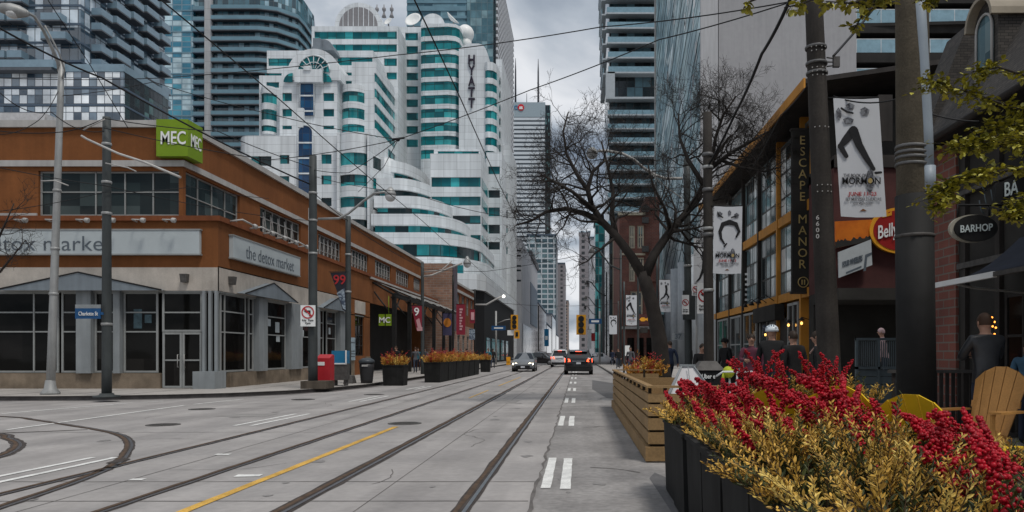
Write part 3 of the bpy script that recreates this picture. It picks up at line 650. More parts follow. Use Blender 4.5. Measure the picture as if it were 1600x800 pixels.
# rounded window bays either side
def bowed(px0, px1, Y, bow, n=10): 
    x0, x1 = wx(px0, Y), wx(px1, Y); return [(x0 + (x1 - x0) * i / n, Y - bow * math.sin(math.pi * i / n) ** .6) for i in range(n + 1)]
def shell(pts, z0, z1, back, m=0, mb=None):
    (mb or W).prism([*pts, (pts[-1][0], back), (pts[0][0], back)], z0, z1)
for px0, px1, rows in ((408, 433, ((149, 164), (174, 190), (199, 208))), (534, 570, ((146, 162), (172, 188), (197, 210)))):
    Y = 126.99; o = bowed(px0, px1, Y, 1.3); zt = wz(rows[0][0] - 11, Y)
    zs = [zt] + [wz(v, Y) for r in rows for v in r] + [wz(212, Y)]
    for i in range(0, len(zs) - 1, 2): shell(o, zs[i + 1], zs[i], Y + .05)
    ins = bowed(px0 + .6, px1 - .6, Y, 1.05)
    for i in range(1, len(zs) - 2, 2): b = MB(); shell(ins, zs[i + 1], zs[i], Y + .02, mb=b); BANDS.append((b, M_teal))
# arch over the centre with its fan window
def half(px, py, rpx, Y, n=20, a0=0, a1=180): return [(wx(px, Y) + rpx * Y / F * math.cos(R(a0 + (a1 - a0) * i / n)), Y, wz(py, Y) + rpx * Y / F * math.sin(R(a0 + (a1 - a0) * i / n))) for i in range(n + 1)]
W.extr([(wx(532, 124.8), 124.8, wz(125, 124.8))] + half(490, 118, 42, 124.8) + [(wx(448, 124.8), 124.8, wz(125, 124.8))], (0, 14, 0))
b = MB(); b.extr(half(490, 112, 25.5, 124.6), (0, .15, 0)); BANDS.append((b, M_teal))
b = MB(); b.extr(half(449, 128, 14, 124.6, 8, 90, 180) + [(wx(449, 124.6), 124.6, wz(128, 124.6))], (0, .15, 0)); BANDS.append((b, M_teal)) if False else None
for cx_, a0, a1 in ((457, 90, 180), (504, 0, 90)):
    b = MB(); b.extr([(wx(cx_, 124.6), 124.6, wz(128, 124.6))] + half(cx_, 128, 14, 124.6, 8, a0, a1), (0, .15, 0)); BANDS.append((b, M_teal))
for i in range(1, 8):
    a = R(180 * i / 8); c = Vector((wx(490, 124.5), 124.5, wz(112, 124.5))); W.tube([c + Vector((math.cos(a), 0, math.sin(a))) * .6, c + Vector((math.cos(a), 0, math.sin(a))) * 2.6], .07, 4)
W.tube(half(490, 112, 15, 124.5, 14), .07, 4); W.tube(half(490, 112, 25.5, 124.5, 18), .12, 4)
W.box(wx(460, 124), wx(503, 124), 124.0, 125.2, wz(128, 124), wz(108, 124)); W.box(wx(474, 123.8), wx(485, 123.8), 123.8, 124.6, wz(110, 124), wz(102, 124))
# lower body with its rounded left end and bay
Yb = 122.0
wl = [(392, 405, 244, 259), (405, 424, 244, 259, M_teald), (437, 452, 242, 256, M_teald), (437, 452, 275, 288, M_teald), (502, 518, 241, 256), (502, 518, 274, 288, M_teald), (502, 518, 309, 322, M_teald)]
hwall(388, 530, 212, None, Yb, 6, wl)
shell([(wx(388, Yb) + 2.4 * math.sin(R(a)) - 0, Yb + 4 - 4 * math.cos(R(a))) for a in (0, -15, -30, -45, -60, -75, -90)][::-1], 0, wz(212, Yb), Yb + 6)
W.prism([(wx(366, Yb), 126), (wx(372, Yb), 123.4), (wx(380, Yb), 122.4), (wx(388, Yb), 122.0), (wx(388, Yb), 128), (wx(366, Yb), 128)], 0, wz(212, Yb))
ob = [(wx(528, Yb), Yb)] + bowed(530, 582, Yb, 1.6)[1:-2] + [(wx(583, Yb), Yb + 1.0), (wx(588, Yb), Yb + 3), (wx(592, Yb), 127)]
zs = [wz(v, Yb) for v in (210, 242, 261, 276, 293, 310, 326, 345, 360)] + [0]
for i in range(0, len(zs), 2): shell(ob, zs[i + 1], zs[i], 128)
obi = [(p[0] - .0, p[1] + .22) for p in ob]
for i in range(1, len(zs) - 1, 2): b = MB(); shell(obi, zs[i + 1], zs[i], 128, mb=b); BANDS.append((b, M_teald)) 
for px in (530, 577): W.box(wx(px, Yb), wx(px + 4, Yb), Yb - 1.2, Yb + 2, zs[8], zs[0])
# tall blue arched windows
for px0, px1, yt, yb_, Y in ((469, 491, 123, 181, 124.9), (466, 489, 196, 330, 121.9)):
    c = (px0 + px1) / 2; r = (px1 - px0) / 2; o = [(wx(px1, Y), Y, wz(yb_, Y))] + half(c, yt + r, r, Y, 12) + [(wx(px0, Y), Y, wz(yb_, Y))]
    b = MB(); b.extr(o, (0, -.12, 0)); BANDS.append((b, M_blueg))
    W.tube([Vector(p) + Vector((0, -.14, 0)) for p in o], .13, 5)
    for k in range(1, 4): zz = wz(yt + r + 24 * k - 8, Y); W.box(wx(px0, Y), wx(px1, Y), Y - .22, Y - .13, zz - .12, zz + .12)
W.box(wx(473, 124), wx(482, 124), 121.6, 122.2, wz(200, 122), wz(176, 124))
# receding wing, its floors step down the street
pA, pB = Vector((wx(583, 127), 127, 0)), Vector((wx(628, 147), 147, 0)); U = (pB - pA).normalized(); N = Vector((U.y, -U.x, 0)); pA += N * .45; fw_ = (pA, U, N); ln = (pB - pA).length
zt = 49.6
W.fb(fw_, 0, ln, 33.5, zt, -4, -.25)
for k in range(8):
    z1 = 47.75 - 2.57 * k
    W.fb(fw_, 0, ln, z1, z1 + 1.12 if k else zt, -.3, 0)
    b = MB(); b.fb(fw_, .2, ln, z1 - 1.45, z1, -.3, -.12); BANDS.append((b, M_teal))
W.fb(fw_, 0, ln, 25, 29.2, -.3, 0)
W.lathe((wx(590, 126), 127.4, 29.0), [(2.5, 4.4), (2.5, 1.2), (2.0, .3), (.2, -.2)], 20)
# recessed wall, round tower, sign wall, corner bays
hwall(618, 658, 42, None, 147, 14, [(633, 653, 51 + 20.85 * k, 63 + 20.85 * k) for k in range(9)])
Y = 143.0; ot = [(wx(656, Y), Y + 1.2), (wx(657, Y), Y + .3), (wx(661, Y), Y), (wx(700, Y), Y - .5), (wx(712, Y), Y - .1), (wx(717, Y), Y + .8), (wx(718.5, Y), Y + 2.4)]
prev = wz(38, Y)
for k in range(10):
    zt_, zb_ = wz(43 + 21.25 * k, Y), wz(57 + 21.25 * k, Y)
    shell(ot, zt_, prev, Y + 10); b = MB(); shell([(p[0], p[1] + .2) for p in ot], zb_, zt_, Y + 9.9, mb=b); BANDS.append((b, M_teal)); prev = zb_
shell(ot, 20, prev, Y + 10)
Y = 142.0; W.extr([(wx(717, Y), Y, 20), (wx(762, Y), Y, 20)] + [(wx(p[0], Y), Y, wz(p[1], Y)) for p in ((762, 84), (759, 76), (754, 70), (748, 68), (730, 68), (717, 76))], (0, 8, 0))
Y = 141.6; oc = [(wx(757, Y), Y + .8), (wx(758, Y), Y + .1), (wx(762, Y), Y - .3), (wx(770, Y), Y), (wx(775, Y), Y + 1.2), (wx(776.5, Y), Y + 3)]
prev = wz(97, Y)
for k in range(8):
    zt_, zb_ = wz(110 + 21 * k, Y), wz(122 + 21 * k, Y)
    shell(oc, zt_, prev, Y + 8); b = MB(); shell([(p[0], p[1] + .2) for p in oc], zb_, zt_, Y + 7.9, mb=b); BANDS.append((b, M_teal if k < 7 else M_teald)); prev = zb_
shell(oc, 6, prev, Y + 8)
hwall(775, 784, 92, None, 147, 20, [(777, 782, 121 + 21 * k, 132 + 21 * k) for k in range(6)])
hwall(783, 797, 226, None, 149, 16, [(785, 793, 302, 314, M_teald), (785, 793, 328, 341, M_teald), (785, 793, 352, 364, M_teald), (785, 793, 385, 397, M_teald)])
# curved terraces of the podium
def quarter(px0, pr, Yf, run=62, dep=13, n=14):
    x0, xr = wx(px0, Yf), wx(pr, Yf + dep); xs = wx(pr - run, Yf)
    return [(x0, Yf)] + [(xs + (xr - xs) * math.sin(math.pi / 2 * i / n), Yf + dep * (1 - math.cos(math.pi / 2 * i / n)) * .8) for i in range(n + 1)]
for i, (pr, t) in enumerate(((670, 250), (690, 278), (712, 306), (734, 334), (758, 363), (768, 401))):
    Yf = (126, 122, 118, 114, 110, 104)[i]; o = quarter(592 - 4 * i, pr, Yf, 66 + 6 * i); hgt = 18 if i < 5 else 24
    shell(o, wz(t + hgt, Yf), wz(t, Yf), 140)
    if i < 5:
        b = MB(); shell([(p[0], p[1] + .7) for p in quarter(596 - 4 * i, pr - 2, Yf, 66 + 6 * i)], wz(t + hgt + (14 if i < 4 else 18), Yf), wz(t + hgt, Yf), 139.9, mb=b); BANDS.append((b, M_teald))
hwall(590, 600, 245, None, 125, 8)
hwall(678, 750, 233, 245, 131, 8, [(684, 748, 236, 240)])
hwall(672, 752, 240, None, 128, 9, [(674, 751, 277, 292), (674, 751, 307, 321), (674, 751, 337, 350, M_teald), (674, 751, 367, 380)])
for z0, z1 in ((277, 292), (307, 321), (337, 350), (367, 380)):
    b = MB(); X = wx(752, 128); b.box(X - .05, X + .06, 128.6, 136.6, wz(z1, 128), wz(z0, 128)); BANDS.append((b, M_teald))
hwall(760, 784, 238, None, 137.2, 9, [(763, 781, 260, 272, M_teald), (763, 781, 297, 309, M_teald), (763, 781, 324, 338), (763, 781, 351, 365, M_teald), (763, 781, 378, 390, M_teald)])
W.prism([(-25, 96), (-19, 93), (-14.5, 92), (-12.2, 92.8), (-11.4, 95), (-11.4, 140), (-25, 140)], 9.1, 11.0)
W.prism([(-30, 99), (-18, 98), (-14.5, 99), (-13.2, 103), (-13.2, 140), (-30, 140)], 11.0, 13.0)
b = MB(); b.box(-18, -14.6, 97.6, 98.2, 11.2, 12.6); BANDS.append((b, M_teald))
W.build('wall', M_hw, ho)
for b, m in BANDS: b.build('window', m, ho)
b = MB(); b.prism([(-25, 97), (-19, 94), (-14.5, 93), (-12.4, 93.8), (-11.7, 96), (-11.7, 140), (-25, 140)], 0, 9.05); b.build('ground_floor', mat('black granite', (.010, .010, .011), rough=.7, var=.3), ho)
for y in (98, 104, 110, 117, 124): b = MB(); b.box(-11.72, -11.62, y, y + 3.6, .4, 3.4); b.build('shop_window', glass('lobby glass', [(.02, .03, .03), (.05, .16, .17), (.1, .3, .3)], 1.2, 3, line=.08, rough=.08), ho)
b = MB(); b.extr(half(560, 41, 37, 142), (0, 14, 0)); b.extr(half(676, 40, 19, 146, 12), (0, 8, 0)); b.build('roof_vault', M_hw, ho)
b = MB(); b.extr(half(560, 41, 30, 141.9), (0, .05, 0)); 
g = b.build('vault_louvre', M_grey, ho); b = MB()
for k in range(-3, 4): X = wx(560 + k * 8, 141.85); b.box(X - .06, X + .06, 141.78, 141.88, wz(41, 142), wz(41, 142) + math.sqrt(30 ** 2 - (k * 8) ** 2) * 141.9 / F)
b.build('louvre_ribs', M_hw, g)
b = MB(); b.extr(half(504, 78, 17, 128.5, 12), (0, 10, 0)); b.box(wx(490, 128), wx(502, 128), 127.6, 129, wz(80, 128), wz(61, 128)); b.build('small_vault', M_lead, ho)
for k, (ch, y) in enumerate(zip('HYATT', (93.7, 110.2, 126.7, 144, 161))): text('letter', ch, mat('dark sign letter', (.035, .028, .045), rough=.4), ho, P(737, y, 141.98), (1, 0, 0), height=1.75, width=1.2, bold=.025, extrude=.25)
def dish(px, py, Y, r, ax, label):
    t = thing('satellite_dish', label, 'satellite dish', P(px, py + 14, Y)); b = MB(); c = P(px, py, Y); b.lathe(c, [(r * .05, .42 * r), (r * .5, .32 * r), (r * .85, .1 * r), (r, 0), (r * .98, -.03 * r), (r * .8, .05 * r), (r * .3, .3 * r)], 22, ax); b.build('reflector', M_white_p, t)
    b = MB(); b.tube([c + Vector((0, .5, -.3)), c + Vector((0, 1, -2.4))], .14, 6); b.build('mount', M_grey, t)
dish(645, 30, 150, 1.65, (.25, 1, -.5), 'big round white satellite dish on the hotel roof, seen face on')
dish(606, 33, 141, .8, (.5, 1, -.6), 'small grey satellite dish on the hotel roof beside the arched vault')
dish(708, 28, 150, 1.5, (-.75, .25, -.75), 'tilted satellite dish seen nearly edge on, highest on the hotel roof')
b = MB(); b.ball(P(727, 53, 148), 1.7, 14); b.lathe(P(727, 62, 148), [(1.2, -2), (1.2, .2)], 12); tag(b.build('radar_dome', M_white_p), 'white ball dome on the hotel roof beside the sign wall', 'radome')
for i, px in enumerate((589, 600, 612)):
    b = MB(); b.lathe(P(px, 27, 145), [(.45, 0), (.25, .5), (.14, 1.0), (.35, 1.3), (.35, 1.7), (.12, 1.9), (.08, 2.4)], 10); o = b.build('roof_vent', M_grey)
    tag(o, ('left', 'middle', 'right')[i] + ' one of three slim vent stacks on the hotel roof', 'roof vent', 'vent stacks on the hotel roof')

# ------------------------------------------------------------------ towers
M_slab = mat('blue grey slab', (.085, .12, .165), rough=.6, var=.12, scale=.4)
M_condo = glass('condo glass mixed blinds', [(.04, .07, .10), (.13, .20, .26), (.58, .67, .74)], 1.35, 2.9, line=.12, lcol=(.03, .04, .055), rough=.08, ior=1.9, stops=(0, .32, .60))
M_condo2 = glass('podium glass bright blinds', [(.035, .065, .10), (.16, .22, .28), (.80, .85, .88)], 1.15, 1.28, line=.1, lcol=(.03, .045, .07), rough=.08, ior=1.9, stops=(0, .25, .48))
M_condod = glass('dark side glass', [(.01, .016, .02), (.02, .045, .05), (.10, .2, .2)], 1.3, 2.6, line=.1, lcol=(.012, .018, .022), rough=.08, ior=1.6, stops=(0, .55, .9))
M_rail = mat('balcony rail glass', (.185, .275, .34), rough=.25, var=.15, scale=.6, spec=.6)
M_under = mat('balcony slab', (.10, .11, .125), rough=.7, var=.15)
def balcony(x0, x1, y0, y1, z, ry):
    """Slab with a glass rail on the outer sides."""
    b = MB(); b.box(x0, x1, y0, y1, z - .22, z, 0)
    if ry == 'x': b.box(x1 - .06, x1, y0, y1, z + .02, z + 1.1, 1); b.box(x0, x1 - .07, y0, y0 + .06, z + .02, z + 1.1, 1); b.box(x0, x1 - .07, y1 - .06, y1, z + .02, z + 1.1, 1)
    else: b.box(x0, x1, y0, y0 + .06, z + .02, z + 1.1, 1); b.box(x0, x0 + .06, y0 + .07, y1, z + .02, z + 1.1, 1); b.box(x1 - .06, x1, y0 + .07, y1, z + .02, z + 1.1, 1)
    return b
t1 = thing('condo_tower', 'dark glass condo tower with staggered jutting balconies, farthest left', 'building', (-90, 130, 0))
X1, Y1, Y2, fh = wx(126, 120), 120.0, 144.4, 2.9
b = MB(); b.box(-125, X1 - .3, Y1 + .3, Y2, 0, 82); b.build('core', M_slab, t1)
bal, lev, ZB = [], [], wz(100, 120)
for k in range(16):
    z = ZB + .6 + k * fh
    b = MB(); b.box(-125, X1, Y1, Y1 + .3, z, z + fh - .34); b.box(X1 - .3, X1, Y1 + .31, Y2, z, z + fh - .34); b.build('window', M_condo, t1)
    b = MB(); b.box(-125, X1 + .08, Y1 - .08, Y1 + .3, z - .34, z - .002); b.box(X1 - .3, X1 + .08, Y1 + .301, Y2, z - .34, z - .002); b.build('floor_slab', M_slab, t1)
    for j, px in enumerate((151, 178, 202, 225, 246)):
        yc = X1 * F / (px - CX); zz = z + (-.3 if (j + k) % 2 else .25)
        bal.append(balcony(X1 + .1, X1 + 1.7, yc - 1.5 - .5 * (j % 2), yc + 1.5 + .5 * (j % 2), zz - .2, 'x'))
    for j, (a, c) in enumerate(((-30, 4), (8, 31), (61, 92))):
        if j == 2 and k % 3 == 0: continue
        bal.append(balcony(wx(a, 118), wx(c + (8 if (j == 2 and k % 2) else 0), 118), Y1 - 1.7, Y1 - .1, z - .2, 'y'))
many('balcony', bal, [M_under, M_rail], t1, 96)
# its lower block
XP, YP, YQ = wx(193, 114), 114.0, 126.5; zp = wz(112, 114)
b = MB(); b.box(-120, XP - .3, YP + .3, YQ, 0, zp); b.build('podium_core', M_slab, t1)
for k in range(12):
    z = zp - 2.56 * (k + 1)
    if z < 20: break
    b = MB(); b.box(-120, XP, YP, YP + .3, z + .3, z + 2.5); b.build('window', M_condo2, t1)
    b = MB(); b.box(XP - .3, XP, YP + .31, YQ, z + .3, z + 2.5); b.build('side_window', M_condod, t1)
    b = MB(); b.box(-120, XP + .05, YP - .06, YP + .3, z + .02, z + .298); b.box(XP - .3, XP + .05, YP + .301, YQ, z + .02, z + .298); b.build('floor_slab', M_slab, t1)
b = MB(); b.box(-120, XP + .1, YP - .1, YP + .02, zp, zp + 1.1); b.box(XP, XP + .1, YP + .03, YQ, zp, zp + 1.1); b.box(-120, wx(95, YP), YP - 1.6, YP - .11, zp + .1, zp + 1.2); b.build('terrace_rail', M_rail, t1)
b = MB(); b.box(-120, wx(92, YP), YP - 1.65, YP - .11, zp - .35, zp + .05); b.build('terrace_slab', M_under, t1)
# low white building in front of its foot
t = thing('low_white_building', 'low white rooftop building with dark square windows above the orange roof edge', 'building', (-70, 105, 0))
b = MB(); b.holes(FX(0, 104), -95, wx(70, 104), 0, wz(176, 104), [(wx(a, 104), wx(c, 104), wz(199, 104), wz(192, 104)) for a, c in ((-20, 4), (11, 31), (39, 60))], .4); b.box(-95, wx(70, 104), 104.4, 112, 0, wz(176.2, 104)); b.build('wall', mat('pale render', (.50, .50, .51), rough=.8), t)
for a, c in ((-20, 4), (11, 31), (39, 60)): b = MB(); b.quad(P(a, 199, 104.3), P(c, 199, 104.3), P(c, 192, 104.3), P(a, 192, 104.3)); b.build('window', M_condod, t)

t2 = thing('round_condo_tower', 'tall blue condo tower with white fin and curved stacked balconies', 'building', (-95, 225, 0))
Yt, fh = 215.0, 2.95
M_bluep = glass('blue tower glass', [(.01, .17, .27), (.035, .26, .36), (.46, .62, .68)], 2.6, 1.475, line=.25, lcol=(.16, .26, .32), rough=.12, ior=1.7, stops=(0, .34, .5))
M_balg = glass('balcony recess glass', [(.02, .055, .075), (.07, .16, .20), (.28, .43, .50)], 1.5, 2.95, line=.12, lcol=(.03, .045, .05), rough=.1, ior=1.7, stops=(0, .4, .82))
M_balr = mat('curved balcony rail', (.14, .255, .315), rough=.3, var=.12, scale=.3, spec=.5); M_fin = panel_mat('white concrete fin', (.44, .45, .46), 30, 2.95, line=.08)
b = MB(); b.box(wx(240, Yt), wx(302, Yt), Yt, Yt + 20, 0, 105); b.build('blue_wall', M_bluep, t2)
b = MB(); b.box(wx(322, Yt), wx(333, Yt), Yt - 1, Yt + 20, 0, 105); b.build('fin', M_fin, t2)
o = [(wx(333, Yt), Yt), (wx(405, Yt), Yt), (wx(430, Yt), Yt + 1.5), (wx(452, Yt), Yt + 6), (wx(468, 222), 226), (wx(480, 230), 236), (wx(483, 240), 246), (wx(333, Yt), 246)]
b = MB(); b.prism(o, 0, 105); b.box(wx(302, Yt), wx(322, Yt), Yt + 1.2, Yt + 20, 0, 105); b.build('recess_wall', M_balg, t2)
oo = [(wx(333, Yt), Yt - 1.5), (wx(406, Yt), Yt - 1.5), (wx(433, Yt), Yt), (wx(456, Yt), Yt + 4.8), (wx(471, 222), 225), (wx(482, 230), 235.5), (wx(486, 240), 246)]
k0 = 8
for k in range(k0, 34):
    z = k * fh
    b = MB(); b.prism(oo + [(wx(333, Yt), 246)], z - .28, z, 0)
    for i in range(len(oo) - 1): b.quad((*oo[i], z), (*oo[i + 1], z), (*oo[i + 1], z + 1.0), (*oo[i], z + 1.0), 1)
    b.box(wx(333.2, Yt), wx(349, Yt), Yt - 1.45, Yt, z + .001, z + 1.9, 1) if k % 99 == 98 else None
    b.build('balcony', [M_under, M_balr], t2)
    b = MB(); b.box(wx(302.3, Yt), wx(321.7, Yt), Yt - .6, Yt + 1.2, z - .3, z, 0); b.box(wx(302.3, Yt), wx(321.7, Yt), Yt - .6, Yt - .5, z, z + 1.0, 1); b.build('side_balcony', [M_slab, M_balr], t2)
for k in range(k0, 35):
    if k % 2: b = MB(); b.box(wx(240, Yt), wx(302, Yt), Yt - .12, Yt, k * fh - .2, k * fh + .2); b.build('spandrel', M_balr, t2)

t3 = thing('striped_tower', 'dark banded glass office tower rising behind the white hotel', 'building', (-38, 310, 0))
Y = 300.0
M_off = glass('office band glass', [(.035, .09, .12), (.07, .16, .20), (.16, .29, .34)], 3.2, 3.0, line=0, rough=.08, ior=1.8)
M_offl = glass('paler office glass', [(.06, .14, .17), (.1, .2, .235), (.2, .32, .35)], 2.2, 3.0, line=.16, lcol=(.05, .1, .12), rough=.1, ior=1.8)
b = MB(); b.box(wx(636, Y), wx(730, Y), Y, Y + 60, 0, 155); b.build('wall', M_off, t3)
b = MB(); b.box(wx(730, Y), wx(771, Y), Y - .6, Y + 60, 0, 155); b.build('bay_wall', M_offl, t3)
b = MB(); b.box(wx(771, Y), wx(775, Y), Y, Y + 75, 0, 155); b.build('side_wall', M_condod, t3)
for k in range(32, 52):
    b = MB(); b.box(wx(636, Y) - .1, wx(730, Y) - .1, Y - .25, Y, k * 3 + .1, k * 3 + (1.9 if k % 2 else 1.2)); b.build('spandrel', M_balr, t3)
fins = []
for k in range(60):
    z = k * 2.6 + .3; b = MB(); X = wx(775, Y); b.hexa([(X, Y, z), (X + .8, Y, z), (X + .8, Y + 75, z), (X, Y + 75, z), (X, Y, z + 1.0), (X + .8, Y, z + 1.0), (X + .8, Y + 75, z + 1.0), (X, Y + 75, z + 1.0)]); fins.append(b)
many('side_fin', fins, mat('white aluminium', (.55, .57, .6), rough=.4), t3)

t4 = thing('bank_tower', 'pale striped office tower with round red bank logo and two roof masts', 'building', (-45, 720, 0))
Y = 700.0
b = MB(); b.box(wx(792, Y), wx(852, Y), Y, Y + 35, 0, wz(161, Y)); b.build('wall', mat('tower glazing', (.10, .12, .14), rough=.3, var=.2, scale=.05), t4)
b = MB(); b.box(wx(792, Y), wx(852, Y), Y - .5, Y, wz(183, Y), wz(160, Y)); b.build('crown_band', mat('tower crown grey', (.30, .37, .41), rough=.5), t4)
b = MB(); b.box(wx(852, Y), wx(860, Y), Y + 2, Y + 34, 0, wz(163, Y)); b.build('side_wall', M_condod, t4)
st = []
for k in range(62):
    b = MB(); z = wz(184, Y) - 3.9 * k
    if z < 3: break
    b.box(wx(792, Y), wx(851.5, Y), Y - .6, Y, z - 2.3, z); st.append(b)
many('spandrel', st, mat('white tower spandrel', (.55, .60, .64), rough=.5, var=.06, scale=.05), t4)
for px, y0 in ((805.5, 91), (841, 92), (823, 146)): b = MB(); b.tube([P(px, 161, 705), P(px, y0 + 20, 705), P(px, y0, 705)], [1.0 if y0 < 100 else .5, .8 if y0 < 100 else .4, .25], 6); b.build('mast', mat('mast steel', (.09, .095, .11), rough=.6), t4)
text('logo_letters', 'BMO', mat('bank blue', (.03, .16, .30), rough=.5), t4, P(801, 168, 699.3), (1, 0, 0), height=4.0, width=10.5, bold=.03, extrude=.2)
b = MB(); b.lathe(P(814, 168, 699.4), [(3.0, 0), (3.0, .5)], 20, (0, -1, 0)); b.build('logo_roundel', mat('bank red', (.55, .03, .04), rough=.5), t4)
b = MB(); c = P(814, 168, 698.9); b.box(c.x - 1.6, c.x + 1.6, c.y - .4, c.y, c.z - 1.5, c.z - .6); b.lathe(c + Vector((-.7, 0, .2)), [(.75, 0), (.75, .4)], 10, (0, -1, 0)); b.lathe(c + Vector((.7, 0, .2)), [(.75, 0), (.75, .4)], 10, (0, -1, 0)); b.build('logo_mark', M_white_p, t4)

# ------------------------------------------------------------------ down the street, left side
M_glav = mat('lilac grey panel', (.40, .41, .44), rough=.7, var=.1, scale=.3, streak=.12)
t = thing('slotted_grey_building', 'pale grey block with narrow slot windows next to the hotel', 'building', (-16, 190, 0))
hz = wz(372, 168); sl_ = [(wx(801, 168), wx(814, 168), wz(v + 3, 168), wz(v, 168)) for v in (390, 398, 414, 421, 437)]
b = MB(); b.holes(FX(0, 168), -32, -12.4, 0, hz, sl_, .5); b.box(-32, -12.4, 168.5, 235, 0, hz); b.quad((-32, 168, hz), (-12.4, 168, hz), (-12.4, 168.6, hz), (-32, 168.6, hz)); b.quad((-12.4, 168, 0), (-12.4, 168.6, 0), (-12.4, 168.6, hz), (-12.4, 168, hz)); b.build('wall', M_glav, t)
for s_ in sl_: b = MB(); b.quad((s_[0], 168.4, s_[2]), (s_[1], 168.4, s_[2]), (s_[1], 168.4, s_[3]), (s_[0], 168.4, s_[3])); b.build('window', M_condod, t)
b = MB(); b.box(-12.4, -12.3, 172, 233, .3, 8); b.build('shopfront', M_shop, t); b = MB(); b.box(-12.395, -12.25, 200, 232, 9, 20); b.build('dark_panel', M_slab, t)
b = MB(); b.box(-12.9, -12.0, 200, 236, hz + .01, hz + 1.6); b.build('parapet', M_under, t)
M_grid = glass('white grid glass', [(.05, .09, .11), (.1, .17, .19), (.3, .38, .41)], 4, 3.3, line=.7, lcol=(.45, .49, .52), rough=.2, ior=1.5, hline=.9)
def block(name, label, x0, x1, Y, h, m, m2=None, dep=60, roof=None):
    t = thing(name, label, 'building', ((x0 + x1) / 2, Y, 0)); b = MB(); b.box(x0, x1, Y, Y + dep, 0, h); b.build('wall', m, t)
    b = MB(); b.box(x0 - .4, x1 + .4, Y - .4, Y + dep, h, h + max(.6, h * .012)); b.build('roof', roof or M_slab, t)
    if m2: b = MB(); s_ = 1 if x1 < 0 else -1; X = x1 if s_ > 0 else x0; b.box(min(X, X + .35 * s_), max(X, X + .35 * s_), Y + 1, Y + dep - 1, h * .12, h * .96); b.build('street_wall', m2, t)
    return t
block('grid_condo_tower', 'slim tower of white framed window grid standing in front of the bank tower', wx(824, 500), wx(868, 500), 500, wz(368, 500), M_grid, mat('dark tower side', (.06, .075, .09), rough=.4, var=.2, scale=.1), dep=42)
M_tan = glass('tan masonry facade', [(.03, .035, .04), (.05, .055, .06), (.1, .1, .1)], 3.4, 3.6, line=1.7, lcol=(.27, .215, .19), rough=.4, ior=1.4, hline=1.7)
M_tan2 = glass('pink grey masonry facade', [(.04, .045, .05), (.07, .075, .08), (.13, .13, .14)], 5.0, 4.2, line=2.7, lcol=(.25, .235, .25), rough=.4, ior=1.4, hline=2.0)
block('tan_office_tower', 'distant tan masonry tower closing the left side of the street gap', wx(866, 760), wx(882.5, 760), 760, wz(412, 760), M_tan2, dep=80)
block('brown_office_block', 'low brownish far block at the foot of the street gap', wx(872, 900), wx(888, 900), 900, wz(470, 900), M_tan, dep=80)
for i, (y, h, m, nm, lb) in enumerate(((240, 17, M_glav, 'mid_block', 'plain grey mid rise block along the far left pavement'), (300, 13, M_tan2, 'mid_block', 'pinkish stone mid rise block far down the left pavement'), (365, 20, M_glav, 'mid_block', 'taller pale block beneath the slim white grid tower'), (430, 12, M_tan, 'mid_block', 'low tan block farthest down the left pavement'))):
    block(nm, lb, -40, -12.6, y, h, m, M_shop, dep=58)
# right side of the far street
block('pink_slab_tower', 'thin pinkish stone tower just right of the street gap', wx(905, 560), wx(922, 560), 560, wz(363, 560), M_tan2, dep=20, roof=M_condo)
block('pale_concrete_tower', 'narrow pale concrete tower between the pinkish tower and teal glass', wx(921, 430), wx(931, 430), 430, wz(372, 430), M_glav, dep=18)
M_tealt = glass('teal tower glass', [(.008, .06, .07), (.015, .12, .13), (.06, .25, .26)], 2.2, 3.2, line=.25, lcol=(.02, .06, .065), rough=.1, ior=1.7)
block('teal_glass_tower', 'dark teal glass slab tower behind the bare tree, right of the street gap', wx(930, 300), wx(950, 300), 300, wz(345, 300), M_tealt, dep=18)
t = block('scaffold_building', 'narrow grey building covered in scaffolding on the right of the street', wx(944, 200), wx(966, 200), 200, wz(385, 200), mat('sooty render', (.055, .055, .06), rough=.8), dep=20)
b = MB()
for i in range(5): x = wx(945 + i * 5, 199); b.tube([(x, 199, 0), (x, 199, wz(385, 199))], .07, 4)
for z in range(2, 29, 3): b.box(wx(944, 199), wx(966, 199), 198.6, 199.4, z, z + .12)
b.build('scaffolding', M_lead, t)
t = block('cream_trim_building', 'old narrow building with cream pilasters beside the scaffolding', wx(962, 140), wx(978, 140), 140, wz(350, 140), mat('cream stone', (.42, .37, .29), rough=.8, streak=.2), dep=25)
for i in range(3): b = MB(); b.box(wx(964 + i * 5, 139.8), wx(967 + i * 5, 139.8), 139.8, 140, 4, wz(352, 140)); b.build('window', M_condod, t)
# old brick house with a bay of cream windows
t = thing('victorian_brick_building', 'old dark red brick building with cream window frames behind the tree fork', 'building', (8.5, 92, 0))
Y = 92.0; x0, x1 = wx(968, Y), wx(1030, Y)
hs = [(wx(a, Y), wx(c, Y), wz(f, Y), wz(e_, Y)) for a, c, e_, f in ((983, 992, 352, 388), (996, 1006, 352, 388), (983, 992, 402, 440), (996, 1006, 402, 440), (985, 1004, 455, 500))]
b = MB(); b.holes(FX(0, Y), x0, x1, 0, wz(333, Y), hs, .3); b.box(x0, x1, Y + .35, Y + 16, 0, wz(333, Y)); b.box(wx(1008, Y), x1, Y - .3, Y + 14, wz(440, Y), wz(308, Y)); b.build('wall', M_brick2, t)
M_cream = mat('cream paint', (.50, .44, .33), rough=.7, var=.15)
for h in hs: window(t, FX(0, Y), *h, 2, 2, gm=M_condod, fm=M_cream, fw=.18, d=-.2)
b = MB(); b.box(x0 - .2, wx(1008, Y), Y - .5, Y + .01, wz(337, Y), wz(333, Y)); b.box(x0, wx(1008, Y), Y - .25, Y + .01, wz(399, Y), wz(396, Y)); b.build('cornice', M_cream, t)
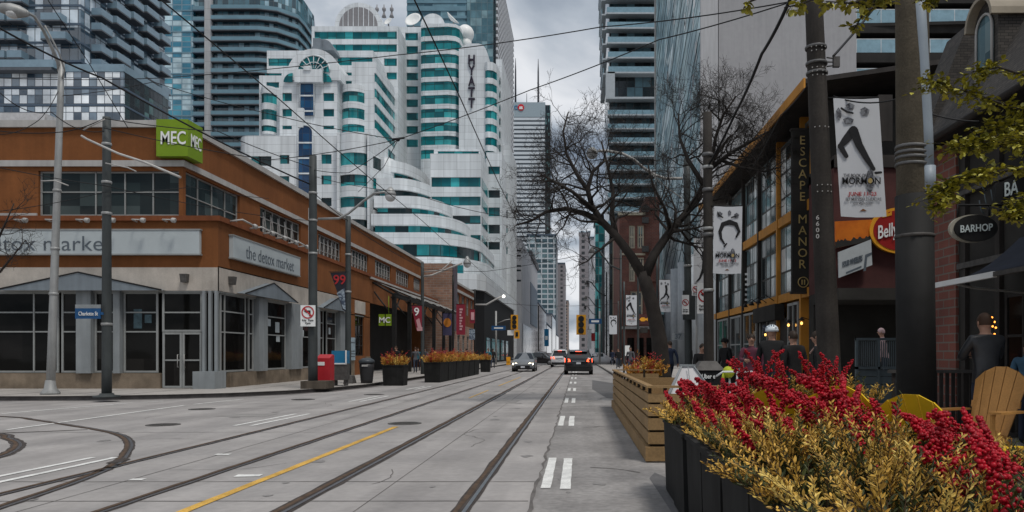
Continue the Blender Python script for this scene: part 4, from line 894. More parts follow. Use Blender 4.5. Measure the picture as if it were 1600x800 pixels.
for i, yv in enumerate((321, 339, 384)): b = MB(); b.box(wx(1003, 91.5), wx(1013, 91.5), 91, 91.6, wz(yv + 9, 91), wz(yv, 91)); b.build('hanging_panel', M_iron, t)

# ------------------------------------------------------------------ dark balcony tower, slanted glass block and concrete block on the right
t5 = thing('dark_balcony_tower', 'dark tower of wide white edged balconies rising behind the bare tree', 'building', (11, 152, 0))
Y = 152.0; x0, x1 = wx(952, Y), wx(1040, Y); M_tz = glass('dark balcony glazing', [(.012, .017, .02), (.03, .055, .065), (.10, .17, .2)], 1.6, 3, line=.12, lcol=(.015, .018, .02), rough=.1, ior=1.6)  # dark glass, tone differs at random from pane to pane
M_edge = mat('white slab edge', (.42, .46, .49), rough=.5, var=.1); M_fr = mat('balcony front panel', (.20, .33, .40), rough=.3, var=.15, spec=.5)
b = MB(); b.box(x0, x1, Y, Y + 25, wz(160, Y), 90); b.build('wall', M_tz, t5)
b = MB(); b.box(wx(952, Y), x1, Y + .2, Y + 24, 0, wz(160, Y) - .01); b.build('lower_wall', M_tz, t5)
for k in range(12):
    y = 115 - 23.2 * k; z = wz(y, Y - 2); lx = wx(949 - k * .55, Y)
    b = MB(); b.box(lx, x1, Y - 2.2, Y, z, z + .3, 0); b.box(lx + .1, x1, Y - 2.15, Y - 2.05, z + .31, z + 1.35, 1); b.box(lx - .9, lx - .002, Y - 1.5, Y + 16, z, z + .3, 0); b.box(lx - .9, lx - .8, Y - 1.4, Y + 16, z + .31, z + 1.35, 1); b.box(lx, x1, Y - 2.0, Y - .2, z + .005, z + .31, 2)
    b.build('balcony', [M_edge, M_fr, M_dark], t5)
b = MB(); b.box(wx(946, Y), x1, Y - 2.2, Y + .0, wz(160, Y) , wz(157, Y)); b.box(wx(946, Y), wx(960, Y), Y - 2.2, Y - .01, wz(157, Y) + .01, wz(118, Y)); b.build('transfer_slab', M_edge, t5)
for k in range(9):
    z = wz(182 + 21.5 * k, Y - 1)
    b = MB(); b.box(wx(949, Y), x1, Y - 1.7, Y + .1, z, z + .25, 0); b.box(wx(949, Y), x1, Y - 1.65, Y - 1.55, z + .26, z + 1.1, 1); b.build('lower_balcony', [M_edge, M_fr], t5)

t6 = thing('slanted_glass_building', 'pale blue glass block with slanting metal strips raised on grey columns', 'building', (14, 100, 0))
XG, Ya, Yb2, zu = 12.0, 75.0, 118.0, 11.4
M_ice = glass('pale slanted facade glass', [(.25, .37, .42), (.42, .56, .60), (.60, .71, .75)], 3.2, 2.9, line=.1, lcol=(.15, .25, .29), rough=.2, ior=1.1)
b = MB(); b.box(XG, XG + 14, Ya + .5, Yb2, zu, 70); b.build('wall', M_ice, t6)
b = MB(); b.box(XG - .15, XG + 14, Ya + .5, Yb2 + .2, zu - .5, zu - .002); b.box(XG - .2, XG + .1, Yb2 + .01, Yb2 + .6, zu, 72); b.build('edge_frame', M_trim, t6)
strips = []
for k in range(46):
    z0 = zu - 18 + k * 1.75 + (k % 3) * .3; b = MB(); A, B = Vector((XG + .0, Yb2, z0)), Vector((XG + .0, Ya + .5, z0 + 18.5)); d_ = (B - A)
    ta = max(0, (zu - A.z) / d_.z); tb_ = min(1, (70 - A.z) / d_.z)
    if tb_ <= ta + .02: continue
    b.tube([A + d_ * ta, A + d_ * tb_], .03 if k % 4 else .07, 4, smooth=False); strips.append(b)
many('slanted_strip', strips, mat('dark facade strip', (.07, .11, .13), rough=.45, var=.2), t6)
vb = []
for k in range(50):
    b = MB(); y = rng.uniform(Ya + 2, Yb2 - 2); z = rng.uniform(zu + 1, 62); b.box(XG - .012, XG - .004, y, y + rng.uniform(.5, 1.6), z, z + rng.uniform(.8, 2.4)); vb.append(b)
many('window', vb, glass('dark inset pane', [(.02, .035, .045), (.035, .06, .07), (.05, .08, .09)], 1, 1, line=0), t6)
M_col = mat('grey column', (.32, .345, .365), rough=.5, var=.1, streak=.12)
for i in range(6):
    b = MB(); b.lathe((11.2 + (i % 2) * .0, 62 + i * 6.2, .1), [(.75, 0), (.75, zu - .6)], 18); b.build('column', M_col, t6)
b = MB(); b.box(13, 26, Ya + 2, Yb2 - 2, .1, zu - .51); b.build('base_wall', M_dark, t6)
b = MB(); c = P(1057, 526, 77); 
b.box(c.x - .6, c.x + .6, 75.6, 75.75, c.z - .35, c.z + .35); b.build('number_plate', M_pier, t6); text('number', '37', M_ltr, t6, (c.x, 75.59, c.z), (1, 0, 0), height=.5, bold=.03)

t7 = thing('concrete_block', 'big plain grey concrete block with glass railed balconies at its right', 'building', (25, 80, 0))
Y = 74.9
M_c7 = mat('smooth grey concrete', (.325, .325, .335), rough=.8, var=.07, scale=.12, streak=.05, fine=.03); M_c7b = mat('lilac concrete strip', (.42, .425, .44), rough=.8, var=.08, scale=.2, streak=.1)
b = MB(); b.box(wx(1123, Y), wx(1338, Y), Y, Y + 30, 3, 60); b.build('wall', M_c7, t7)
b = MB(); b.box(wx(1095, Y), wx(1123, Y) - .06, Y + .05, Y + .47, 3, 60); b.build('corner_strip', M_c7b, t7)
b = MB(); b.box(wx(1338, Y) + .01, 62, Y + 2.2, Y + 30, 0, 60); b.build('recess_wall', glass('dark balcony recess', [(.01, .012, .013), (.02, .026, .028), (.07, .11, .12)], 1.8, 2.9, line=.1, rough=.1), t7)
for k in range(9):
    yb_ = 136 + 46.4 * (1.8 - k) ; z = wz(yb_, Y)
    if z < 16: continue
    b = MB(); b.box(wx(1338, Y) + .02, 62, Y + .3, Y + 2.19, z - .95, z, 0)
    if k % 2 == 0: b.prism([(wx(1362, Y), Y + .3), (62, Y - 1.6), (62, Y + .3)], z - .3, z, 0)
    for j in range(9): x = wx(1338, Y) + .1 + j * 2.4; b.box(x, x + .07, Y + .3, Y + .36, z, z + 1.3, 2)
    b.box(wx(1338, Y) + .1, 62, Y + .3, Y + .35, z + 1.3, z + 1.37, 2); b.box(wx(1338, Y) + .1, 62, Y + .31, Y + .34, z + .02, z + 1.29, 1)
    b.build('balcony', [M_dark, M_fr, mat('pale railing', (.5, .54, .56), rough=.4)], t7)
# ------------------------------------------------------------------ right side: timber and glass venue
M_ofas = mat('ochre painted timber', (.52, .23, .035), rough=.6, var=.15, scale=1.5, streak=.1)
M_dwood = mat('dark stained timber', (.035, .03, .027), rough=.7, var=.3, scale=2, streak=.2)
M_vg = glass('venue glass', [(.03, .04, .043), (.15, .23, .25), (.66, .70, .70)], .62, .78, line=.07, lcol=(.03, .03, .028), rough=.08, ior=1.6, stops=(0, .28, .66))  # teal and white panes: the pale reflection is painted into the glass colour
M_black2 = mat('black render', (.034, .032, .029), rough=.95, var=.3, scale=1.2)
M_gold = mat('gold lettering', (.46, .34, .14), rough=.45, var=.1, metal=.2)
M_cream2 = mat('cream lettering', (.62, .58, .48), rough=.5)
VX = 6.5; v0, v1 = 20.6, 36.0
ve = thing('timber_venue', 'two storey glazed venue with ochre timber beams and sloping eave', 'building', (8, 28, ZS)); fr = FZ(VX, 0)
b = MB(); b.box(VX + .3, 14, v0 + .3, v1, ZS, 8.2); b.box(VX + .02, 14, v0, v0 + .29, ZS, 8.2); b.build('wall', M_black2, ve)
b = MB(); b.hexa([(VX - .75, v0 - 1.2, 8.22), (14, v0 - 1.2, 9.4), (14, v1 + .3, 9.4), (VX - .75, v1 + .3, 8.22), (VX - .75, v0 - 1.2, 8.34), (14, v0 - 1.2, 9.52), (14, v1 + .3, 9.52), (VX - .75, v1 + .3, 8.34)]); b.build('roof', M_dwood, ve)
b = MB(); b.box(VX - .80, VX - .752, v0 - 1.2, v1 + .35, 8.10, 8.36); b.build('fascia', M_ofas, ve)
ys = [21.0, 22.0, 24.6, 27.2, 29.8, 32.4, 35.4]
for z0, z1 in ((3.25, 5.35), (5.7, 7.95)):
    for a, c in zip(ys[:-1], ys[1:]): window(ve, fr, a + .08, c - .08, z0, z1, cols=max(1, int((c - a) / .62)), rows=1, d=.0, gm=M_vg, fm=mat('venue mullion', (.13, .155, .155), rough=.5), fw=.05, th=.022)
b = MB()
for z0, z1 in ((2.98, 3.24), (5.38, 5.68)): b.box(VX - .12, VX + .28, v0, v1, z0, z1)
b.build('beam', M_ofas, ve)
for y in ys: b = MB(); b.box(VX - .14, VX + .2, y - .07, y + .07, ZS if y > 21.5 else 3.25, 8.15); b.build('post', M_ofas if y < 25 else M_dwood, ve)
for a, c in ((22.2, 23.3), (24.8, 26.9), (27.4, 29.5), (30.0, 32.1), (32.6, 35)): window(ve, fr, a, c, .6, 2.9, cols=2, rows=[1] and 2, d=.1, gm=glass('street level glass', [(.02, .02, .02), (.05, .055, .055), (.22, .24, .24)], .8, 1.1, line=0, rough=.06, ior=1.5), fm=M_frame, fw=.08)
b = MB(); b.fb(fr, 23.4, 24.5, ZS, 2.5, -.05, .05); d_ = b.build('door', M_dwood, ve)
b = MB(); b.fb(fr, 24.0, 27.0, 2.45, 2.95, .05, .35); b.build('fascia_board', M_black2, ve)
M_lampglow = mat('warm lamp glow', (.9, .5, .1), emit=(1, .5, .12, 2.2))
for px, py in ((1242, 508), (1263, 505), (1205, 523)):
    Y = VX * F / (px - CX) - .1; c = P(px, py, Y); c.x = VX - .22; l = MB(); l.lathe(c, [(.02, .16), (.09, .1), (.1, .08)], 8); l.tube([c + Vector((.22, 0, .1)), c + Vector((0, 0, .17))], .012, 5); lo = l.build('lantern', M_black, ve)
    g = MB(); g.ball(c, .036, 10, sc=(1, 1, 1.3)); g.build('bulb', M_lampglow, lo)
for y in (25, 26, 27): b = MB(); b.tube([(VX - .1, y, 3.1), (VX - .4, y, 3.3), (VX - .6, y, 3.15)], .015, 5); b.lathe((VX - .62, y, 3.02), [(.1, 0), (.07, .07), (.03, .13)], 8); b.build('gooseneck_lamp', M_black, ve)
# blade sign with its letters one under the other
t = thing('blade_sign', 'tall black blade sign with gold letters running downwards on the timber venue', 'shop sign', P(1254, 455, 21.4))
x0, x1, zt, zb_ = wx(1238, 21.4), wx(1272, 21.4), wz(203, 21.4), wz(456, 21.4)
b = MB(); b.box(x0, x1, 21.4, 21.55, zb_, zt); b.build('board', M_black2, t)
b = MB(); [b.box(x0 - .03, x1 + .03, 21.38, 21.57, z, z + .05) for z in (zb_ - .05, zt)]; b.box(VX - .1, VX, 21.4, 21.5, 6, 6.1); b.build('sign_frame', M_dwood, t)
for i, ch in enumerate('ESCAPE MANOR'):
    if ch != ' ': text('letter', ch, M_gold, t, P(1254, 219 + i * 17.6, 21.39), (1, 0, 0), height=.235, bold=.0)
b = MB(); c = P(1255, 441, 21.39); b.tube([c + Vector((math.cos(a) * .14, -.01, math.sin(a) * .14)) for a in [2 * math.pi * i / 16 for i in range(17)]], .015, 4); b.box(c.x - .05, c.x - .02, c.y - .02, c.y, c.z - .07, c.z + .07); b.box(c.x + .02, c.x + .05, c.y - .02, c.y, c.z - .07, c.z + .07); b.build('emblem', M_gold, t)
def panel(name, label, cat, Y, pts, m, th=.05):
    """A flat board facing down the street, outline in picture pixels at distance Y."""
    b = MB(); b.extr([P(*p, Y) for p in pts], (0, th, 0)); t = thing(name, label, cat, P(*pts[-1], Y)); b.build('board', m, t); return t
t = panel('mural_banner', 'dark mural banner with a red patch, high on the far end of the timber venue', 'banner', 33, [(1146, 345), (1164, 322), (1164, 470), (1146, 478)], M_black2)
b = MB(); b.extr([P(*p, 32.98) for p in ((1147, 352), (1163, 330), (1163, 345), (1150, 362))], (0, .01, 0)); b.build('print', mat('faded red print', (.25, .03, .05), rough=.7), t)
t = panel('vertical_banner', 'black hanging banner with small white print between the venue windows', 'banner', 29.5, [(1160, 395), (1180, 390), (1180, 482), (1161, 486)], M_black2)
b = MB()
for i in range(6): a = P(1164, 430 + i * 8, 29.48); b.box(a.x, a.x + .2 + .1 * (i % 3), a.y - .01, a.y, a.z, a.z + .08)
b.build('print', M_white_p, t)
t = thing('street_awning', 'small dark awning with pale stripe over the doorway beyond the venue', 'awning', (wx(1150, 38), 38, 2.3)); b = MB()
b.hexa([P(1133, 525, 37.5), P(1165, 520, 37.5), P(1165, 515, 39), P(1140, 520, 39), P(1143, 497, 38.8), P(1168, 495, 38.8), P(1168, 494, 39.2), P(1144, 496, 39.2)]); b.build('canopy', M_black2, t)
b = MB(); b.hexa([P(1135, 517, 37.4), P(1146, 515, 37.4), P(1146, 515, 37.45), P(1135, 517, 37.45), P(1138, 507, 37.8), P(1149, 505, 37.8), P(1149, 505, 37.85), P(1138, 507, 37.85)]); b.build('stripe', M_white_p, t)

# shop front with oval sign
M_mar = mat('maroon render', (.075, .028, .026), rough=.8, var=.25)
sb = thing('maroon_shop', 'dark maroon shop with round yellow rimmed sign and shaded patio', 'building', (9, 19.5, ZS)); Y = 18.5
b = MB(); b.box(wx(1303, Y), 14, Y, Y + 2, wz(452, Y), wz(248, Y)); b.build('wall', M_mar, sb)
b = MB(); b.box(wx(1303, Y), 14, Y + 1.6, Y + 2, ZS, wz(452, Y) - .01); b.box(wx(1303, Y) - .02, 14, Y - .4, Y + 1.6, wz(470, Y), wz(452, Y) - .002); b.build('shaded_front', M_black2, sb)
b = MB(); b.box(wx(1303, Y), 14, Y - .05, Y + 2, wz(262, Y), wz(246, Y) + .05); b.box(wx(1370, Y), wx(1392, Y), Y - .1, Y - .051, wz(222, Y), wz(150, Y)); b.build('parapet', M_dwood, sb)
b = MB(); b.box(wx(1374, 19), wx(1392, 19), 18.9, 19.4, wz(183, 19), wz(155, 19)); b.build('peach_panel', mat('peach plaster', (.42, .26, .19), rough=.8), sb)  # small peach coloured panel above the parapet
t = panel('sunset_sign', 'orange sunset coloured sign panel with dark tree line, above the white poster', 'shop sign', Y - .12, [(1305, 346), (1362, 343), (1362, 376), (1305, 388)], mat('sunset orange', (.60, .16, .015), rough=.5, two=(.48, .11, .012), scale=1.2))
b = MB(); pts = [(1305, 388)] + [(1305 + i * 2.2, 380 - i * .3 - rng.uniform(0, 6)) for i in range(26)] + [(1362, 376)]; b.extr([P(*p, Y - .125) for p in pts], (0, .004, 0)); b.build('tree_line', M_black2, t)
t = panel('menu_poster', 'white tilted menu poster under the orange sunset panel', 'poster', Y - .2, [(1310, 394), (1361, 374), (1363, 414), (1311, 434)], mat('poster paper', (.44, .47, .48), rough=.5, var=.1, scale=3))
text('lettering', 'FOUR WHEELERS', M_ltr, t, P(1332, 408, Y - .205), (1, 0, .34), width=.5, height=.14, bold=.02)
b = MB(); b.extr([P(*p, Y - .206) for p in ((1322, 425), (1346, 415), (1346, 418), (1322, 428))], (0, .004, 0)); b.extr([P(*p, Y - .206) for p in ((1349, 424), (1352, 398), (1362, 394), (1362, 398), (1355, 402), (1353, 423))], (0, .004, 0)); b.build('print', M_ltr, t)
t = thing('oval_sign', 'round red sandwich shop sign with thick yellow rim and bulging white letters', 'shop sign', P(1405, 396, Y - .2))
c = P(1406, 360, Y - .15); ov = lambda s, d: [c + Vector((math.cos(a) * .72 * s, d, math.sin(a) * .55 * s)) for a in [2 * math.pi * i / 40 for i in range(40)]]
b = MB(); b.extr(ov(1, 0), (0, .1, 0)); b.build('rim', mat('sign yellow', (.72, .33, .03), rough=.4), t); b = MB(); b.extr(ov(.88, -.01), (0, .05, 0)); b.build('face', mat('sign red', (.30, .022, .02), rough=.4), t)
text('lettering', 'BellyBusters', M_white_p, t, c + Vector((.08, -.03, .03)), (1, 0, .22), width=1.25, height=.42, bold=.014); text('lettering', 'SUBMARINES', mat('sign yellow', (.72, .33, .03)), t, c + Vector((.3, -.03, -.28)), (1, 0, .1), width=.7, height=.1, bold=.02)
b = MB(); b.extr([c + Vector((-.42, -.02, .3)), c + Vector((-.2, -.02, .36)), c + Vector((-.2, -.02, .46)), c + Vector((-.27, -.02, .4)), c + Vector((-.31, -.02, .48)), c + Vector((-.35, -.02, .39)), c + Vector((-.42, -.02, .42))], (0, .02, 0)); b.build('crown_mark', mat('sign yellow', (.72, .33, .03)), t)
t = thing('patio_railing', 'blue grey slatted patio gate and low boarded wall in front of the dark shop', 'railing', P(1375, 612, 16))
b = MB()
for y in (16,):
    for i in range(23): x = wx(1340 + i * 3.1, y); b.box(x, x + .018, y, y + .02, wz(573, y), wz(533, y))
M_rg = mat('blue grey paint', (.10, .125, .135), rough=.6, var=.2)
b.build('slat', M_rg, t)['kind'] = 'stuff'
b = MB(); b.box(wx(1337, 16), wx(1411, 16), 15.98, 16.06, wz(532, 16), wz(528, 16)); b.box(wx(1337, 16), wx(1411, 16), 15.97, 16.05, wz(577, 16), wz(573, 16)); [b.box(wx(p, 16), wx(p, 16) + .05, 15.97, 16.05, .1, wz(528, 16)) for p in (1337, 1371, 1408)]; b.build('frame', M_rg, t)
b = MB(); [b.box(wx(1340, 16), wx(1408, 16), 16.0, 16.04, wz(y1, 16), wz(y0, 16)) for y0, y1 in ((578, 588), (589, 600), (601, 640))]; b.build('boards', M_rg, t)

# dark pub house with shingled roof
M_shin = brick_mat('wood shingles', (.075, .066, .058), (.04, .036, .033), (.015, .014, .013), 3.2)
pub = thing('pub_house', 'dark pub house with steep shingle roof, arched dormer and awning', 'building', (9, 13, ZS))
b = MB(); b.box(6.9, 16, 7.0, 15.0, ZS, 5.4); b.build('wall', M_black2, pub)
b = MB(); b.hexa([(6.5, 6.8, 5.35), (16, 6.8, 5.35), (16, 15.2, 5.35), (6.5, 15.2, 5.35), (8.3, 7.2, 8.6), (15, 7.2, 8.6), (15, 14.8, 8.6), (8.3, 14.8, 8.6)]); b.build('roof', M_shin, pub)
b = MB(); b.hexa([(6.45, 14.5, 5.3), (7.3, 14.5, 5.3), (7.3, 15.3, 5.3), (6.45, 15.3, 5.3), (7.35, 14.5, 7.6), (7.9, 14.5, 7.6), (7.9, 15.3, 7.6), (7.35, 15.3, 7.6)]); b.build('gable_end', M_shin, pub)
dy0, dy1 = 12.7, 13.45
b = MB(); b.box(6.95, 8.5, dy0, dy1, 5.6, 7.0); b.extr([(6.95, (dy0 + dy1) / 2 + .375 * math.cos(a), 7.0 + .375 * math.sin(a)) for a in [math.pi * i / 10 for i in range(11)]], (1.4, 0, 0)); dm = b.build('dormer', M_shin, pub)
b = MB(); b.extr([(6.93, dy0 + .12, 5.8), (6.93, dy1 - .12, 5.8)] + [(6.93, (dy0 + dy1) / 2 + .255 * math.cos(a), 6.9 + .255 * math.sin(a)) for a in [math.pi * i / 10 for i in range(11)]], (.015, 0, 0)); b.build('dormer_window', glass('dormer glass', [(.06, .11, .13), (.12, .2, .23), (.2, .28, .3)], .4, .5, line=0, rough=.08, ior=1.7), dm)
b = MB(); b.tube([(6.91, dy0 + .12, 5.8), (6.91, dy0 + .12, 6.9)] + [(6.91, (dy0 + dy1) / 2 - .255 * math.cos(a), 6.9 + .255 * math.sin(a)) for a in [math.pi * i / 10 for i in range(11)]] + [(6.91, dy1 - .12, 5.8)], .025, 5); b.build('window_frame', M_trim, dm)
hood = [((dy0 + dy1) / 2 + .45 * math.cos(a), 7.0 + .45 * math.sin(a)) for a in [math.pi * i / 12 for i in range(13)]]
b = MB(); b.extr([(6.8, y, z) for y, z in hood] + [(6.8, y * .0 + ((dy0 + dy1) / 2 + (y - (dy0 + dy1) / 2) * .86), 7.0 + (z - 7) * .86) for y, z in reversed(hood)], (.9, 0, 0)); b.build('hood', mat('weathered sheet metal', (.30, .26, .2), rough=.6, var=.2), dm)
b = MB(); b.tube([(6.45, 6.8, 5.3), (6.45, 15.3, 5.3)], .07, 6); b.build('gutter', M_dwood, pub)
aw = thing('retracting_awning', 'slack dark blue awning with a white front bar over the pub terrace', 'awning', (6, 10.5, 2.4))
b = MB(); n = 8
for i in range(n):
    a, c = i / n, (i + 1) / n; q = lambda s, y: (5.6 + 1.35 * s, y, 2.5 + .75 * s - .18 * math.sin(math.pi * s))
    b.add([q(a, 7.6), q(a, 12.0), q(c, 12.0), q(c, 7.6), *[(x, y, z - .02) for x, y, z in (q(a, 7.6), q(a, 12.0), q(c, 12.0), q(c, 7.6))]], [(0, 1, 2, 3), (4, 7, 6, 5), (0, 3, 7, 4), (1, 5, 6, 2)], smooth=False)
b.build('canopy', mat('navy canvas', (.03, .035, .05), rough=.7, var=.25), aw)
b = MB(); b.box(5.56, 5.62, 10.3, 12.02, 2.42, 2.5); b.build('front_bar', M_white_p, aw); b = MB(); b.box(5.56, 5.62, 7.6, 10.29, 2.43, 2.49); b.build('front_bar', M_iron, aw)
b = MB(); [b.tube([(6.9, y, 2.3), (6.2, y + .4, 2.42), (5.65, y, 2.46)], .02, 5) for y in (8, 11.6)]; b.build('folding_arm', M_trim, aw)
t = thing('pub_sign', 'black oval hanging pub sign with pale crescent edge and white letters', 'pub sign', P(1520, 380, 11)); c = P(1520, 357, 11)
ov = lambda rx, rz, d, ox=0: [c + Vector((ox + math.cos(a) * rx, d, math.sin(a) * rz)) for a in [2 * math.pi * i / 32 for i in range(32)]]
b = MB(); b.extr(ov(.33, .2, .0), (0, .06, 0)); b.build('crescent', mat('pale crescent', (.36, .34, .28), rough=.5), t); b = MB(); b.extr(ov(.31, .19, -.03, .035), (0, .08, 0)); b.build('board', M_black, t)
text('lettering', 'BARHOP', mat('pale sign letters', (.55, .62, .62), rough=.5), t, c + Vector((.03, -.04, -.0)), (1, 0, .06), width=.46, height=.105, bold=.01)
b = MB(); b.tube([c + Vector((-.2, .03, .17)), c + Vector((-.2, .03, .34)), c + Vector((1.2, .03, .34))], .018, 6); b.tube([c + Vector((.25, .03, .19)), c + Vector((.25, .03, .34))], .015, 6); b.build('bracket', M_black, t)
t = thing('pub_fascia_sign', 'black fascia sign with large white letters cut off at the picture edge', 'pub sign', P(1590, 330, 10.4))
b = MB(); b.extr([P(*p, 10.4) for p in ((1556, 318), (1556, 288), (1640, 252), (1640, 300))], (0, .08, 0)); b.build('board', M_black, t)
text('lettering', 'BA', mat('pale sign letters', (.55, .62, .62)), t, P(1580, 294, 10.39), (1, 0, .22), width=.19, height=.19, bold=.012)
b = MB()
for i, (px, py) in enumerate(((1538, 325), (1548, 318), (1556, 326), (1533, 300), (1530, 335))): a = P(px, py - 22, 11.6); b.tube([a, a + Vector((.03, 0, -.16)), a + Vector((.08, 0, -.2))], .01, 4)
b.build('scroll_trim', M_rg, t)
b = MB(); b.box(6.84, 6.895, 13.9, 14.98, ZS, 5.3); b.build('brick_pier', M_brick2, pub)
for y in (8.6, 9.9, 11.2, 12.5, 13.6): b = MB(); b.box(6.82, 6.895, y - .07, y + .07, ZS, 4.9); b.build('timber_post', M_dwood, pub)
for a, c in ((8.75, 9.75), (10.05, 11.05), (11.35, 12.35)): window(pub, FZ(6.9, 0), a, c, 1.0, 2.35, cols=2, rows=[1] and 2, d=.005, gm=M_shop, fm=M_dwood, fw=.06, th=.03)
b = MB(); b.box(6.80, 6.895, 8, 13.8, 2.9, 3.0); b.box(6.80, 6.895, 8, 13.8, 4.2, 4.28); b.build('fascia_moulding', M_iron, pub)
tf = thing('terrace_fence', 'low black slatted terrace fence behind the man in the leather jacket', 'fence', (5.6, 11.6, ZS))
b = MB(); [b.box(4.75 + .09 * i, 4.75 + .09 * i + .05, 11.6, 11.63, .2, 1.1) for i in range(24)]; b.build('slats', M_dwood, tf)
b = MB(); b.box(4.7, 6.9, 11.57, 11.66, 1.101, 1.15); b.box(4.7, 6.9, 11.58, 11.65, ZS, .2); b.build('rail', M_iron, tf)
# string of warm bulbs in the doorway
t = thing('string_lights', 'short string of warm orange bulbs glowing in the dark pub doorway', 'string lights', P(1552, 525, 10.5))
b = MB(); b.tube([P(1551, 490, 10.5), P(1553, 500, 10.5), P(1551, 512, 10.5), P(1555, 524, 10.5)], .006, 4); b.build('cord', M_black, t)
for px, py in ((1550, 496), (1554, 503), (1551, 510), (1556, 512), (1554, 522)): b = MB(); b.ball(P(px, py, 10.5), .014, 8); b.build('bulb', mat('ember glow', (.9, .35, .05), emit=(1, .33, .05, 2.5)), t)
# ------------------------------------------------------------------ poles, lamps, signs and banners
M_pole = mat('grey galvanised pole', (.33, .335, .33), rough=.5, var=.18, scale=1.5, streak=.2, metal=.3)
M_gpole = mat('dark green grey pole', (.05, .057, .058), rough=.6, var=.25, scale=1.2, streak=.2)
M_wood = mat('weathered dark wood pole', (.040, .035, .031), rough=.85, var=.3, scale=1.3, streak=.35, fine=.15)
M_cpole = mat('mottled concrete pole', (.075, .063, .045), rough=.9, var=.3, scale=2.2, fine=.2, bump=.3)
M_strap = mat('dull steel strap', (.13, .13, .13), rough=.5, metal=.4)
M_cable = mat('black cable', (.012, .012, .013), rough=.6)
M_lampg = mat('lamp glass', (.55, .56, .56), rough=.15, var=.05)
M_red = mat('sign red', (.30, .022, .02), rough=.4); M_red2 = mat('prohibition red', (.42, .03, .035), rough=.45)
M_blue = mat('street sign blue', (.015, .075, .19), rough=.5)
def pole(name, label, x, y, z0, z1, r0, r1, m, base=None, lean=(0, 0), cat='pole', bands=(), n=14):
    t = thing(name, label, cat, (x, y, z0)); q = lambda z: Vector((x + lean[0] * (z - z0), y + lean[1] * (z - z0), z)); t['_'] = 0; del t['_']
    b = MB(); b.tube([q(z0 + (z1 - z0) * i / 8) for i in range(9)], [r0 + (r1 - r0) * i / 8 for i in range(9)], n); b.build('shaft', m, t)
    if base: b = MB(); b.lathe((x, y, z0), base, 16); b.build('base', m, t)
    for z in bands: r = r0 + (r1 - r0) * (z - z0) / (z1 - z0); b = MB(); b.lathe(q(z), [(r + .012, 0), (r + .022, .02), (r + .022, .06), (r + .012, .08)], 14); b.build('clamp', M_pole, t)
    t['q'] = 0; del t['q']
    return t, q
def lamp_head(par, c, d, s=1.0, m=None):
    d = Vector(d).normalized(); b = MB(); b.lathe(c, [(.05 * s, 0), (.09 * s, .06 * s), (.16 * s, .22 * s), (.17 * s, .4 * s), (.12 * s, .6 * s), (.03 * s, .68 * s)], 12, d); o = b.build('lamp_head', m or M_pole, par)
    g = MB(); g.ball(Vector(c) + d * .36 * s + Vector((0, 0, -.09 * s)), .16 * s, 12, sc=(1, 1, .7)); g.build('lens', M_lampg, o)
# left: tall grey street lamp
t, q = pole('street_lamp', 'tall galvanised street lamp with long bent arm, farthest left', -16.35, 23.8, ZS, wz(95, 23.8), .125, .085, M_pole, [(.27, 0), (.27, .06), (.17, .2), (.14, .42), (.13, .44)], (.034, 0), 'street lamp', (3.2, 4.6, 6.4))
b = MB(); ap = [P(93, 112, 23.8), P(91, 98, 23.7), P(80, 72, 23.4), P(68, 48, 23), P(54, 26, 22.6), P(40, 18, 22.3)]; b.tube(ap, [.06, .055, .05, .045, .042, .04], 8); b.build('arm', M_pole, t)
b = MB(); b.tube([P(95, 130, 23.8), P(101, 110, 23.7), P(92, 82, 23.4), P(70, 40, 22.9)], .028, 6); b.build('brace', M_pole, t); lamp_head(t, P(46, 22, 22.4), (-1, -.35, .12), 1.15)
# dark traction pole with pale bracket pipe and street name plate
t, q = pole('traction_pole', 'dark traction pole with a street name plate and pale bracket pipe on the left corner', -13.62, 22.2, ZS, wz(180, 22), .135, .11, M_gpole, [(.36, 0), (.36, .05), (.2, .07), (.18, .12)], (.0, 0), 'utility pole', (2.2, 5.4, 6.3, 7.4), 16)
b = MB(); b.tube([P(127, 212, 22), P(135, 217, 22), P(185, 240, 21.4), P(225, 253, 20.8), P(282, 277, 20)], .032, 7); b.tube([P(164, 186, 22), P(130, 203, 22)], .02, 5); b.build('bracket_pipe', M_trim, t)
b = MB(); b.tube([P(165, 255, 22), P(200, 262, 21.8), P(213, 268, 21.6)], .018, 5); b.tube([P(64, 283, 22), P(85, 282, 22), P(107, 290, 22)], .018, 5); b.build('small_bracket', M_trim, t)
s = thing('street_name_sign', 'blue street name plate with white letters on the dark left corner pole', 'street sign', P(138, 499, 21.9)); b = MB(); b.box(wx(119, 21.9), wx(158, 21.9), 21.85, 21.9, wz(498, 21.9), wz(482, 21.9)); b.box(wx(157, 21.9), wx(162, 21.9), 21.86, 21.9, wz(492, 21.9), wz(488, 21.9)); b.build('plate', M_blue, s)
b = MB(); b.box(wx(119, 21.9), wx(158, 21.9), 21.855, 21.895, wz(481.8, 21.9), wz(476, 21.9)); b.build('cap', M_pier, s)
text('lettering', 'Charlotte St', M_white_p, s, P(138, 490, 21.845), (1, 0, 0), width=.55, height=.11)
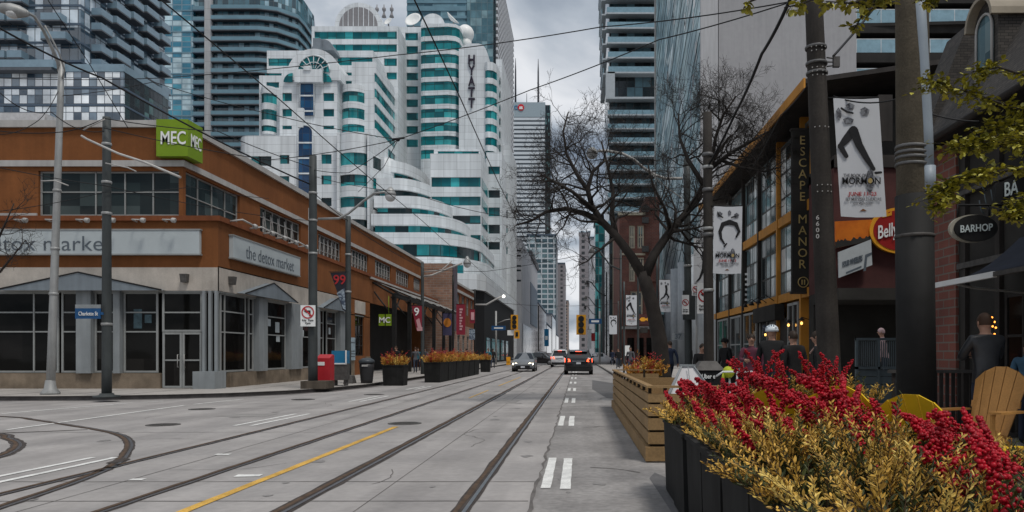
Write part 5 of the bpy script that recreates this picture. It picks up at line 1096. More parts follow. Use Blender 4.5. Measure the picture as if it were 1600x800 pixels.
# second traction pole by the mailbox
t, q = pole('traction_pole', 'thick dark traction pole on a wooden footing beside the red mailbox', wx(489, 28), 28, ZS, wz(243, 28), .17, .13, M_gpole, None, (.0, 0), 'utility pole', (5, 6.2, 7.2), 16)
b = MB(); b.box(wx(471, 27.6), wx(511, 27.6), 27.5, 28.4, ZS, .40); b.build('footing', mat('rotting timber', (.085, .07, .055), rough=.9, var=.3, streak=.2), t)
b = MB(); b.tube([P(497, 342, 28), P(530, 341, 28), P(545, 333, 28), P(568, 314, 28), P(585, 302, 27.8), P(602, 300, 27.6)], .045, 7); b.build('arm', M_pole, t)
c = P(610, 306, 27.5); b = MB(); b.lathe(c, [(.05, .32), (.14, .22), (.2, .08), (.2, .02)], 12); o = b.build('lamp_head', M_pole, t); b = MB(); b.ball(c + Vector((0, 0, -.02)), .19, 14); b.build('lens', M_lampg, o)
b = MB(); b.tube([P(484, 325, 28), P(484, 470, 28)], .05, 6); b.build('conduit', M_trim, t)
s = thing('no_left_turn_sign', 'white no left turn sign with red circle on the pole by the mailbox', 'traffic sign', P(481, 511, 27.7)); Y = 27.75
b = MB(); b.box(wx(470, Y), wx(493, Y), Y - .03, Y, wz(510, Y), wz(477, Y)); b.build('plate', M_white_p, s)
def ring(mb, c, r, w, d=.012, n=26):
    mb.add([c + Vector((math.cos(2 * math.pi * i / n) * rr, -d, math.sin(2 * math.pi * i / n) * rr)) for rr in (r, r - w) for i in range(n)], [(i, (i + 1) % n, n + (i + 1) % n, n + i) for i in range(n)])
c = P(481, 488, Y - .03); b = MB(); ring(b, c, .23, .045); b.extr([c + Vector((x, -.014, z)) for x, z in ((-.17, .13), (-.13, .17), (.17, -.13), (.13, -.17))], (0, .003, 0)); b.build('prohibition_ring', M_red2, s)
b = MB(); b.extr([c + Vector((x, -.01, z)) for x, z in ((.05, -.14), (.1, -.14), (.1, .07), (-.04, .07), (-.04, .12), (-.14, .04), (-.04, -.03), (-.04, .02), (.05, .02))], (0, .003, 0)); b.build('arrow', M_black, s)
text('lettering', 'No  9am\n7pm', M_black, s, P(481, 503, Y - .035), (1, 0, 0), width=.4, height=.2)
# pole with the 99 banner
t, q = pole('traction_pole', 'dark traction pole carrying the black hockey banner with number 99', wx(544, 33), 33, ZS, wz(338, 33), .13, .11, M_gpole, None, cat='utility pole', bands=(4, 5.6))
s = thing('street_banner', 'black swallow tailed banner with the number 99 in red outline', 'banner', P(527, 485, 33)); b = MB(); Y = 32.9
b.extr([P(*p, Y) for p in ((516, 426), (541, 425), (540, 487), (535, 484), (529, 462))], (0, .012, 0)); b.build('cloth', mat('black banner cloth', (.025, .025, .035), rough=.7), s)
b = MB(); b.extr([P(*p, Y - .006) for p in ((526, 458), (538, 450), (540, 484), (536, 482), (531, 468))], (0, .004, 0)); b.build('pale_print', mat('pale print', (.32, .38, .44), rough=.7, two=(.06, .08, .12), scale=6), s)
text('number', '99', M_red2, s, P(530.5, 437, Y - .01), (1, 0, 0), width=.52, height=.42, bold=.012)
b = MB(); b.tube([P(514, 425, Y), P(545, 424, Y)], .015, 5); b.build('banner_arm', M_black, s)
def small_pole(px, Y, ytop, label, r=.11, m=None): return pole('traction_pole', label, wx(px, Y), Y, ZS, wz(ytop, Y), r, r * .85, m or M_gpole, None, cat='utility pole')[0]
t = small_pole(660, 47, 410, 'dark traction pole at the end of the orange building, with curved lamp arms')
b = MB(); b.tube([P(661, 432, 47), P(675, 430, 47), P(700, 420, 47), P(722, 411, 46.8)], .06, 6); b.tube([P(661, 425, 47), P(690, 422, 47), P(706, 408, 47)], .04, 6); b.build('arm', M_trim, t)
c = P(730, 413, 46.7); b = MB(); b.lathe(c, [(.05, .5), (.16, .3), (.24, .1), (.24, 0)], 10); o = b.build('lamp_head', M_pole, t); b = MB(); b.ball(c, .22, 10); b.build('lens', M_lampg, o)
t = small_pole(708, 62, 430, 'slim black pole carrying the long red banner in front of the brick building', .09, M_black)
t = small_pole(742, 72, 452, 'black pole with glowing street lamp beside the dark hotel base', .1, M_black)
b = MB(); b.tube([P(742, 476, 72), P(760, 476, 72), P(774, 468, 72), P(784, 463, 72)], .09, 6); b.build('arm', M_trim, t); b = MB(); b.ball(P(787, 463, 72), .15, 10); b.build('lens', mat('lit lamp', (.9, .9, .85), emit=(1, .95, .85, 2)), t)
def cloth_banner(name, label, Y, pts, m, msg=None, mm=None, mh=.5, rot=False, sub=None):
    s = thing(name, label, 'banner', P(*pts[2], Y)); b = MB(); b.extr([P(*p, Y) for p in pts], (0, .015, 0)); b.build('cloth', m, s); b = MB(); b.tube([P(pts[0][0] - 1, pts[0][1], Y), P(pts[1][0] + 1.5, pts[1][1], Y)], .02, 5); b.build('banner_arm', M_black, s); return s
M_mar2 = mat('crimson banner cloth', (.23, .022, .04), rough=.7, var=.12)
s = cloth_banner('street_banner', 'crimson swallow tailed banner with white number 9, nearest of the red banners', 46.9, [(643, 477), (659, 477), (660, 517), (651, 517)], M_mar2)
text('number', '9', M_white_p, s, P(651, 487, 46.88), (1, 0, 0), height=.5, bold=.012); b = MB(); b.extr([P(*p, 46.88) for p in ((650, 500), (655, 497), (659, 513), (653, 513))], (0, .005, 0)); b.extr([P(*p, 46.885) for p in ((651, 512), (660, 511), (660, 517), (652, 517))], (0, .003, 0)); b.build('print', mat('pink print', (.55, .3, .32), rough=.7), s)
s = cloth_banner('street_banner', 'purple banner with glowing orange disc beside the brick end wall', 64, [(692, 489), (706, 489), (706, 524), (692, 524)], mat('purple banner cloth', (.06, .055, .11), rough=.7))
b = MB(); c = P(699, 504, 63.98); b.extr([c + Vector((math.cos(a) * .32, 0, math.sin(a) * .38)) for a in [2 * math.pi * i / 18 for i in range(18)]], (0, .006, 0)); b.build('print', mat('banner orange', (.55, .2, .03), rough=.7), s)
s = cloth_banner('street_banner', 'long crimson banner with white lettering set sideways, on the slim black pole', 61.9, [(713, 475), (727, 475), (727, 523), (713, 523)], M_mar2)
text('lettering', 'DISCOVER OUR STREET', M_white_p, s, P(720.5, 499, 61.88), (0, 0, 1), (-1, 0, 0), width=2.1, height=.2, bold=.01) if False else None
b = MB(); [b.box(P(718, 0, 61.88).x, P(723, 0, 61.88).x - .06 * (i % 3), 61.87, 61.885, wz(482 + i * 4.4 + 3, 61.9), wz(482 + i * 4.4, 61.9)) for i in range(8)]; b.build('print', mat('pink print', (.55, .3, .32)), s)
s = cloth_banner('street_banner', 'short crimson banner half hidden behind the long red one', 71.9, [(734, 483), (742, 483), (742, 505), (734, 505)], M_mar2)
b = MB(); b.box(wx(736, 71.9), wx(741, 71.9), 71.86, 71.89, wz(500, 71.9), wz(488, 71.9)); b.build('print', mat('pink print', (.55, .3, .32)), s)
s = cloth_banner('street_banner', 'dark blue white banner under the short crimson one', 71.9, [(733, 514), (742, 514), (742, 531), (733, 531)], mat('pale print', (.32, .38, .44)))

# right: big poles
t, q = pole('utility_pole', 'thick leaning dark wooden utility pole with metal bands beside the large banner', wx(1300, 12), 12, ZS, 7.6, .185, .13, M_wood, None, (-.042, 0), 'utility pole')
for z in (5.75, 5.9, 6.15): b = MB(); b.lathe(q(z), [(.165, 0), (.168, .02), (.168, .035), (.165, .04)], 14); b.build('steel_strap', M_strap, t)
b = MB()
for z in (5.7, 5.76, 5.82, 6.08, 6.14, 4.9, 4.0, 3.9):
    for a in (-130, -105, -75, -50): c = q(z) + Vector((math.cos(R(a)), math.sin(R(a)), 0)) * .165; b.ball(c, .011, 6)
b.build('bolt_heads', M_trim, t)
text('number', '6\n6\n0\n0', M_trim, t, q(3.35) + Vector((-.02 - .12, -.155, 0)), (1, 0, 0), height=.36, width=.05, bold=.01)
b = MB(); c = q(5.95) + Vector((.16, 0, 0)); [b.tube([c + Vector((0, 0, .07 * k)), c + Vector((.16, 0, .05 * k))], .012, 5) for k in (-1, 0, 1)]; b.box(c.x + .1, c.x + .2, c.y - .03, c.y + .03, c.z - .08, c.z + .08); b.build('cable_bracket', M_iron, t)
t, q = pole('concrete_pole', 'thick mottled concrete pole with black lower half and pale conduit pipe', wx(1433, 10), 10, ZS, 6.6, .235, .20, M_cpole, None, (-.012, 0), 'utility pole', n=20)
b = MB(); b.tube([q(ZS + .01), q(wz(306, 10))], [.245, .235], 20); b.build('painted_sleeve', mat('black painted sleeve', (.014, .014, .014), rough=.75, var=.3, scale=2, streak=.2), t)
M_pipe = mat('pale blue grey conduit', (.27, .315, .36), rough=.45, var=.1, streak=.12)
b = MB(); b.tube([P(1432, -60, 9.85), P(1439, 60, 9.85), P(1447, 200, 9.85), P(1450, 292, 9.85)], .083, 14); b.tube([P(1450, 260, 9.85), P(1450.5, 300, 9.85)], .094, 14); b.build('conduit', M_pipe, t)
for y in (235, 244, 252, 262): z = wz(y, 10); b = MB(); b.lathe(q(z), [(.228, 0), (.236, .01), (.236, .03), (.228, .04)], 18, (.1, 0, 1)); b.build('steel_strap', M_strap, t)
b = MB(); b.lathe((q(2.9).x, 10, wz(372, 10)), [(.243, 0), (.25, .012), (.25, .03), (.243, .04)], 18); b.build('clamp', M_iron, t)
t, q = pole('traction_pole', 'dark traction pole carrying the middle musical banner, in front of the glass block', wx(1108, 20), 20, ZS, wz(176, 20), .135, .115, M_wood, None, (-.006, 0), 'utility pole', (3, 4.6, 6.2))
for yy in (370, 300, 245): b = MB(); b.lathe(q(wz(yy, 20)), [(.13, 0), (.15, .02), (.15, .08), (.13, .1)], 14); b.build('steel_strap', M_strap, t)
t, q = pole('lamp_pole', 'grey pole with long curved lamp arm reaching over the street through the bare tree', wx(1076, 25), 25, ZS, wz(248, 25), .125, .105, M_gpole, None, (-.008, 0), 'street lamp', (3.2, 4.2))
b = MB(); b.tube([P(1066, 279, 25), P(1040, 279, 25), P(1024, 274, 25), P(1005, 262, 24.8), P(990, 249, 24.6), P(972, 240, 24.4), P(950, 236, 24.3), P(934, 236, 24.2)], .048, 7); b.tube([P(1066, 310, 25), P(1040, 292, 25), P(1018, 272, 24.9)], .02, 5); b.build('arm', M_trim, t)
c = P(925, 240, 24.1); b = MB(); b.lathe(c, [(.05, .2), (.14, .13), (.19, .02), (.18, -.02)], 12); o = b.build('lamp_head', M_pole, t); b = MB(); b.ball(c + Vector((0, 0, -.04)), .17, 12, sc=(1, 1, .8)); b.build('lens', M_lampg, o)
b = MB(); b.box(q(2).x - .2, q(2).x + .22, 24.75, 24.85, wz(500, 25), wz(455, 25)); b.build('control_box', M_gpole, t)

# theatre banners: white cloth, a dark leaping dancer, the printed words
M_cloth = mat('white banner cloth', (.56, .575, .60), rough=.75, var=.05, scale=1.2)
M_ink = mat('black banner ink', (.018, .018, .02), rough=.7)
M_gink = mat('grey banner ink', (.2, .21, .23), rough=.7, two=(.07, .07, .08), scale=14)
def theatre(label, Y, x0, x1, y0, y1, dx=0, pose=0, words=True):
    """Corner pixels of the cloth (slightly tapering), pose of the printed dancer."""
    s = thing('theatre_banner', label, 'banner', P((x0 + x1) / 2, y1, Y), 'musical banners hung on the right hand poles'); b = MB(); n = 8; pts = []
    for i in range(n + 1):
        f = i / n; y = y0 + (y1 - y0) * f
        for u in (0, .33, .66, 1): pts.append(P(x0 + (x1 - x0) * u + dx * f, y + (y1 - y0) * .012 * math.sin(u * 3), Y) + Vector((0, -.010 * math.sin(u * math.pi) * (.5 + f) * (x1 - x0) / 70, 0)))
    b.add(pts, [(4 * i + j, 4 * i + j + 1, 4 * i + j + 5, 4 * i + j + 4) for i in range(n) for j in range(3)], 0, True)
    b.add([p + Vector((0, .006, 0)) for p in pts], [(4 * i + j, 4 * i + j + 4, 4 * i + j + 5, 4 * i + j + 1) for i in range(n) for j in range(3)], 0, True)
    b.build('cloth', M_cloth, s); w = (x1 - x0)
    b = MB(); [b.tube([P(x0 - w * .12, y, Y + .01), P(x1, y - .5, Y + .01)], .014, 6) for y in (y0, )]; b.build('banner_arm', M_black, s)
    q = lambda u, v: P(x0 + w * u + dx * v, y0 + (y1 - y0) * v, Y - .015 * w / 70 - .006)
    b = MB()
    asp, zz = (y1 - y0) / w, [0]
    def strip(*k):
        A = [Vector((u, v * asp, 0)) for u, v, _ in k]; Lp, Rp = [], []
        for i, (u, v, ww) in enumerate(k):
            t_ = (A[min(i + 1, len(k) - 1)] - A[max(i - 1, 0)]).normalized(); n_ = Vector((-t_.y, t_.x, 0)) * ww / 2; Lp.append(A[i] + n_); Rp.append(A[i] - n_)
        for i in range(len(k) - 1): zz[0] += .0006; b.add([q(p.x, p.y / asp) + Vector((0, -zz[0], 0)) for p in (Lp[i], Lp[i + 1], Rp[i + 1], Rp[i])], [(0, 1, 2, 3)])
        for u, v, ww in k: zz[0] += .0006; b.add([q(u + math.cos(a_) * ww / 2, v + math.sin(a_) * ww / 2 / asp) + Vector((0, -zz[0], 0)) for a_ in [2 * math.pi * j / 10 for j in range(10)]], [tuple(range(10))])
    for st_ in (([(.40, .275, .2), (.2, .36, .16), (.09, .41, .14), (.2, .49, .10)], [(.40, .275, .2), (.5, .40, .17), (.66, .52, .13), (.78, .60, .09)], [(.82, .635, .06), (.94, .63, .05)], [(.16, .09, .05), (.28, .12, .05), (.4, .13, .04)]),
                ([(.55, .24, .18), (.32, .27, .16), (.22, .38, .12), (.26, .48, .09), (.38, .56, .06)], [(.55, .24, .18), (.78, .27, .15), (.90, .38, .1), (.80, .46, .06)], [(.30, .17, .05), (.16, .13, .05), (.12, .09, .04)], [(.62, .17, .05), (.78, .15, .05)], [(.38, .60, .06), (.46, .56, .05)]),
                ([(.62, .2, .22), (.66, .3, .2), (.62, .42, .2)], [(.62, .42, .2), (.4, .54, .13), (.14, .60, .08), (.06, .66, .05)], [(.62, .42, .18), (.84, .54, .13), (.7, .62, .07)]))[pose]: strip(*st_)
    b.build('dancer_print', M_ink, s)
    b = MB(); [b.extr([q(u + a * du, v + c * dv) for a, c in ((-1, -.4), (0, -1), (1, -.3), (.7, .8), (-.6, 1))], (0, .002, 0)) for u, v, du, dv in (((.36, .07, .1, .03), (.68, .11, .1, .035), (.3, .19, .12, .028), (.1, .13, .06, .05)) if pose == 0 else ((.2, .12, .1, .04), (.55, .1, .06, .04), (.8, .14, .09, .04)))]; b.build('grey_print', M_gink, s)
    at = lambda u, v: q(u, v) + Vector((0, -.002, 0)); sx = w * Y / F
    if words:
        k = .0
        text('lettering', 'THE BOOK OF', M_gink, s, at(.36, .655 if pose == 0 else .69), (1, 0, 0), width=sx * .5, height=sx * .07)
        text('lettering', 'MORMON', M_ink, s, at(.5, .7 if pose == 0 else .735), (1, 0, 0), width=sx * .84, height=sx * .15, bold=.014, extrude=.004)
        b = MB(); c = at(.69, .7 if pose == 0 else .735); b.extr([c + Vector((math.sin(a) * sx * .085, -.004, math.cos(a) * sx * .27 * (1 - .12 * (i % 2)))) for i, a in enumerate([2 * math.pi * i / 20 for i in range(20)])], (0, .003, 0)); o = b.build('bell_mark', M_gink, s)
        b = MB(); b.extr([c + Vector((math.sin(a) * sx * .05, -.008, math.cos(a) * sx * .06)) for a in [2 * math.pi * i / 12 for i in range(12)]], (0, .003, 0)); b.build('bell_dot', M_gold, o)
        text('lettering', 'JUNE 11-23', M_red2, s, at(.5, .815), (1, 0, 0), width=sx * .62, height=sx * .11, bold=.012, extrude=.004)
        text('lettering', 'ED MIRVISH THEATRE', M_gink, s, at(.52, .855), (1, 0, 0), width=sx * .78, height=sx * .065, bold=.008, extrude=.003); text('lettering', 'mirvish.com', M_gink, s, at(.5, .885), (1, 0, 0), width=sx * .42, height=sx * .07, extrude=.003)
        b = MB(); b.extr([q(.42, .955), q(.5, .935), q(.58, .955)], (0, .003, 0)); b.build('small_mark', mat('brown ink', (.2, .09, .04), rough=.7), s)
    return s
theatre('largest white musical banner with running legs, on the thick wooden pole', 11.9, 1302, 1373, 153, 338, 12, 0)
theatre('mid size white musical banner with crouching dancer, on the dark pole before the glass block', 19.9, 1116, 1160, 322, 427, -2, 1)
theatre('third white musical banner partly covered by round road signs', 24.9, 1084, 1109, 371, 489, -1, 2)
theatre('small white musical banner seen behind the tree trunk', 38, 1030, 1047, 437, 487, 1, 2)
theatre('small white musical banner left of the tree trunk', 50, 978, 995, 461, 508, 0, 0)
theatre('smallest white musical banner, farthest down the right pavement', 70, 952, 964, 493, 522, 0, 1, False)
for px, Y, yt, lb in ((1027, 38.2, 400, 'slim pole behind the tree trunk holding a small white banner'), (975, 50.2, 440, 'thin dark pole left of the trunk holding a small white banner'), (966, 70.2, 470, 'farthest thin pole on the right pavement, with the smallest banner'), (997, 45, 420, 'bare thin pole between the small banner and the tree trunk')):
    pole('sign_pole', lb, wx(px, Y), Y, ZS, wz(yt, Y), .07, .06, M_gpole, None, cat='pole')
# road signs in front of the grey columns
s = thing('road_sign_post', 'thin grey post with three round red prohibition signs', 'traffic sign', (wx(1088, 23), 23, ZS)); b = MB(); b.tube([(wx(1088, 23), 23, ZS), (wx(1088, 23), 23, wz(440, 23))], .03, 8); b.build('post', M_pole, s)
def round_sign(px, py, w, h, r, Y, kind):
    b = MB(); b.box(wx(px - w, Y), wx(px + w, Y), Y - .02, Y, wz(py + h, Y), wz(py - h, Y)); pl = b.build('plate', M_white_p, s); c = P(px, py - (h - w) * .35 if h > w else py, Y - .02); rr = r * Y / F
    b = MB(); ring(b, c, rr, rr * .2, .008); b.extr([c + Vector((x * rr, -.01, z * rr)) for x, z in ((-.7, .55), (-.55, .7), (.7, -.55), (.55, -.7))], (0, .003, 0)); b.build('ring', M_red2, pl)
    b = MB(); b.extr([c + Vector((x * rr, -.006, z * rr)) for x, z in ((.1, -.6), (.3, -.6), (.3, .25), (-.2, .25), (-.2, .45), (-.6, .15), (-.2, -.15), (-.2, .05), (.1, .05))], (0, .002, 0)); b.build('symbol', M_black, pl)
    if h > w * 1.4: text('lettering', '7am 9am\n4pm 6pm', M_black, pl, P(px, py + h * .62, Y - .025), (1, 0, 0), width=w * 1.5 * Y / F, height=h * .4 * Y / F)
round_sign(1087, 453, 6, 9, 5, 22.9, 0); round_sign(1101, 466, 12, 24, 10.5, 22.85, 1); round_sign(1071, 476, 5.5, 15, 5.2, 22.9, 2)
# traffic lights and street name plates down the road
M_tly = mat('traffic light yellow', (.72, .33, .02), rough=.5, var=.08)
def traffic_light(label, px, py0, py1, Y, polepx, armz):
    t = thing('traffic_light', label, 'traffic light', (wx(polepx, Y), Y, ZS)); b = MB(); b.tube([(wx(polepx, Y), Y, ZS), (wx(polepx, Y), Y, wz(armz - 14, Y))], .11, 8); b.build('pole', M_pole, t); b = MB(); b.tube([P(polepx, armz + 6, Y), P((px + polepx) / 2, armz, Y), P(px, armz - 2, Y)], .06, 6); b.build('arm', M_pole, t)
    h = MB(); c0, c1 = P(px, py0, Y), P(px, py1, Y); w = abs(c0.z - c1.z) * .24; h.box(c0.x - w, c0.x + w, Y - .25, Y + .05, c1.z, c0.z); hs_ = h.build('housing', M_tly, t)
    for k in range(3): v = MB(); z = c0.z + (c1.z - c0.z) * (.2 + .3 * k); v.lathe((c0.x, Y - .25, z), [(w * .62, -.02), (w * .62, .16)], 12, (0, -1, 0)); v.build('visor', M_black, hs_); g = MB(); g.lathe((c0.x, Y - .252, z), [(w * .5, 0), (w * .5, .06)], 12, (0, -1, 0)); g.build('lens', [mat('lens red', (.12, .01, .01), rough=.3), mat('lens amber', (.16, .07, .01), rough=.3), mat('lens green', (.01, .1, .06), rough=.3)][k], hs_)
    return t
t = traffic_light('yellow traffic light on an arm over the left lane by the dark hotel base', 804, 492, 515, 88, 775, 500)
b = MB(); b.box(wx(804, 88), wx(812, 88), 87.6, 87.9, wz(529, 88), wz(516, 88)); hs_ = b.build('pedestrian_signal', M_tly, t); b = MB(); b.box(wx(806, 88), wx(810, 88), 87.55, 87.61, wz(526, 88), wz(519, 88)); b.build('hand_symbol', M_black, hs_)
b = MB(); b.box(wx(793, 88), wx(804, 88), 87.8, 87.86, wz(524, 88), wz(516, 88)); b.build('lane_sign', M_white_p, t)
b = MB(); b.ball(P(787, 500, 88) , .0001, 6); 
traffic_light('yellow traffic light hanging over the right lane near the street gap', 908, 492, 523, 88, 937, 500)
for px0, px1, py0, py1, Y, lb in ((768, 790, 509, 516, 87, 'blue street name plate under the left traffic light arm'), (920, 940, 498, 506, 87, 'blue street name plate beside the right traffic light')):
    s = thing('street_name_sign', lb, 'street sign', P(px0, py1, Y)); b = MB(); b.box(wx(px0, Y), wx(px1, Y), Y - .03, Y + .03, wz(py1, Y), wz(py0, Y)); b.build('plate', M_blue, s); b = MB(); b.box(wx(px0 + 4, Y), wx(px1 - 4, Y), Y - .04, Y - .031, wz(py1 - 2.5, Y), wz(py0 + 2.5, Y)); b.build('lettering', M_white_p, s)
s = thing('hanging_blue_sign', 'vertical bright blue banner sign on the far left pavement', 'banner', P(856, 541, 130)); b = MB(); b.box(wx(850.5, 130), wx(857.5, 130), 129.8, 130, wz(541, 130), wz(514, 130)); b.build('cloth', mat('bright blue cloth', (.02, .17, .33), rough=.6), s); b = MB(); b.box(wx(852, 130), wx(856, 130), 129.75, 129.79, wz(531, 130), wz(525, 130)); b.build('print', M_white_p, s)
s = thing('round_fish_sign', 'square dark red sign with a yellow fish shape left of the tree trunk', 'shop sign', P(1006, 507, 60)); b = MB(); b.box(wx(998, 60), wx(1013, 60), 59.9, 60, wz(507, 60), wz(491, 60)); b.build('board', M_mar, s); b = MB(); c = P(1005.5, 499, 59.88); b.extr([c + Vector((x * .33, 0, z * .25)) for x, z in ((-1, 0), (-.5, .6), (.2, .6), (.6, .2), (1, .6), (1, -.6), (.6, -.2), (.2, -.6), (-.5, -.6))], (0, .01, 0)); b.build('symbol', mat('sign yellow', (.72, .33, .03)), s)
for (px0, px1, y0, y1, Y, m, nm, lb) in ((1021, 1033, 486, 560, 44, mat('teal paint', (.02, .16, .12), rough=.6), 'shop_board', 'narrow teal board at the shop beside the tree trunk'), (1000, 1012, 512, 520, 62, M_black2, 'shop_board', 'small black sign with house number below the fish sign'), (975, 984, 540, 556, 75, M_white_p, 'shop_board', 'small white notice board on the right pavement far shops'), (918, 924, 515, 545, 120, M_white_p, 'shop_board', 'pale notice panel by the far right traffic pole'), (924, 930, 521, 533, 110, M_red2, 'shop_board', 'small red round sign board beside the far right traffic pole')):
    s = thing(nm, lb, 'sign board', P(px0, y1, Y)); b = MB(); b.box(wx(px0, Y), wx(px1, Y), Y, Y + .08, wz(y1, Y), wz(y0, Y)); b.build('board', m, s); b = MB(); b.box(wx(px0, Y) - .04, wx(px1, Y) + .04, Y + .002, Y + .07, wz(y0, Y), wz(y0, Y) + .06); b.build('frame', M_iron, s)
# ground floor shop row beyond the columns on the right
t = thing('shop_row', 'row of narrow dark red shopfronts along the right pavement beneath the tree', 'building', (9, 100, ZS))
b = MB(); b.box(wx(975, 93) , 8.6, 89.5, 91.8, ZS, 4.2); b.build('wall', M_brick2, t)
for i in range(3): b = MB(); x = wx(980 + i * 15, 89.4); b.box(x, x + .8, 89.4, 89.5, .6, 3.2); b.build('shop_window', M_shop, t)
b = MB(); b.box(wx(972, 89), 8.7, 88.6, 89.5, 4.21, 4.5); b.build('canopy', M_trim, t)

# street furniture on the left
mb = thing('mailbox', 'red street mailbox standing behind the dark pole', 'mailbox', (wx(506, 28.6), 28.8, ZS)); x0, x1 = wx(496, 28.6), wx(517, 28.6)
b = MB(); b.extr([(x0, 28.5, .3), (x0, 29.0, .3), (x0, 29.0, 1.32), (x0, 28.85, 1.36), (x0, 28.5, 1.22)], (x1 - x0, 0, 0)); b.build('body', mat('mailbox red', (.40, .022, .03), rough=.4, var=.1), mb)
b = MB(); b.box(x0 + .03, x1 - .03, 28.53, 28.97, ZS, .3); b.build('legs', M_iron, mb); b = MB(); b.box(x0 + .05, x0 + .3, 28.485, 28.499, .95, 1.08); b.build('label_plate', M_white_p, mb)
nb = thing('newspaper_box', 'dark newspaper box with bright blue window between mailbox and pole', 'newspaper box', (wx(529, 30), 30.2, ZS)); x0, x1 = wx(518, 30), wx(541, 30)
b = MB(); b.box(x0, x1, 30, 30.45, .35, 1.0); [b.box(x, x + .08, 30.05, 30.4, ZS, .35) for x in (x0 + .04, x1 - .12)]; b.build('body', M_iron, nb)
b = MB(); b.box(x0, x1, 30, 30.45, 1.001, 1.5); b.build('display', mat('newsbox blue', (.02, .17, .32), rough=.4), nb); b = MB(); b.box(x0 - .02, x1 + .02, 29.97, 30.0, .97, 1.02); b.box(x1 - .03, x1 + .02, 29.96, 30, 1.02, 1.52); b.build('rim', M_white_p, nb)
bn = thing('litter_bin', 'black rounded litter bin with slanted lid in front of the orange wall', 'litter bin', (wx(571, 32.5), 32.7, ZS)); c = Vector((wx(571, 32.5), 32.7, 0))
b = MB(); b.lathe(c, [(.24, ZS), (.26, .3), (.3, .75), (.31, .98)], 18); b.build('body', mat('bin black', (.03, .03, .032), rough=.4, var=.2), bn)
b = MB(); b.lathe(c, [(.33, .985), (.34, 1.06), (.3, 1.12), (.16, 1.2)], 18); b.build('lid', mat('bin lid', (.055, .065, .075), rough=.4), bn); b = MB(); b.box(c.x - .12, c.x + .12, c.y - .325, c.y - .29, .84, .92); b.build('slot', M_trim, bn)
st = thing('rubber_pole_foot', 'low dark block at the foot of the banner pole', 'block', (wx(545, 32.4), 32.4, ZS)); b = MB(); b.hexa([(wx(537, 32.3), 32.2, ZS), (wx(552, 32.3), 32.2, ZS), (wx(552, 32.3), 32.8, ZS), (wx(537, 32.3), 32.8, ZS), (wx(540, 32.3), 32.3, .5), (wx(550, 32.3), 32.3, .45), (wx(550, 32.3), 32.7, .45), (wx(540, 32.3), 32.7, .5)]); b.build('block', M_iron, st)
b = MB(); b.box(wx(791, 84), wx(797, 84), 84, 84.6, ZS, 1.0); b.box(wx(791.5, 84), wx(796.5, 84), 83.95, 84, .5, .8); tag(b.build('newspaper_box', M_tly), 'small yellow box on the pavement by the oncoming dark car', 'newspaper box')

# overhead wires
WG = 'overhead wires strung across the street'
def wire(label, pts, r=.014, sag=0.0, name='overhead_wire', group=WG):
    b = MB(); out = []
    for (a, c) in zip(pts[:-1], pts[1:]):
        A, B = P(*a), P(*c); n = 10
        for i in range(n + (c is pts[-1])): f = i / n; p = A.lerp(B, f); p.z -= sag * 4 * f * (1 - f); out.append(p)
    b.tube(out, r, 5); tag(b.build(name, M_cable), label, 'cable', group)
b = MB(); b.tube([(-1.98, y, 5.7 - .05 * math.sin(y / 12 * math.pi) ** 2) for y in range(1, 150, 3)], .010, 5); tag(b.build('trolley_wire', M_cable), 'contact wire running above the right hand tram track', 'cable', 'tram contact wires')
b = MB(); b.tube([(-5.05, y, 5.7 - .05 * math.sin(y / 12 * math.pi) ** 2) for y in range(1, 150, 3)], .010, 5); tag(b.build('trolley_wire', M_cable), 'contact wire running above the left hand tram track', 'cable', 'tram contact wires')
wire('thickest black cable sloping from the upper left edge down to the mailbox pole', [(-60, 8, 19), (160, 122, 23), (489, 290, 28)], .028, .12)
wire('long span wire from the left towers across the top to the right pole', [(0, 122, 24), (250, 122, 24), (620, 86, 20), (940, 42, 16), (1238, 2, 13)], .012, .05)
wire('span wire rising from the junction hub to the upper right pole', [(622, 218, 22), (830, 140, 19), (1030, 62, 15), (1245, 0, 13)], .012, .03)
wire('span wire running from the street lamp to the junction hub', [(95, 150, 23.8), (240, 128, 23), (430, 180, 22), (622, 218, 22)], .011, .05)
wire('thin wire from dark corner pole curving over the green sign', [(0, 205, 22), (100, 206, 22), (163, 185, 22), (340, 205, 23), (489, 262, 28)], .014, .05)
wire('wire from dark corner pole sagging across the orange wall to the junction hub', [(163, 200, 22), (420, 250, 22), (622, 218, 22)], .012, .06)
wire('wire crossing the upper office windows of the orange building', [(0, 262, 21), (163, 290, 22), (360, 330, 25), (489, 345, 28)], .011, .03)
wire('wire looping below the cornice at the left edge', [(0, 145, 20), (80, 175, 21), (163, 205, 22)], .013, .2)
wire('steep thin wire from the picture top past the lamp head', [(75, 0, 20), (140, 100, 22), (200, 200, 23)], .012, .0)
wire('wire from left edge climbing to the lamp post bend', [(0, 210, 21), (60, 188, 22), (92, 140, 23.8)], .011, .1)
wire('wire from mailbox pole to the junction hub', [(489, 265, 28), (545, 270, 26), (622, 218, 22)], .012, .04)
wire('wire from mailbox pole to the banner pole top', [(489, 300, 28), (544, 345, 33)], .016, .05)
wire('low wire between banner pole and end pole of the orange building', [(544, 350, 33), (660, 418, 47)], .016, .1)
wire('short stay wire at the hub dropping toward the hotel terraces', [(622, 218, 22), (600, 260, 25), (560, 300, 28)], .010, 0)
wire('wire crossing the hotel facade toward the bare tree', [(489, 275, 28), (640, 300, 26), (800, 340, 24), (1070, 290, 25)], .010, .1)
wire('wire crossing in front of the bank tower low over the street', [(660, 420, 47), (760, 424, 45), (900, 400, 43), (1027, 405, 38.2)], .014, .05)
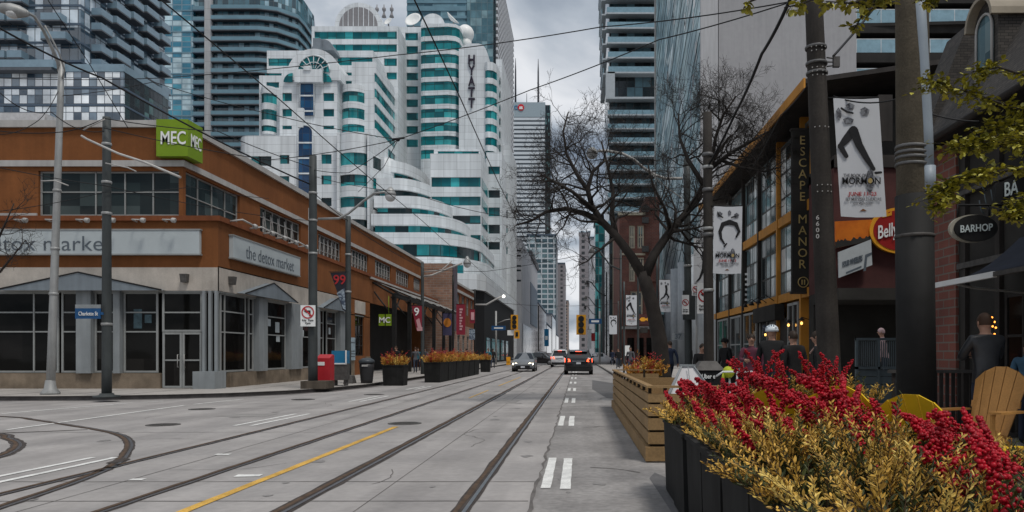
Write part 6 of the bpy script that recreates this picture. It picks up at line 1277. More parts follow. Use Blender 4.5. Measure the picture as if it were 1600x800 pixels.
wire('lowest span wire over the far street beyond the traffic lights', [(742, 468, 72), (850, 478, 72), (966, 474, 70)], .016, .1)
wire('thick black cable dropping from the top edge to the bare tree crown', [(1236, -4, 12), (1190, 85, 14), (1150, 175, 18), (1106, 260, 20)], .03, .05)
wire('cable from the wooden pole bracket up to the concrete block balcony', [(1302, 88, 12), (1340, 45, 13), (1392, -20, 14)], .02, 0)
wire('thin cable from wooden pole down to the timber venue roof', [(1264, 130, 12), (1220, 180, 16), (1172, 268, 22)], .012, .04)
wire('thin cable low behind the leaf sprays to the pub roof', [(1302, 150, 12), (1400, 155, 11.5), (1530, 190, 11)], .012, .08)
wire('wire from left edge across the corner sign board', [(0, 330, 21), (163, 300, 22), (300, 292, 24), (420, 310, 28)], .010, .05)
for i, (px, py, Y) in enumerate(((925, 396, 75), (917, 445, 110), (915, 468, 140), (914, 482, 175))):
    t = thing('hanging_street_lamp', ('nearest', 'second', 'third', 'farthest')[i] + ' of four street lamps hanging over the far right lane', 'street lamp', P(px + 25, 552, Y), 'street lamps over the far lane'); b = MB(); s_ = 75 / Y
    b.tube([P(px + 45 * s_, py + 26 * s_, Y), P(px + 28 * s_, py + 18 * s_, Y), P(px + 10 * s_, py - 6 * s_, Y), P(px, py - 9 * s_, Y)], .09, 6); b.tube([(P(px + 45 * s_, 0, Y).x, Y, ZS), P(px + 45 * s_, py - 20, Y)], .12, 6); b.build('pole', M_gpole, t)
    b = MB(); c = P(px, py, Y); b.lathe(c, [(.06, .6), (.26, .35), (.36, 0)], 10); o = b.build('lamp_head', M_iron, t); b = MB(); b.ball(c, .34, 10); b.build('lens', M_lampg, o)
b = MB(); c = P(622, 218, 22); b.tube([c + Vector((-.18, 0, 0)), c + Vector((.18, 0, .05))], .03, 6); b.ball(c, .06, 8); tag(b.build('wire_hub', M_cable), 'small black junction piece where span wires meet before the hotel', 'cable fitting')
# ------------------------------------------------------------------ planters, shrubs, berries
nrng = np.random.default_rng(11)
M_goldl = leafmat('golden leaves', (.22, .115, .016), (.74, .45, .08))
M_gold2 = leafmat('pale golden leaves', (.36, .22, .03), (.80, .58, .15))
M_greenl = leafmat('dull green leaves', (.018, .028, .008), (.075, .085, .02))
M_stem = mat('brown stems', (.07, .042, .02), rough=.8)
M_berry = leafmat('red berries', (.17, .001, .006), (.42, .003, .015), rough=.38, spec=.25)
M_berryd = leafmat('dull red berries', (.26, .012, .012), (.46, .02, .028), rough=.5)
M_redleaf = leafmat('red leaves', (.24, .006, .012), (.50, .03, .03))
M_orleaf = leafmat('orange leaves', (.30, .09, .012), (.62, .30, .04))
M_boxb = mat('black planter box', (.019, .019, .0185), rough=.8, var=.35, scale=3, streak=.25, spec=.15)
M_soil = mat('dark soil', (.03, .022, .016), rough=.95)
LEAF_V = np.array([(0, 0, 0), (.26, .38, .05), (.2, .72, .07), (0, 1, 0), (-.2, .72, .07), (-.26, .38, .05)], float); LEAF_F = np.array([(0, 1, 2, 3), (0, 3, 4, 5)])
def leaves(P0, D, Nn, ln, w):
    """Leaf blades: base points, directions, upward hints, lengths and widths."""
    D = D / np.linalg.norm(D, axis=1, keepdims=True); X = np.cross(D, Nn); X /= np.linalg.norm(X, axis=1, keepdims=True) + 1e-9; Z = np.cross(X, D)
    V = P0[:, None] + LEAF_V[None, :, 0:1] * X[:, None] * w[:, None, None] + LEAF_V[None, :, 1:2] * D[:, None] * ln[:, None, None] + LEAF_V[None, :, 2:3] * Z[:, None] * ln[:, None, None]
    k = len(P0); Fc = (LEAF_F[None] + 6 * np.arange(k)[:, None, None]).reshape(-1, 4); return V.reshape(-1, 3), Fc
def ico():
    t = (1 + 5 ** .5) / 2; v = np.array([(-1, t, 0), (1, t, 0), (-1, -t, 0), (1, -t, 0), (0, -1, t), (0, 1, t), (0, -1, -t), (0, 1, -t), (t, 0, -1), (t, 0, 1), (-t, 0, -1), (-t, 0, 1)], float); v /= np.linalg.norm(v[0])
    f = [(0, 11, 5), (0, 5, 1), (0, 1, 7), (0, 7, 10), (0, 10, 11), (1, 5, 9), (5, 11, 4), (11, 10, 2), (10, 7, 6), (7, 1, 8), (3, 9, 4), (3, 4, 2), (3, 2, 6), (3, 6, 8), (3, 8, 9), (4, 9, 5), (2, 4, 11), (6, 2, 10), (8, 6, 7), (9, 8, 1)]
    v = v.tolist(); m = {}; g = []
    def mid(a, b):
        k = (min(a, b), max(a, b))
        if k not in m: p = np.array(v[a]) + np.array(v[b]); v.append((p / np.linalg.norm(p)).tolist()); m[k] = len(v) - 1
        return m[k]
    for a, b, c in f: x, y, z = mid(a, b), mid(b, c), mid(c, a); g += [(a, x, z), (b, y, x), (c, z, y), (x, y, z)]
    return np.array(v), np.array(g)
ICO_V, ICO_F = ico()
def balls(C, r):
    V = C[:, None] + ICO_V[None] * r[:, None, None]; Fc = (ICO_F[None] + 42 * np.arange(len(C))[:, None, None]).reshape(-1, 3); return V.reshape(-1, 3), Fc
def np_mesh(name, parts, mats, parent=None, loc=None):
    """Big meshes straight from arrays: parts = [(verts, faces, material index, smooth)]."""
    b = 0; VV, loops, starts, tot, mi, sm = [], [], [], [], [], []; lp = 0
    for V, Fc, m, s_ in parts:
        VV.append(V); k = Fc.shape[1]; loops.append((Fc + b).ravel()); n = len(Fc); starts.append(lp + k * np.arange(n)); tot.append(np.full(n, k)); lp += n * k; mi.append(np.full(n, m)); sm.append(np.full(n, s_)); b += len(V)
    V = np.concatenate(VV); me = bpy.data.meshes.new(name); o = bpy.data.objects.new(name, me); COL.objects.link(o)
    if parent is not None: org = origin_of(parent); o.parent = parent
    else: org = Vector(loc); o.location = org; ORG[o.name] = org
    V = V - np.array(org); me.vertices.add(len(V)); me.vertices.foreach_set('co', V.ravel()); lo = np.concatenate(loops); me.loops.add(len(lo)); me.loops.foreach_set('vertex_index', lo.astype(np.int32))
    st = np.concatenate(starts); me.polygons.add(len(st)); me.polygons.foreach_set('loop_start', st.astype(np.int32)); me.polygons.foreach_set('loop_total', np.concatenate(tot).astype(np.int32))
    me.polygons.foreach_set('material_index', np.concatenate(mi).astype(np.int32)); me.polygons.foreach_set('use_smooth', np.concatenate(sm).astype(bool)); me.update(calc_edges=True); me.validate()
    for m in mats: me.materials.append(m)
    return o
def shrub(name, label, x0, x1, y0, y1, zb, n, hl, leaf=.05, mats=None, group=None, per=20, spread=.28, green=.35, clumps=0):
    """Upright leafy sprays crowding out of a box: thin stems with leaves all along them."""
    MBs = MB(); PP, DD, NN, LL, kk = [], [], [], [], []
    cl = [(nrng.uniform(x0, x1), nrng.uniform(y0, y1), nrng.uniform(.62, 1.28), nrng.normal(0, .22, 2), nrng.random()) for _ in range(clumps)]
    for _ in range(n):
        p = np.array((nrng.uniform(x0, x1), nrng.uniform(y0, y1), zb)); hk, ck, tl = 1, None, np.zeros(2)
        if clumps: ck = cl[nrng.integers(clumps)]; o2 = nrng.normal(0, .035, 2); p = np.array((ck[0] + o2[0], ck[1] + o2[1], zb)); hk = ck[2]; tl = ck[3] + o2 * 5
        cx_, cy_ = (x0 + x1) / 2, (y0 + y1) / 2
        out = np.array(((p[0] - cx_) / (x1 - x0) * 2, (p[1] - cy_) / (y1 - y0) * 2, 0)); edge = min(1, np.abs(out).max())
        d = np.array((nrng.normal(0, .14) + tl[0], nrng.normal(0, .14) + tl[1], 1.0)) + out * spread * (1.2 if edge > .6 else .6); d /= np.linalg.norm(d)
        h = hl * hk * nrng.uniform(.6, 1.12) * (1 - .2 * edge); k = int(per * h / hl) + 5; bend = nrng.normal(0, .25, 3); bend[2] = -abs(bend[2]) * .4 - .25 * edge
        ts = np.linspace(.12, 1, k); pts = p[None] + d[None] * (ts * h)[:, None] + bend[None] * (ts ** 2 * h * .5)[:, None]
        MBs.tube([p, pts[k // 2], pts[-1]], [.0045, .003, .0015], 3, caps=False)
        tan = np.gradient(pts, axis=0); tan /= np.linalg.norm(tan, axis=1, keepdims=True); ang = np.arange(k) * 2.4 + nrng.uniform(0, 6)
        sd = np.stack([np.cos(ang), np.sin(ang), np.zeros(k)], 1)
        PP.append(pts); DD.append(tan * nrng.uniform(.55, 1.1, (k, 1)) + sd * .75 + nrng.normal(0, .12, (k, 3))); NN.append(np.cross(sd, tan) + nrng.normal(0, .3, (k, 3)) + tan * .4); LL.append(leaf * nrng.uniform(.65, 1.2, k) * (1.1 - .4 * ts))
        low = (ts < green + nrng.uniform(-.2, .15)) | (nrng.random() < .08); q_ = nrng.random() if ck is None else (ck[4] + nrng.normal(0, .12)); kk.append(np.full(k, 1) if q_ < green * .7 else np.where(low, 1, 0) if q_ < .84 else np.where(low, 1, 2))
    PP, DD, NN, LL, kk = map(np.concatenate, (PP, DD, NN, LL, kk)); V, Fc = leaves(PP, DD, NN, LL, LL * nrng.uniform(.4, .75, len(LL)))
    fk = np.repeat(kk, 2); t = thing(name, label, 'shrub', ((x0 + x1) / 2, (y0 + y1) / 2, zb), group)
    A, parts = V.reshape(-1, 6, 3), []
    for m in (0, 1, 2):
        s_ = kk == m
        if s_.any(): parts.append((A[s_].reshape(-1, 3), (LEAF_F[None] + 6 * np.arange(s_.sum())[:, None, None]).reshape(-1, 4), m, False))
    np_mesh('foliage', parts, mats or [M_goldl, M_greenl, M_gold2], t)
    MBs.build('stems', M_stem, t); return t
def berries(name, label, strands, group, m=None, r=.0120, per=90):
    """Berry branches: each a bending twig packed with round berries. strands = [(start, end, thickness)]."""
    t = thing(name, label, 'berry branches', strands[0][0], group); tw = MB(); C, RR = [], []
    for a, c, th in strands:
        a, c = np.array(a, float), np.array(c, float); L_ = np.linalg.norm(c - a); bend = nrng.normal(0, .06, 3) * L_; n = max(12, int(per * L_ / .5))
        u = nrng.uniform(.22, 1, n) ** .9; p = a + (c - a) * u[:, None] + bend * np.sin(u * 3.1)[:, None]; off = nrng.normal(0, 1, (n, 3)); off /= np.linalg.norm(off, axis=1, keepdims=True)
        C.append(p + off * (th * (1.05 - .7 * u ** 2.2) * nrng.uniform(.35, 1.0, n))[:, None]); RR.append(r * nrng.uniform(.6, 1.15, n)); tw.tube([a, a + (c - a) * .5 + bend, c], [.005, .004, .002], 4, caps=False)
    V, Fc = balls(np.concatenate(C), np.concatenate(RR)); np_mesh('berries', [(V, Fc, 0, True)], [m or M_berry], t); tw.build('twigs', M_stem, t); return t
PG, SG, BG = 'black planter boxes along the near patio edge', 'golden shrubs in the near planters', 'red berry branches in the near planters'
ordn = ['farthest', 'second farthest', 'third farthest', 'middle', 'third nearest', 'second nearest', 'nearest']
PX0, PX1, PH = .875, 1.66, .70
HERO = [((1425, 652, 3.65), (1600, 800, 3.2), .062), ((1505, 640, 3.7), (1610, 765, 3.35), .042), ((1250, 592, 4.6), (1425, 742, 4.1), .068), ((1318, 588, 4.7), (1345, 700, 4.4), .036), ((1175, 588, 5.3), (1320, 715, 4.7), .066),
        ((1130, 600, 5.9), (1245, 705, 5.3), .062), ((1088, 592, 6.6), (1185, 695, 6.0), .058), ((1060, 596, 7.4), (1125, 672, 6.8), .052), ((1040, 612, 7.7), (1085, 668, 7.3), .045), ((1205, 640, 4.7), (1300, 752, 4.3), .05), ((1330, 655, 4.0), (1440, 770, 3.7), .05), ((1150, 640, 5.5), (1215, 720, 5.1), .05), ((1100, 640, 6.3), (1150, 700, 5.9), .046)]
proto = None
for i in range(7):
    y0 = 7.10 - .78 * i; y1 = y0 + .72; z0 = 0.0
    lb = ordn[i] + ' black planter box in the row along the curb lane'
    if proto is None:
        proto = thing('planter_box', lb, 'planter', (PX0, y0, z0), PG); b = MB(); w = .03
        b.hexa([(PX0 + .02, y0 + .02, .02), (PX1 - .02, y0 + .02, .02), (PX1 - .02, y1 - .02, .02), (PX0 + .02, y1 - .02, .02), (PX0, y0, PH), (PX1, y0, PH), (PX1, y1, PH), (PX0, y1, PH)]); b.build('box', M_boxb, proto)
        b = MB()
        for a in ((PX0 - .012, PX1 + .012, y0 - .012, y0 + .03), (PX0 - .012, PX1 + .012, y1 - .03, y1 + .012), (PX0 - .012, PX0 + .03, y0 + .031, y1 - .031), (PX1 - .03, PX1 + .012, y0 + .031, y1 - .031)): b.box(*a, PH + .001, PH + .035)
        b.build('rim', M_boxb, proto); b = MB(); b.box(PX0 + .031, PX1 - .031, y0 + .031, y1 - .031, PH + .002, PH + .012); b.build('soil', M_soil, proto)
    else: dup(proto, (nrng.uniform(-.015, .015), -.78 * i, 0), lb)
    shrub('golden_shrub', ordn[i] + ' golden leaved shrub in the near planter row', PX0 + .03, PX1 + .12, y0 + .04, y1 - .04, PH, (90, 110, 130, 160, 190, 200, 130)[i], (.33, .34, .36, .38, .39, .39, .38)[i], clumps=(9, 10, 11, 13, 14, 14, 11)[i], leaf=(.052, .050, .049, .047, .045, .043, .042)[i], group=SG, per=30 if i > 2 else 24, spread=.40)
    st = []
    for k in range((10, 9, 7, 5, 3, 2, 1)[i]):
        a = np.array((nrng.uniform(PX0 + .25, PX1 + .15), nrng.uniform(y0 + .05, y1 - .05), PH)); c = a + np.array((nrng.uniform(-.30, .06), nrng.uniform(-.05, .32), nrng.uniform(.28, .44) + (.04 if i == 0 else 0)))
        st.append((a, c, nrng.uniform(.035, .06)))
    for tp_, bs_, th_ in HERO:
        if i == min(6, max(0, int((7.82 - bs_[2]) / .78))): st.append((tuple(P(*bs_)), tuple(P(*tp_)), th_)); st.append((tuple(P(bs_[0] + 12, bs_[1] + 4, bs_[2] + .12)), tuple(P(tp_[0] + 26, tp_[1] + 14, tp_[2] + .2)), th_ * .8))
    if False:                                      # long plumes leaning over to the curb side
        for k in range(4): x = 1.4 + .2 * k + nrng.uniform(-.05, .05); st.append(((x, y0 + .05, PH - .02), (x - .34 + nrng.uniform(-.08, .08), y0 + .62, PH + .36 + nrng.uniform(-.06, .08)), .05))
    berries('berry_branches', ordn[i] + ' bunch of red berry branches in the near planter row', st, BG, per=(230, 240, 240, 240, 250, 250, 220)[i], r=(.0105, .0108, .011, .0112, .0112, .0108, .010)[i])
# right hand edge of the row: second line of boxes behind the first
for i, (x0, y0, nm) in enumerate(((1.78, 3.75, 'nearest'), (1.78, 4.75, 'middle'), (1.80, 5.7, 'farthest'))):
    dup(proto, (x0 - PX0, y0 - 7.10, 0), nm + ' black planter box of the second row, behind the foliage', 'black planter boxes in the second row')
    shrub('golden_shrub', nm + ' golden shrub of the second planter row', x0 + .05, x0 + .72, y0 + .04, y0 + .68, PH, (160, 110, 80)[i], .30, clumps=12, leaf=.044, group='golden shrubs in the second row', spread=.3)
    st = [((x0 + nrng.uniform(.2, .75), y0 + nrng.uniform(0, .5), PH), (x0 + nrng.uniform(-.1, .45), y0 + nrng.uniform(.3, .85), PH + nrng.uniform(.26, .40)), .055) for _ in range((8, 5, 5)[i])]
    berries('berry_branches', nm + ' bunch of red berry branches in the second planter row', st, 'red berry branches in the second row', per=140, r=.0098)
# low planters farther in on the patio
for i, (x0, y0, lb) in enumerate(((1.95, 8.3, 'in front of the crowd'), (2.6, 8.1, 'beside the wooden utility pole'))):
    t = thing('patio_planter', 'low terracotta brown planter trough ' + lb, 'planter', (x0, y0, 0)); b = MB(); b.hexa([(x0, y0, 0), (x0 + .62, y0, 0), (x0 + .62, y0 + .6, 0), (x0, y0 + .6, 0), (x0 - .02, y0 - .02, .82), (x0 + .64, y0 - .02, .82), (x0 + .64, y0 + .62, .82), (x0 - .02, y0 + .62, .82)]); b.build('box', mat('terracotta', (.15, .065, .035), rough=.85, var=.25), t)
    b = MB(); [b.box(x0 - .035, x0 + .655, y, y + .05, .80, .87) for y in (y0 - .035, y0 + .585)]; b.build('rim', mat('terracotta', (.15, .065, .035)), t)
    shrub('patio_shrub', 'loose golden shrub ' + lb, x0, x0 + .62, y0, y0 + .6, .82, 95, .36, leaf=.065, per=16, spread=.55)
    berries('patio_berries', 'red berry branches ' + lb, [((x0 + nrng.uniform(.05, .5), y0 + nrng.uniform(0, .6), .84), (x0 + nrng.uniform(-.25, .45), y0 + nrng.uniform(0, .6), nrng.uniform(1.22, 1.46)), .05) for _ in range(11)], None, per=85)
# orange planters across the road and behind the deck
def far_planter(label, x0, x1, y0, y1, h, group, red=.3):
    t = thing('street_planter', 'black street planter ' + label, 'planter', ((x0 + x1) / 2, y0, 0), group[0]); b = MB(); b.hexa([(x0 + .04, y0 + .04, 0), (x1 - .04, y0 + .04, 0), (x1 - .04, y1 - .04, 0), (x0 + .04, y1 - .04, 0), (x0, y0, h), (x1, y0, h), (x1, y1, h), (x0, y1, h)]); b.build('box', M_boxb, t); b = MB(); b.box(x0 - .02, x1 + .02, y0 - .02, y0 + .04, h + .001, h + .05); b.box(x1 - .04, x1 + .02, y0 + .041, y1 + .02, h + .001, h + .05); b.box(x0 + .0, x1 - .041, y0 + .041, y1, h - .02, h + .01); b.build('rim', M_boxb, t)
    n = int(55 * (x1 - x0) * (y1 - y0)) + 25; mats = [M_orleaf, M_goldl, M_gold2]
    shrub('street_shrub', 'orange and yellow shrub ' + label, x0 + .05, x1 - .05, y0 + .05, y1 - .05, h, n, .55, leaf=.13, mats=mats, group=group[1], per=13, spread=.35, green=.15)
    shrub('red_spray', 'tuft of red sprays ' + label, x0 + .2, x1 - .2, y0 + .1, y1 - .2, h, int(n * red), .8, leaf=.11, mats=[M_redleaf, M_redleaf, M_orleaf], group=group[2], per=16, spread=.25, green=.0)
GR = ('street planters on the left', 'orange shrubs in street planters', 'red sprays in street planters')
far_planter('standing alone by the litter bin', wx(597, 33), wx(631, 33), 33, 33.9, .84, GR, .35)
for i in range(6):
    far_planter(('nearest', 'second', 'third', 'fourth', 'fifth', 'farthest')[i] + ' in the long left row', -7.35, -6.55, 36.6 + 2.45 * i, 38.9 + 2.45 * i, .92, GR, .3 if i < 3 else .12)
far_planter('beyond the long row at the crossing', wx(750, 57), wx(765, 57), 57, 57.9, .85, GR, .15)
far_planter('behind the slatted deck at the tree foot', wx(990, 19), wx(1046, 19), 20.0, 20.7, .75, ('deck planter',) * 3, .3)

# ------------------------------------------------------------------ trees
M_bark = mat('dark wet bark', (.034, .029, .026), rough=.9, var=.35, scale=4, fine=.25, bump=.5)
def grow(mb, p, d, L_, r, depth, up=.12, wander=.28, kids=(5, 8), minr=.0032, sides=5):
    """A limb that wanders and forks; returns nothing, adds tubes."""
    n = 5 if depth > 1 else 4; pts, rs = [Vector(p)], [r]; d = Vector(d).normalized()
    for i in range(n):
        d = (d + Vector((rng.gauss(0, wander), rng.gauss(0, wander), rng.gauss(0, wander) + up))).normalized(); pts.append(pts[-1] + d * L_ / n); rs.append(max(minr, r * (1 - .72 * (i + 1) / n)))
    mb.tube(pts, rs, sides if depth > 1 else 3, caps=False)
    if depth <= 0: return
    for _ in range(rng.randint(*kids)):
        f = rng.uniform(.2, 1.0); i = min(n - 1, int(f * n)); q = pts[i].lerp(pts[i + 1], f * n - i); t = (pts[i + 1] - pts[i]).normalized()
        s_ = Vector((rng.gauss(0, 1), rng.gauss(0, 1), rng.gauss(0, 1))); s_ = (s_ - t * s_.dot(t)).normalized()
        grow(mb, q, t * rng.uniform(.35, .9) + s_ * rng.uniform(.6, 1.0), L_ * rng.uniform(.42, .68), max(minr, rs[i] * rng.uniform(.45, .62)), depth - 1, up, wander, kids, minr, max(3, sides - 1))
def limb(mb, pts, rs, kids, depth, ln, up=.1, kk=(3, 6), start=.25, wander=.26):
    """A guided main limb with free side branches."""
    P_ = [Vector(p) for p in pts]; rs = [r * .84 for r in rs]; mb.tube(P_, rs, 9, caps=True); m = len(P_) - 1
    for _ in range(kids):
        f = rng.uniform(start, 1) * m; i = min(m - 1, int(f)); q = P_[i].lerp(P_[i + 1], f - i); t = (P_[i + 1] - P_[i]).normalized()
        s_ = Vector((rng.gauss(0, 1), rng.gauss(0, .8), rng.gauss(0, 1))); s_ = (s_ - t * s_.dot(t)).normalized(); r = (rs[i] + (rs[i + 1] - rs[i]) * (f - i))
        grow(mb, q, t * rng.uniform(.2, .8) + s_, ln * rng.uniform(.6, 1.15), max(.012, min(.05, r * .5)), depth, up, wander, kk)
tree = thing('bare_tree', 'large bare dark tree with forked trunk and dense twigs, beside the deck', 'tree', (wx(1035, 22), 22, ZS))
TY = 22.0; T = lambda px, py, y=0: P(px, py, TY + y)
b = MB(); b.tube([Vector((wx(1036, TY), TY, ZS)), T(1034, 585), T(1030, 530), T(1020, 480), T(1010, 446), T(1004, 425)], [.36, .27, .225, .20, .19, .175], 14); b.build('trunk', M_bark, tree)
b = MB()
limb(b, [T(1008, 436), T(985, 398), T(962, 368), T(940, 345), T(925, 322), T(918, 296), T(926, 268), T(946, 250)], [.20, .16, .14, .12, .10, .085, .06, .04], 16, 3, 1.55, kk=(4, 6))
limb(b, [T(1006, 436), T(1022, 398), T(1045, 364, .3), T(1070, 335, .5), T(1092, 305, .6), T(1104, 275, .7), T(1120, 240, .8), T(1142, 212, 1)], [.20, .16, .14, .125, .105, .085, .065, .04], 19, 3, 1.6, kk=(4, 6))
limb(b, [T(942, 348), T(915, 334), T(885, 326, -.5), T(855, 330, -.8), T(830, 345, -1), T(806, 352, -1)], [.12, .10, .075, .055, .04, .025], 16, 3, 1.0, up=.02)
limb(b, [T(962, 368), T(956, 335, .6), T(958, 300, 1), T(950, 262, 1.2), T(940, 222, 1.4)], [.12, .09, .07, .05, .03], 12, 3, 1.3)
limb(b, [T(920, 300), T(900, 270, .3), T(885, 240, .4), T(880, 205, .5), T(888, 175, .5)], [.085, .065, .05, .035, .02], 13, 3, 1.15)
limb(b, [T(930, 330), T(895, 300, -.8), T(868, 285, -1), T(845, 272, -1.1)], [.09, .06, .045, .025], 10, 3, 1.1)
limb(b, [T(1100, 290, .6), T(1075, 250, 1), T(1062, 215, 1.2), T(1060, 180, 1.4)], [.1, .075, .05, .03], 14, 3, 1.25)
limb(b, [T(1108, 265, .7), T(1140, 240, .2), T(1172, 222, 0), T(1200, 205, -.2)], [.09, .065, .045, .025], 14, 3, 1.2)
limb(b, [T(1112, 255, .7), T(1118, 215, .6), T(1130, 180, .5), T(1150, 150, .3)], [.08, .06, .045, .025], 14, 3, 1.2)
limb(b, [T(1125, 250, .6), T(1160, 262, 0), T(1195, 268, -.3), T(1215, 262, -.4)], [.06, .045, .035, .02], 10, 3, 1.0, up=.0)
limb(b, [T(1048, 362, .3), T(1038, 325, -.5), T(1020, 290, -1), T(1012, 255, -1.2)], [.08, .06, .04, .025], 9, 3, 1.1)
b.build('branches', M_bark, tree)
t2_ = thing('bare_sapling', 'thin bare young tree at the left edge in front of the store sign', 'tree', (wx(-48, 21), 21, ZS))
b = MB(); b.tube([(wx(-48, 21), 21, ZS), P(-44, 480, 21), P(-30, 420, 21)], [.10, .08, .06], 8); b.build('trunk', M_bark, t2_)
b = MB()
limb(b, [P(-30, 420, 21), P(-8, 385, 20.8), P(8, 350, 20.6), P(22, 318, 20.5)], [.05, .04, .028, .014], 10, 2, .75, kk=(3, 5)); limb(b, [P(-35, 440, 21), P(0, 425, 20.5), P(22, 398, 20.4), P(40, 375, 20.3)], [.045, .035, .025, .012], 9, 2, .6, kk=(3, 5)); limb(b, [P(-30, 420, 21), P(-25, 370, 21.3), P(-15, 320, 21.4)], [.04, .03, .015], 8, 2, .8, kk=(3, 5))
b.build('branches', M_bark, t2_)
# green street tree whose boughs come in from the right and from above
M_yg = leafmat('yellow green leaves', (.075, .08, .009), (.40, .36, .035), rough=.5)
gt = thing('leafy_tree', 'yellow green leafy street tree reaching in from the right edge', 'tree', (6.25, 8.7, ZS))
b = MB(); b.tube([(6.25, 8.7, ZS), (6.3, 8.7, 1.8), (6.15, 8.65, 3.2)], [.14, .12, .1], 10); b.build('trunk', M_bark, gt)
bm_ = MB(); PP, DD, LL = [], [], []
def bough(pts, w, n):
    """A drooping bough given in picture points (px, py, distance) with sprays of leaves about it."""
    q = [P(*p) for p in pts]; bm_.tube(q, [.022 - .017 * i / (len(q) - 1) for i in range(len(q))], 5)
    for _ in range(n):
        f = rng.random() ** .8 * (len(q) - 1); i = min(len(q) - 2, int(f)); c = q[i].lerp(q[i + 1], f - i); e_ = c + Vector((rng.gauss(0, w), rng.gauss(0, w), rng.gauss(-.02, w * .42))); bm_.tube([c, e_], [.004, .002], 3, caps=False)
        k = rng.randint(5, 9); d0 = (e_ - c)
        for j in range(k):
            s_ = (j + 1) / k; PP.append(c + d0 * s_ + Vector((rng.gauss(0, .012), rng.gauss(0, .012), rng.gauss(0, .01)))); v = d0.normalized() * .7 + Vector((rng.gauss(0, .8), rng.gauss(0, .8), rng.gauss(-.1, .35))); DD.append(v); LL.append(rng.uniform(.05, .095))
bough([(1700, 210, 8.7), (1620, 180, 8.6), (1560, 160, 8.4), (1500, 140, 8.3), (1442, 122, 8.2)], .13, 90)
bough([(1700, 180, 8.7), (1610, 120, 8.4), (1560, 105, 8.3), (1520, 112, 8.2)], .12, 34)
bough([(1700, 260, 8.7), (1610, 225, 8.4), (1540, 220, 8.2), (1490, 232, 8.1)], .14, 120)
bough([(1720, 290, 8.6), (1620, 262, 8.2), (1550, 268, 8.0), (1500, 278, 7.9), (1470, 300, 7.9), (1462, 330, 7.9)], .11, 130)
bough([(1720, 320, 8.6), (1640, 300, 8.2), (1590, 310, 8), (1575, 345, 8)], .12, 80)
bough([(1700, 230, 9.0), (1640, 200, 8.8), (1590, 195, 8.6), (1545, 205, 8.5)], .15, 90)
bough([(1480, -60, 7.2), (1440, -25, 7.1), (1380, -8, 7.0), (1330, 5, 7.0), (1290, 2, 7)], .09, 22)
bough([(1420, -40, 7.3), (1385, 0, 7.2), (1350, 20, 7.2), (1335, 45, 7.2)], .05, 14)
bough([(1340, -40, 7.2), (1290, -12, 7.1), (1255, 5, 7), (1225, 12, 7)], .04, 8); bough([(1260, -40, 7.2), (1200, -10, 7.2), (1172, 2, 7.2), (1162, 12, 7.2)], .03, 6); bough([(1500, -40, 7.2), (1465, -8, 7.2), (1425, 5, 7.2)], .05, 12)
bm_.build('branches', M_bark, gt)
PPn, DDn, LLn = np.array([tuple(p) for p in PP]), np.array([tuple(p) for p in DD]), np.array(LL); V, Fc = leaves(PPn, DDn, nrng.normal(0, .35, DDn.shape) + np.array((0, 0, 1.0)), LLn, LLn * 1.15)
np_mesh('leaves', [(V, Fc, 0, False)], [M_yg], gt)
# ------------------------------------------------------------------ slatted deck with rail, chairs, sandwich board
M_deck = mat('honey stained boards', (.275, .175, .08), rough=.65, var=.2, scale=1.6, streak=.0, fine=.15)
M_deckd = mat('dark deck gap', (.03, .022, .014), rough=.9)
DX, DY0, DY1, DXR = .9, 9.85, 19.8, 2.08
dk = thing('patio_deck', 'low honey coloured slatted patio fence with open top rail along the curb', 'fence', (1.4, 14, 0))
bz = [(.02, .20), (.235, .385), (.415, .565), (.595, .745), (.77, .88)]
for k, (z0, z1) in enumerate(bz):
    o_ = .035 if k == 0 else 0
    b = MB(); b.box(DX - o_, DX + .035, DY0 - o_, DY1, z0, z1); b.build('board', M_deck, dk)
    b = MB(); b.box(DX + .036, DXR, DY0 - o_, DY0 + .035, z0, z1); b.build('board', M_deck, dk)
    b = MB(); b.box(DX + .036, DXR, DY1 - .035, DY1, z0, z1); b.build('board', M_deck, dk)
b = MB(); b.box(DX + .04, DX + .06, DY0 + .04, DY1 - .04, .02, .86); b.box(DX + .06, DXR, DY0 + .04, DY0 + .06, .02, .86); b.build('backing', M_deckd, dk)
for i in range(12): y = DY0 + .06 + (DY1 - DY0 - .16) * i / 11; b = MB(); b.box(DX + .01, DX + .05, y, y + .045, .881, .955); b.build('rail_post', M_deckd, dk)
for i in range(1, 6): x = DX + .2 * i; b = MB(); b.box(x, x + .045, DY0 + .005, DY0 + .05, .881, .955); b.build('rail_post', M_deckd, dk)
b = MB(); b.box(DX - .02, DX + .07, DY0 - .03, DY1 + .02, .956, .985); b.box(DX + .071, DXR + .02, DY0 - .03, DY0 + .06, .956, .985); b.box(DX + .071, DXR + .02, DY1 - .06, DY1 + .02, .956, .985); b.build('top_rail', M_deck, dk)
bench = thing('patio_bench', 'plain honey wood bench inside the slatted patio fence', 'bench', (1.6, 15.2, .0)); b = MB(); b.box(1.15, 2.1, 15.2, 15.26, .45, .92); b.build('backrest', M_deck, bench); b = MB(); b.box(1.15, 2.1, 14.75, 15.19, .42, .47); b.build('seat', M_deck, bench)
for x in (1.2, 2.0): b = MB(); b.box(x, x + .06, 14.8, 15.15, 0, .42); b.build('leg', M_deckd, bench)
for x in (1.12, 1.5): b = MB(); b.box(x + .18, x + .22, 15.27, 15.31, 0, 1.08); b.build('post', M_deckd, bench)
eb = thing('sandwich_board', 'white folded tent like board standing on the patio behind the red berries', 'sandwich board', (wx(1080, 11.2), 11.2, 0))  # white A-frame sandwich board, tent shaped
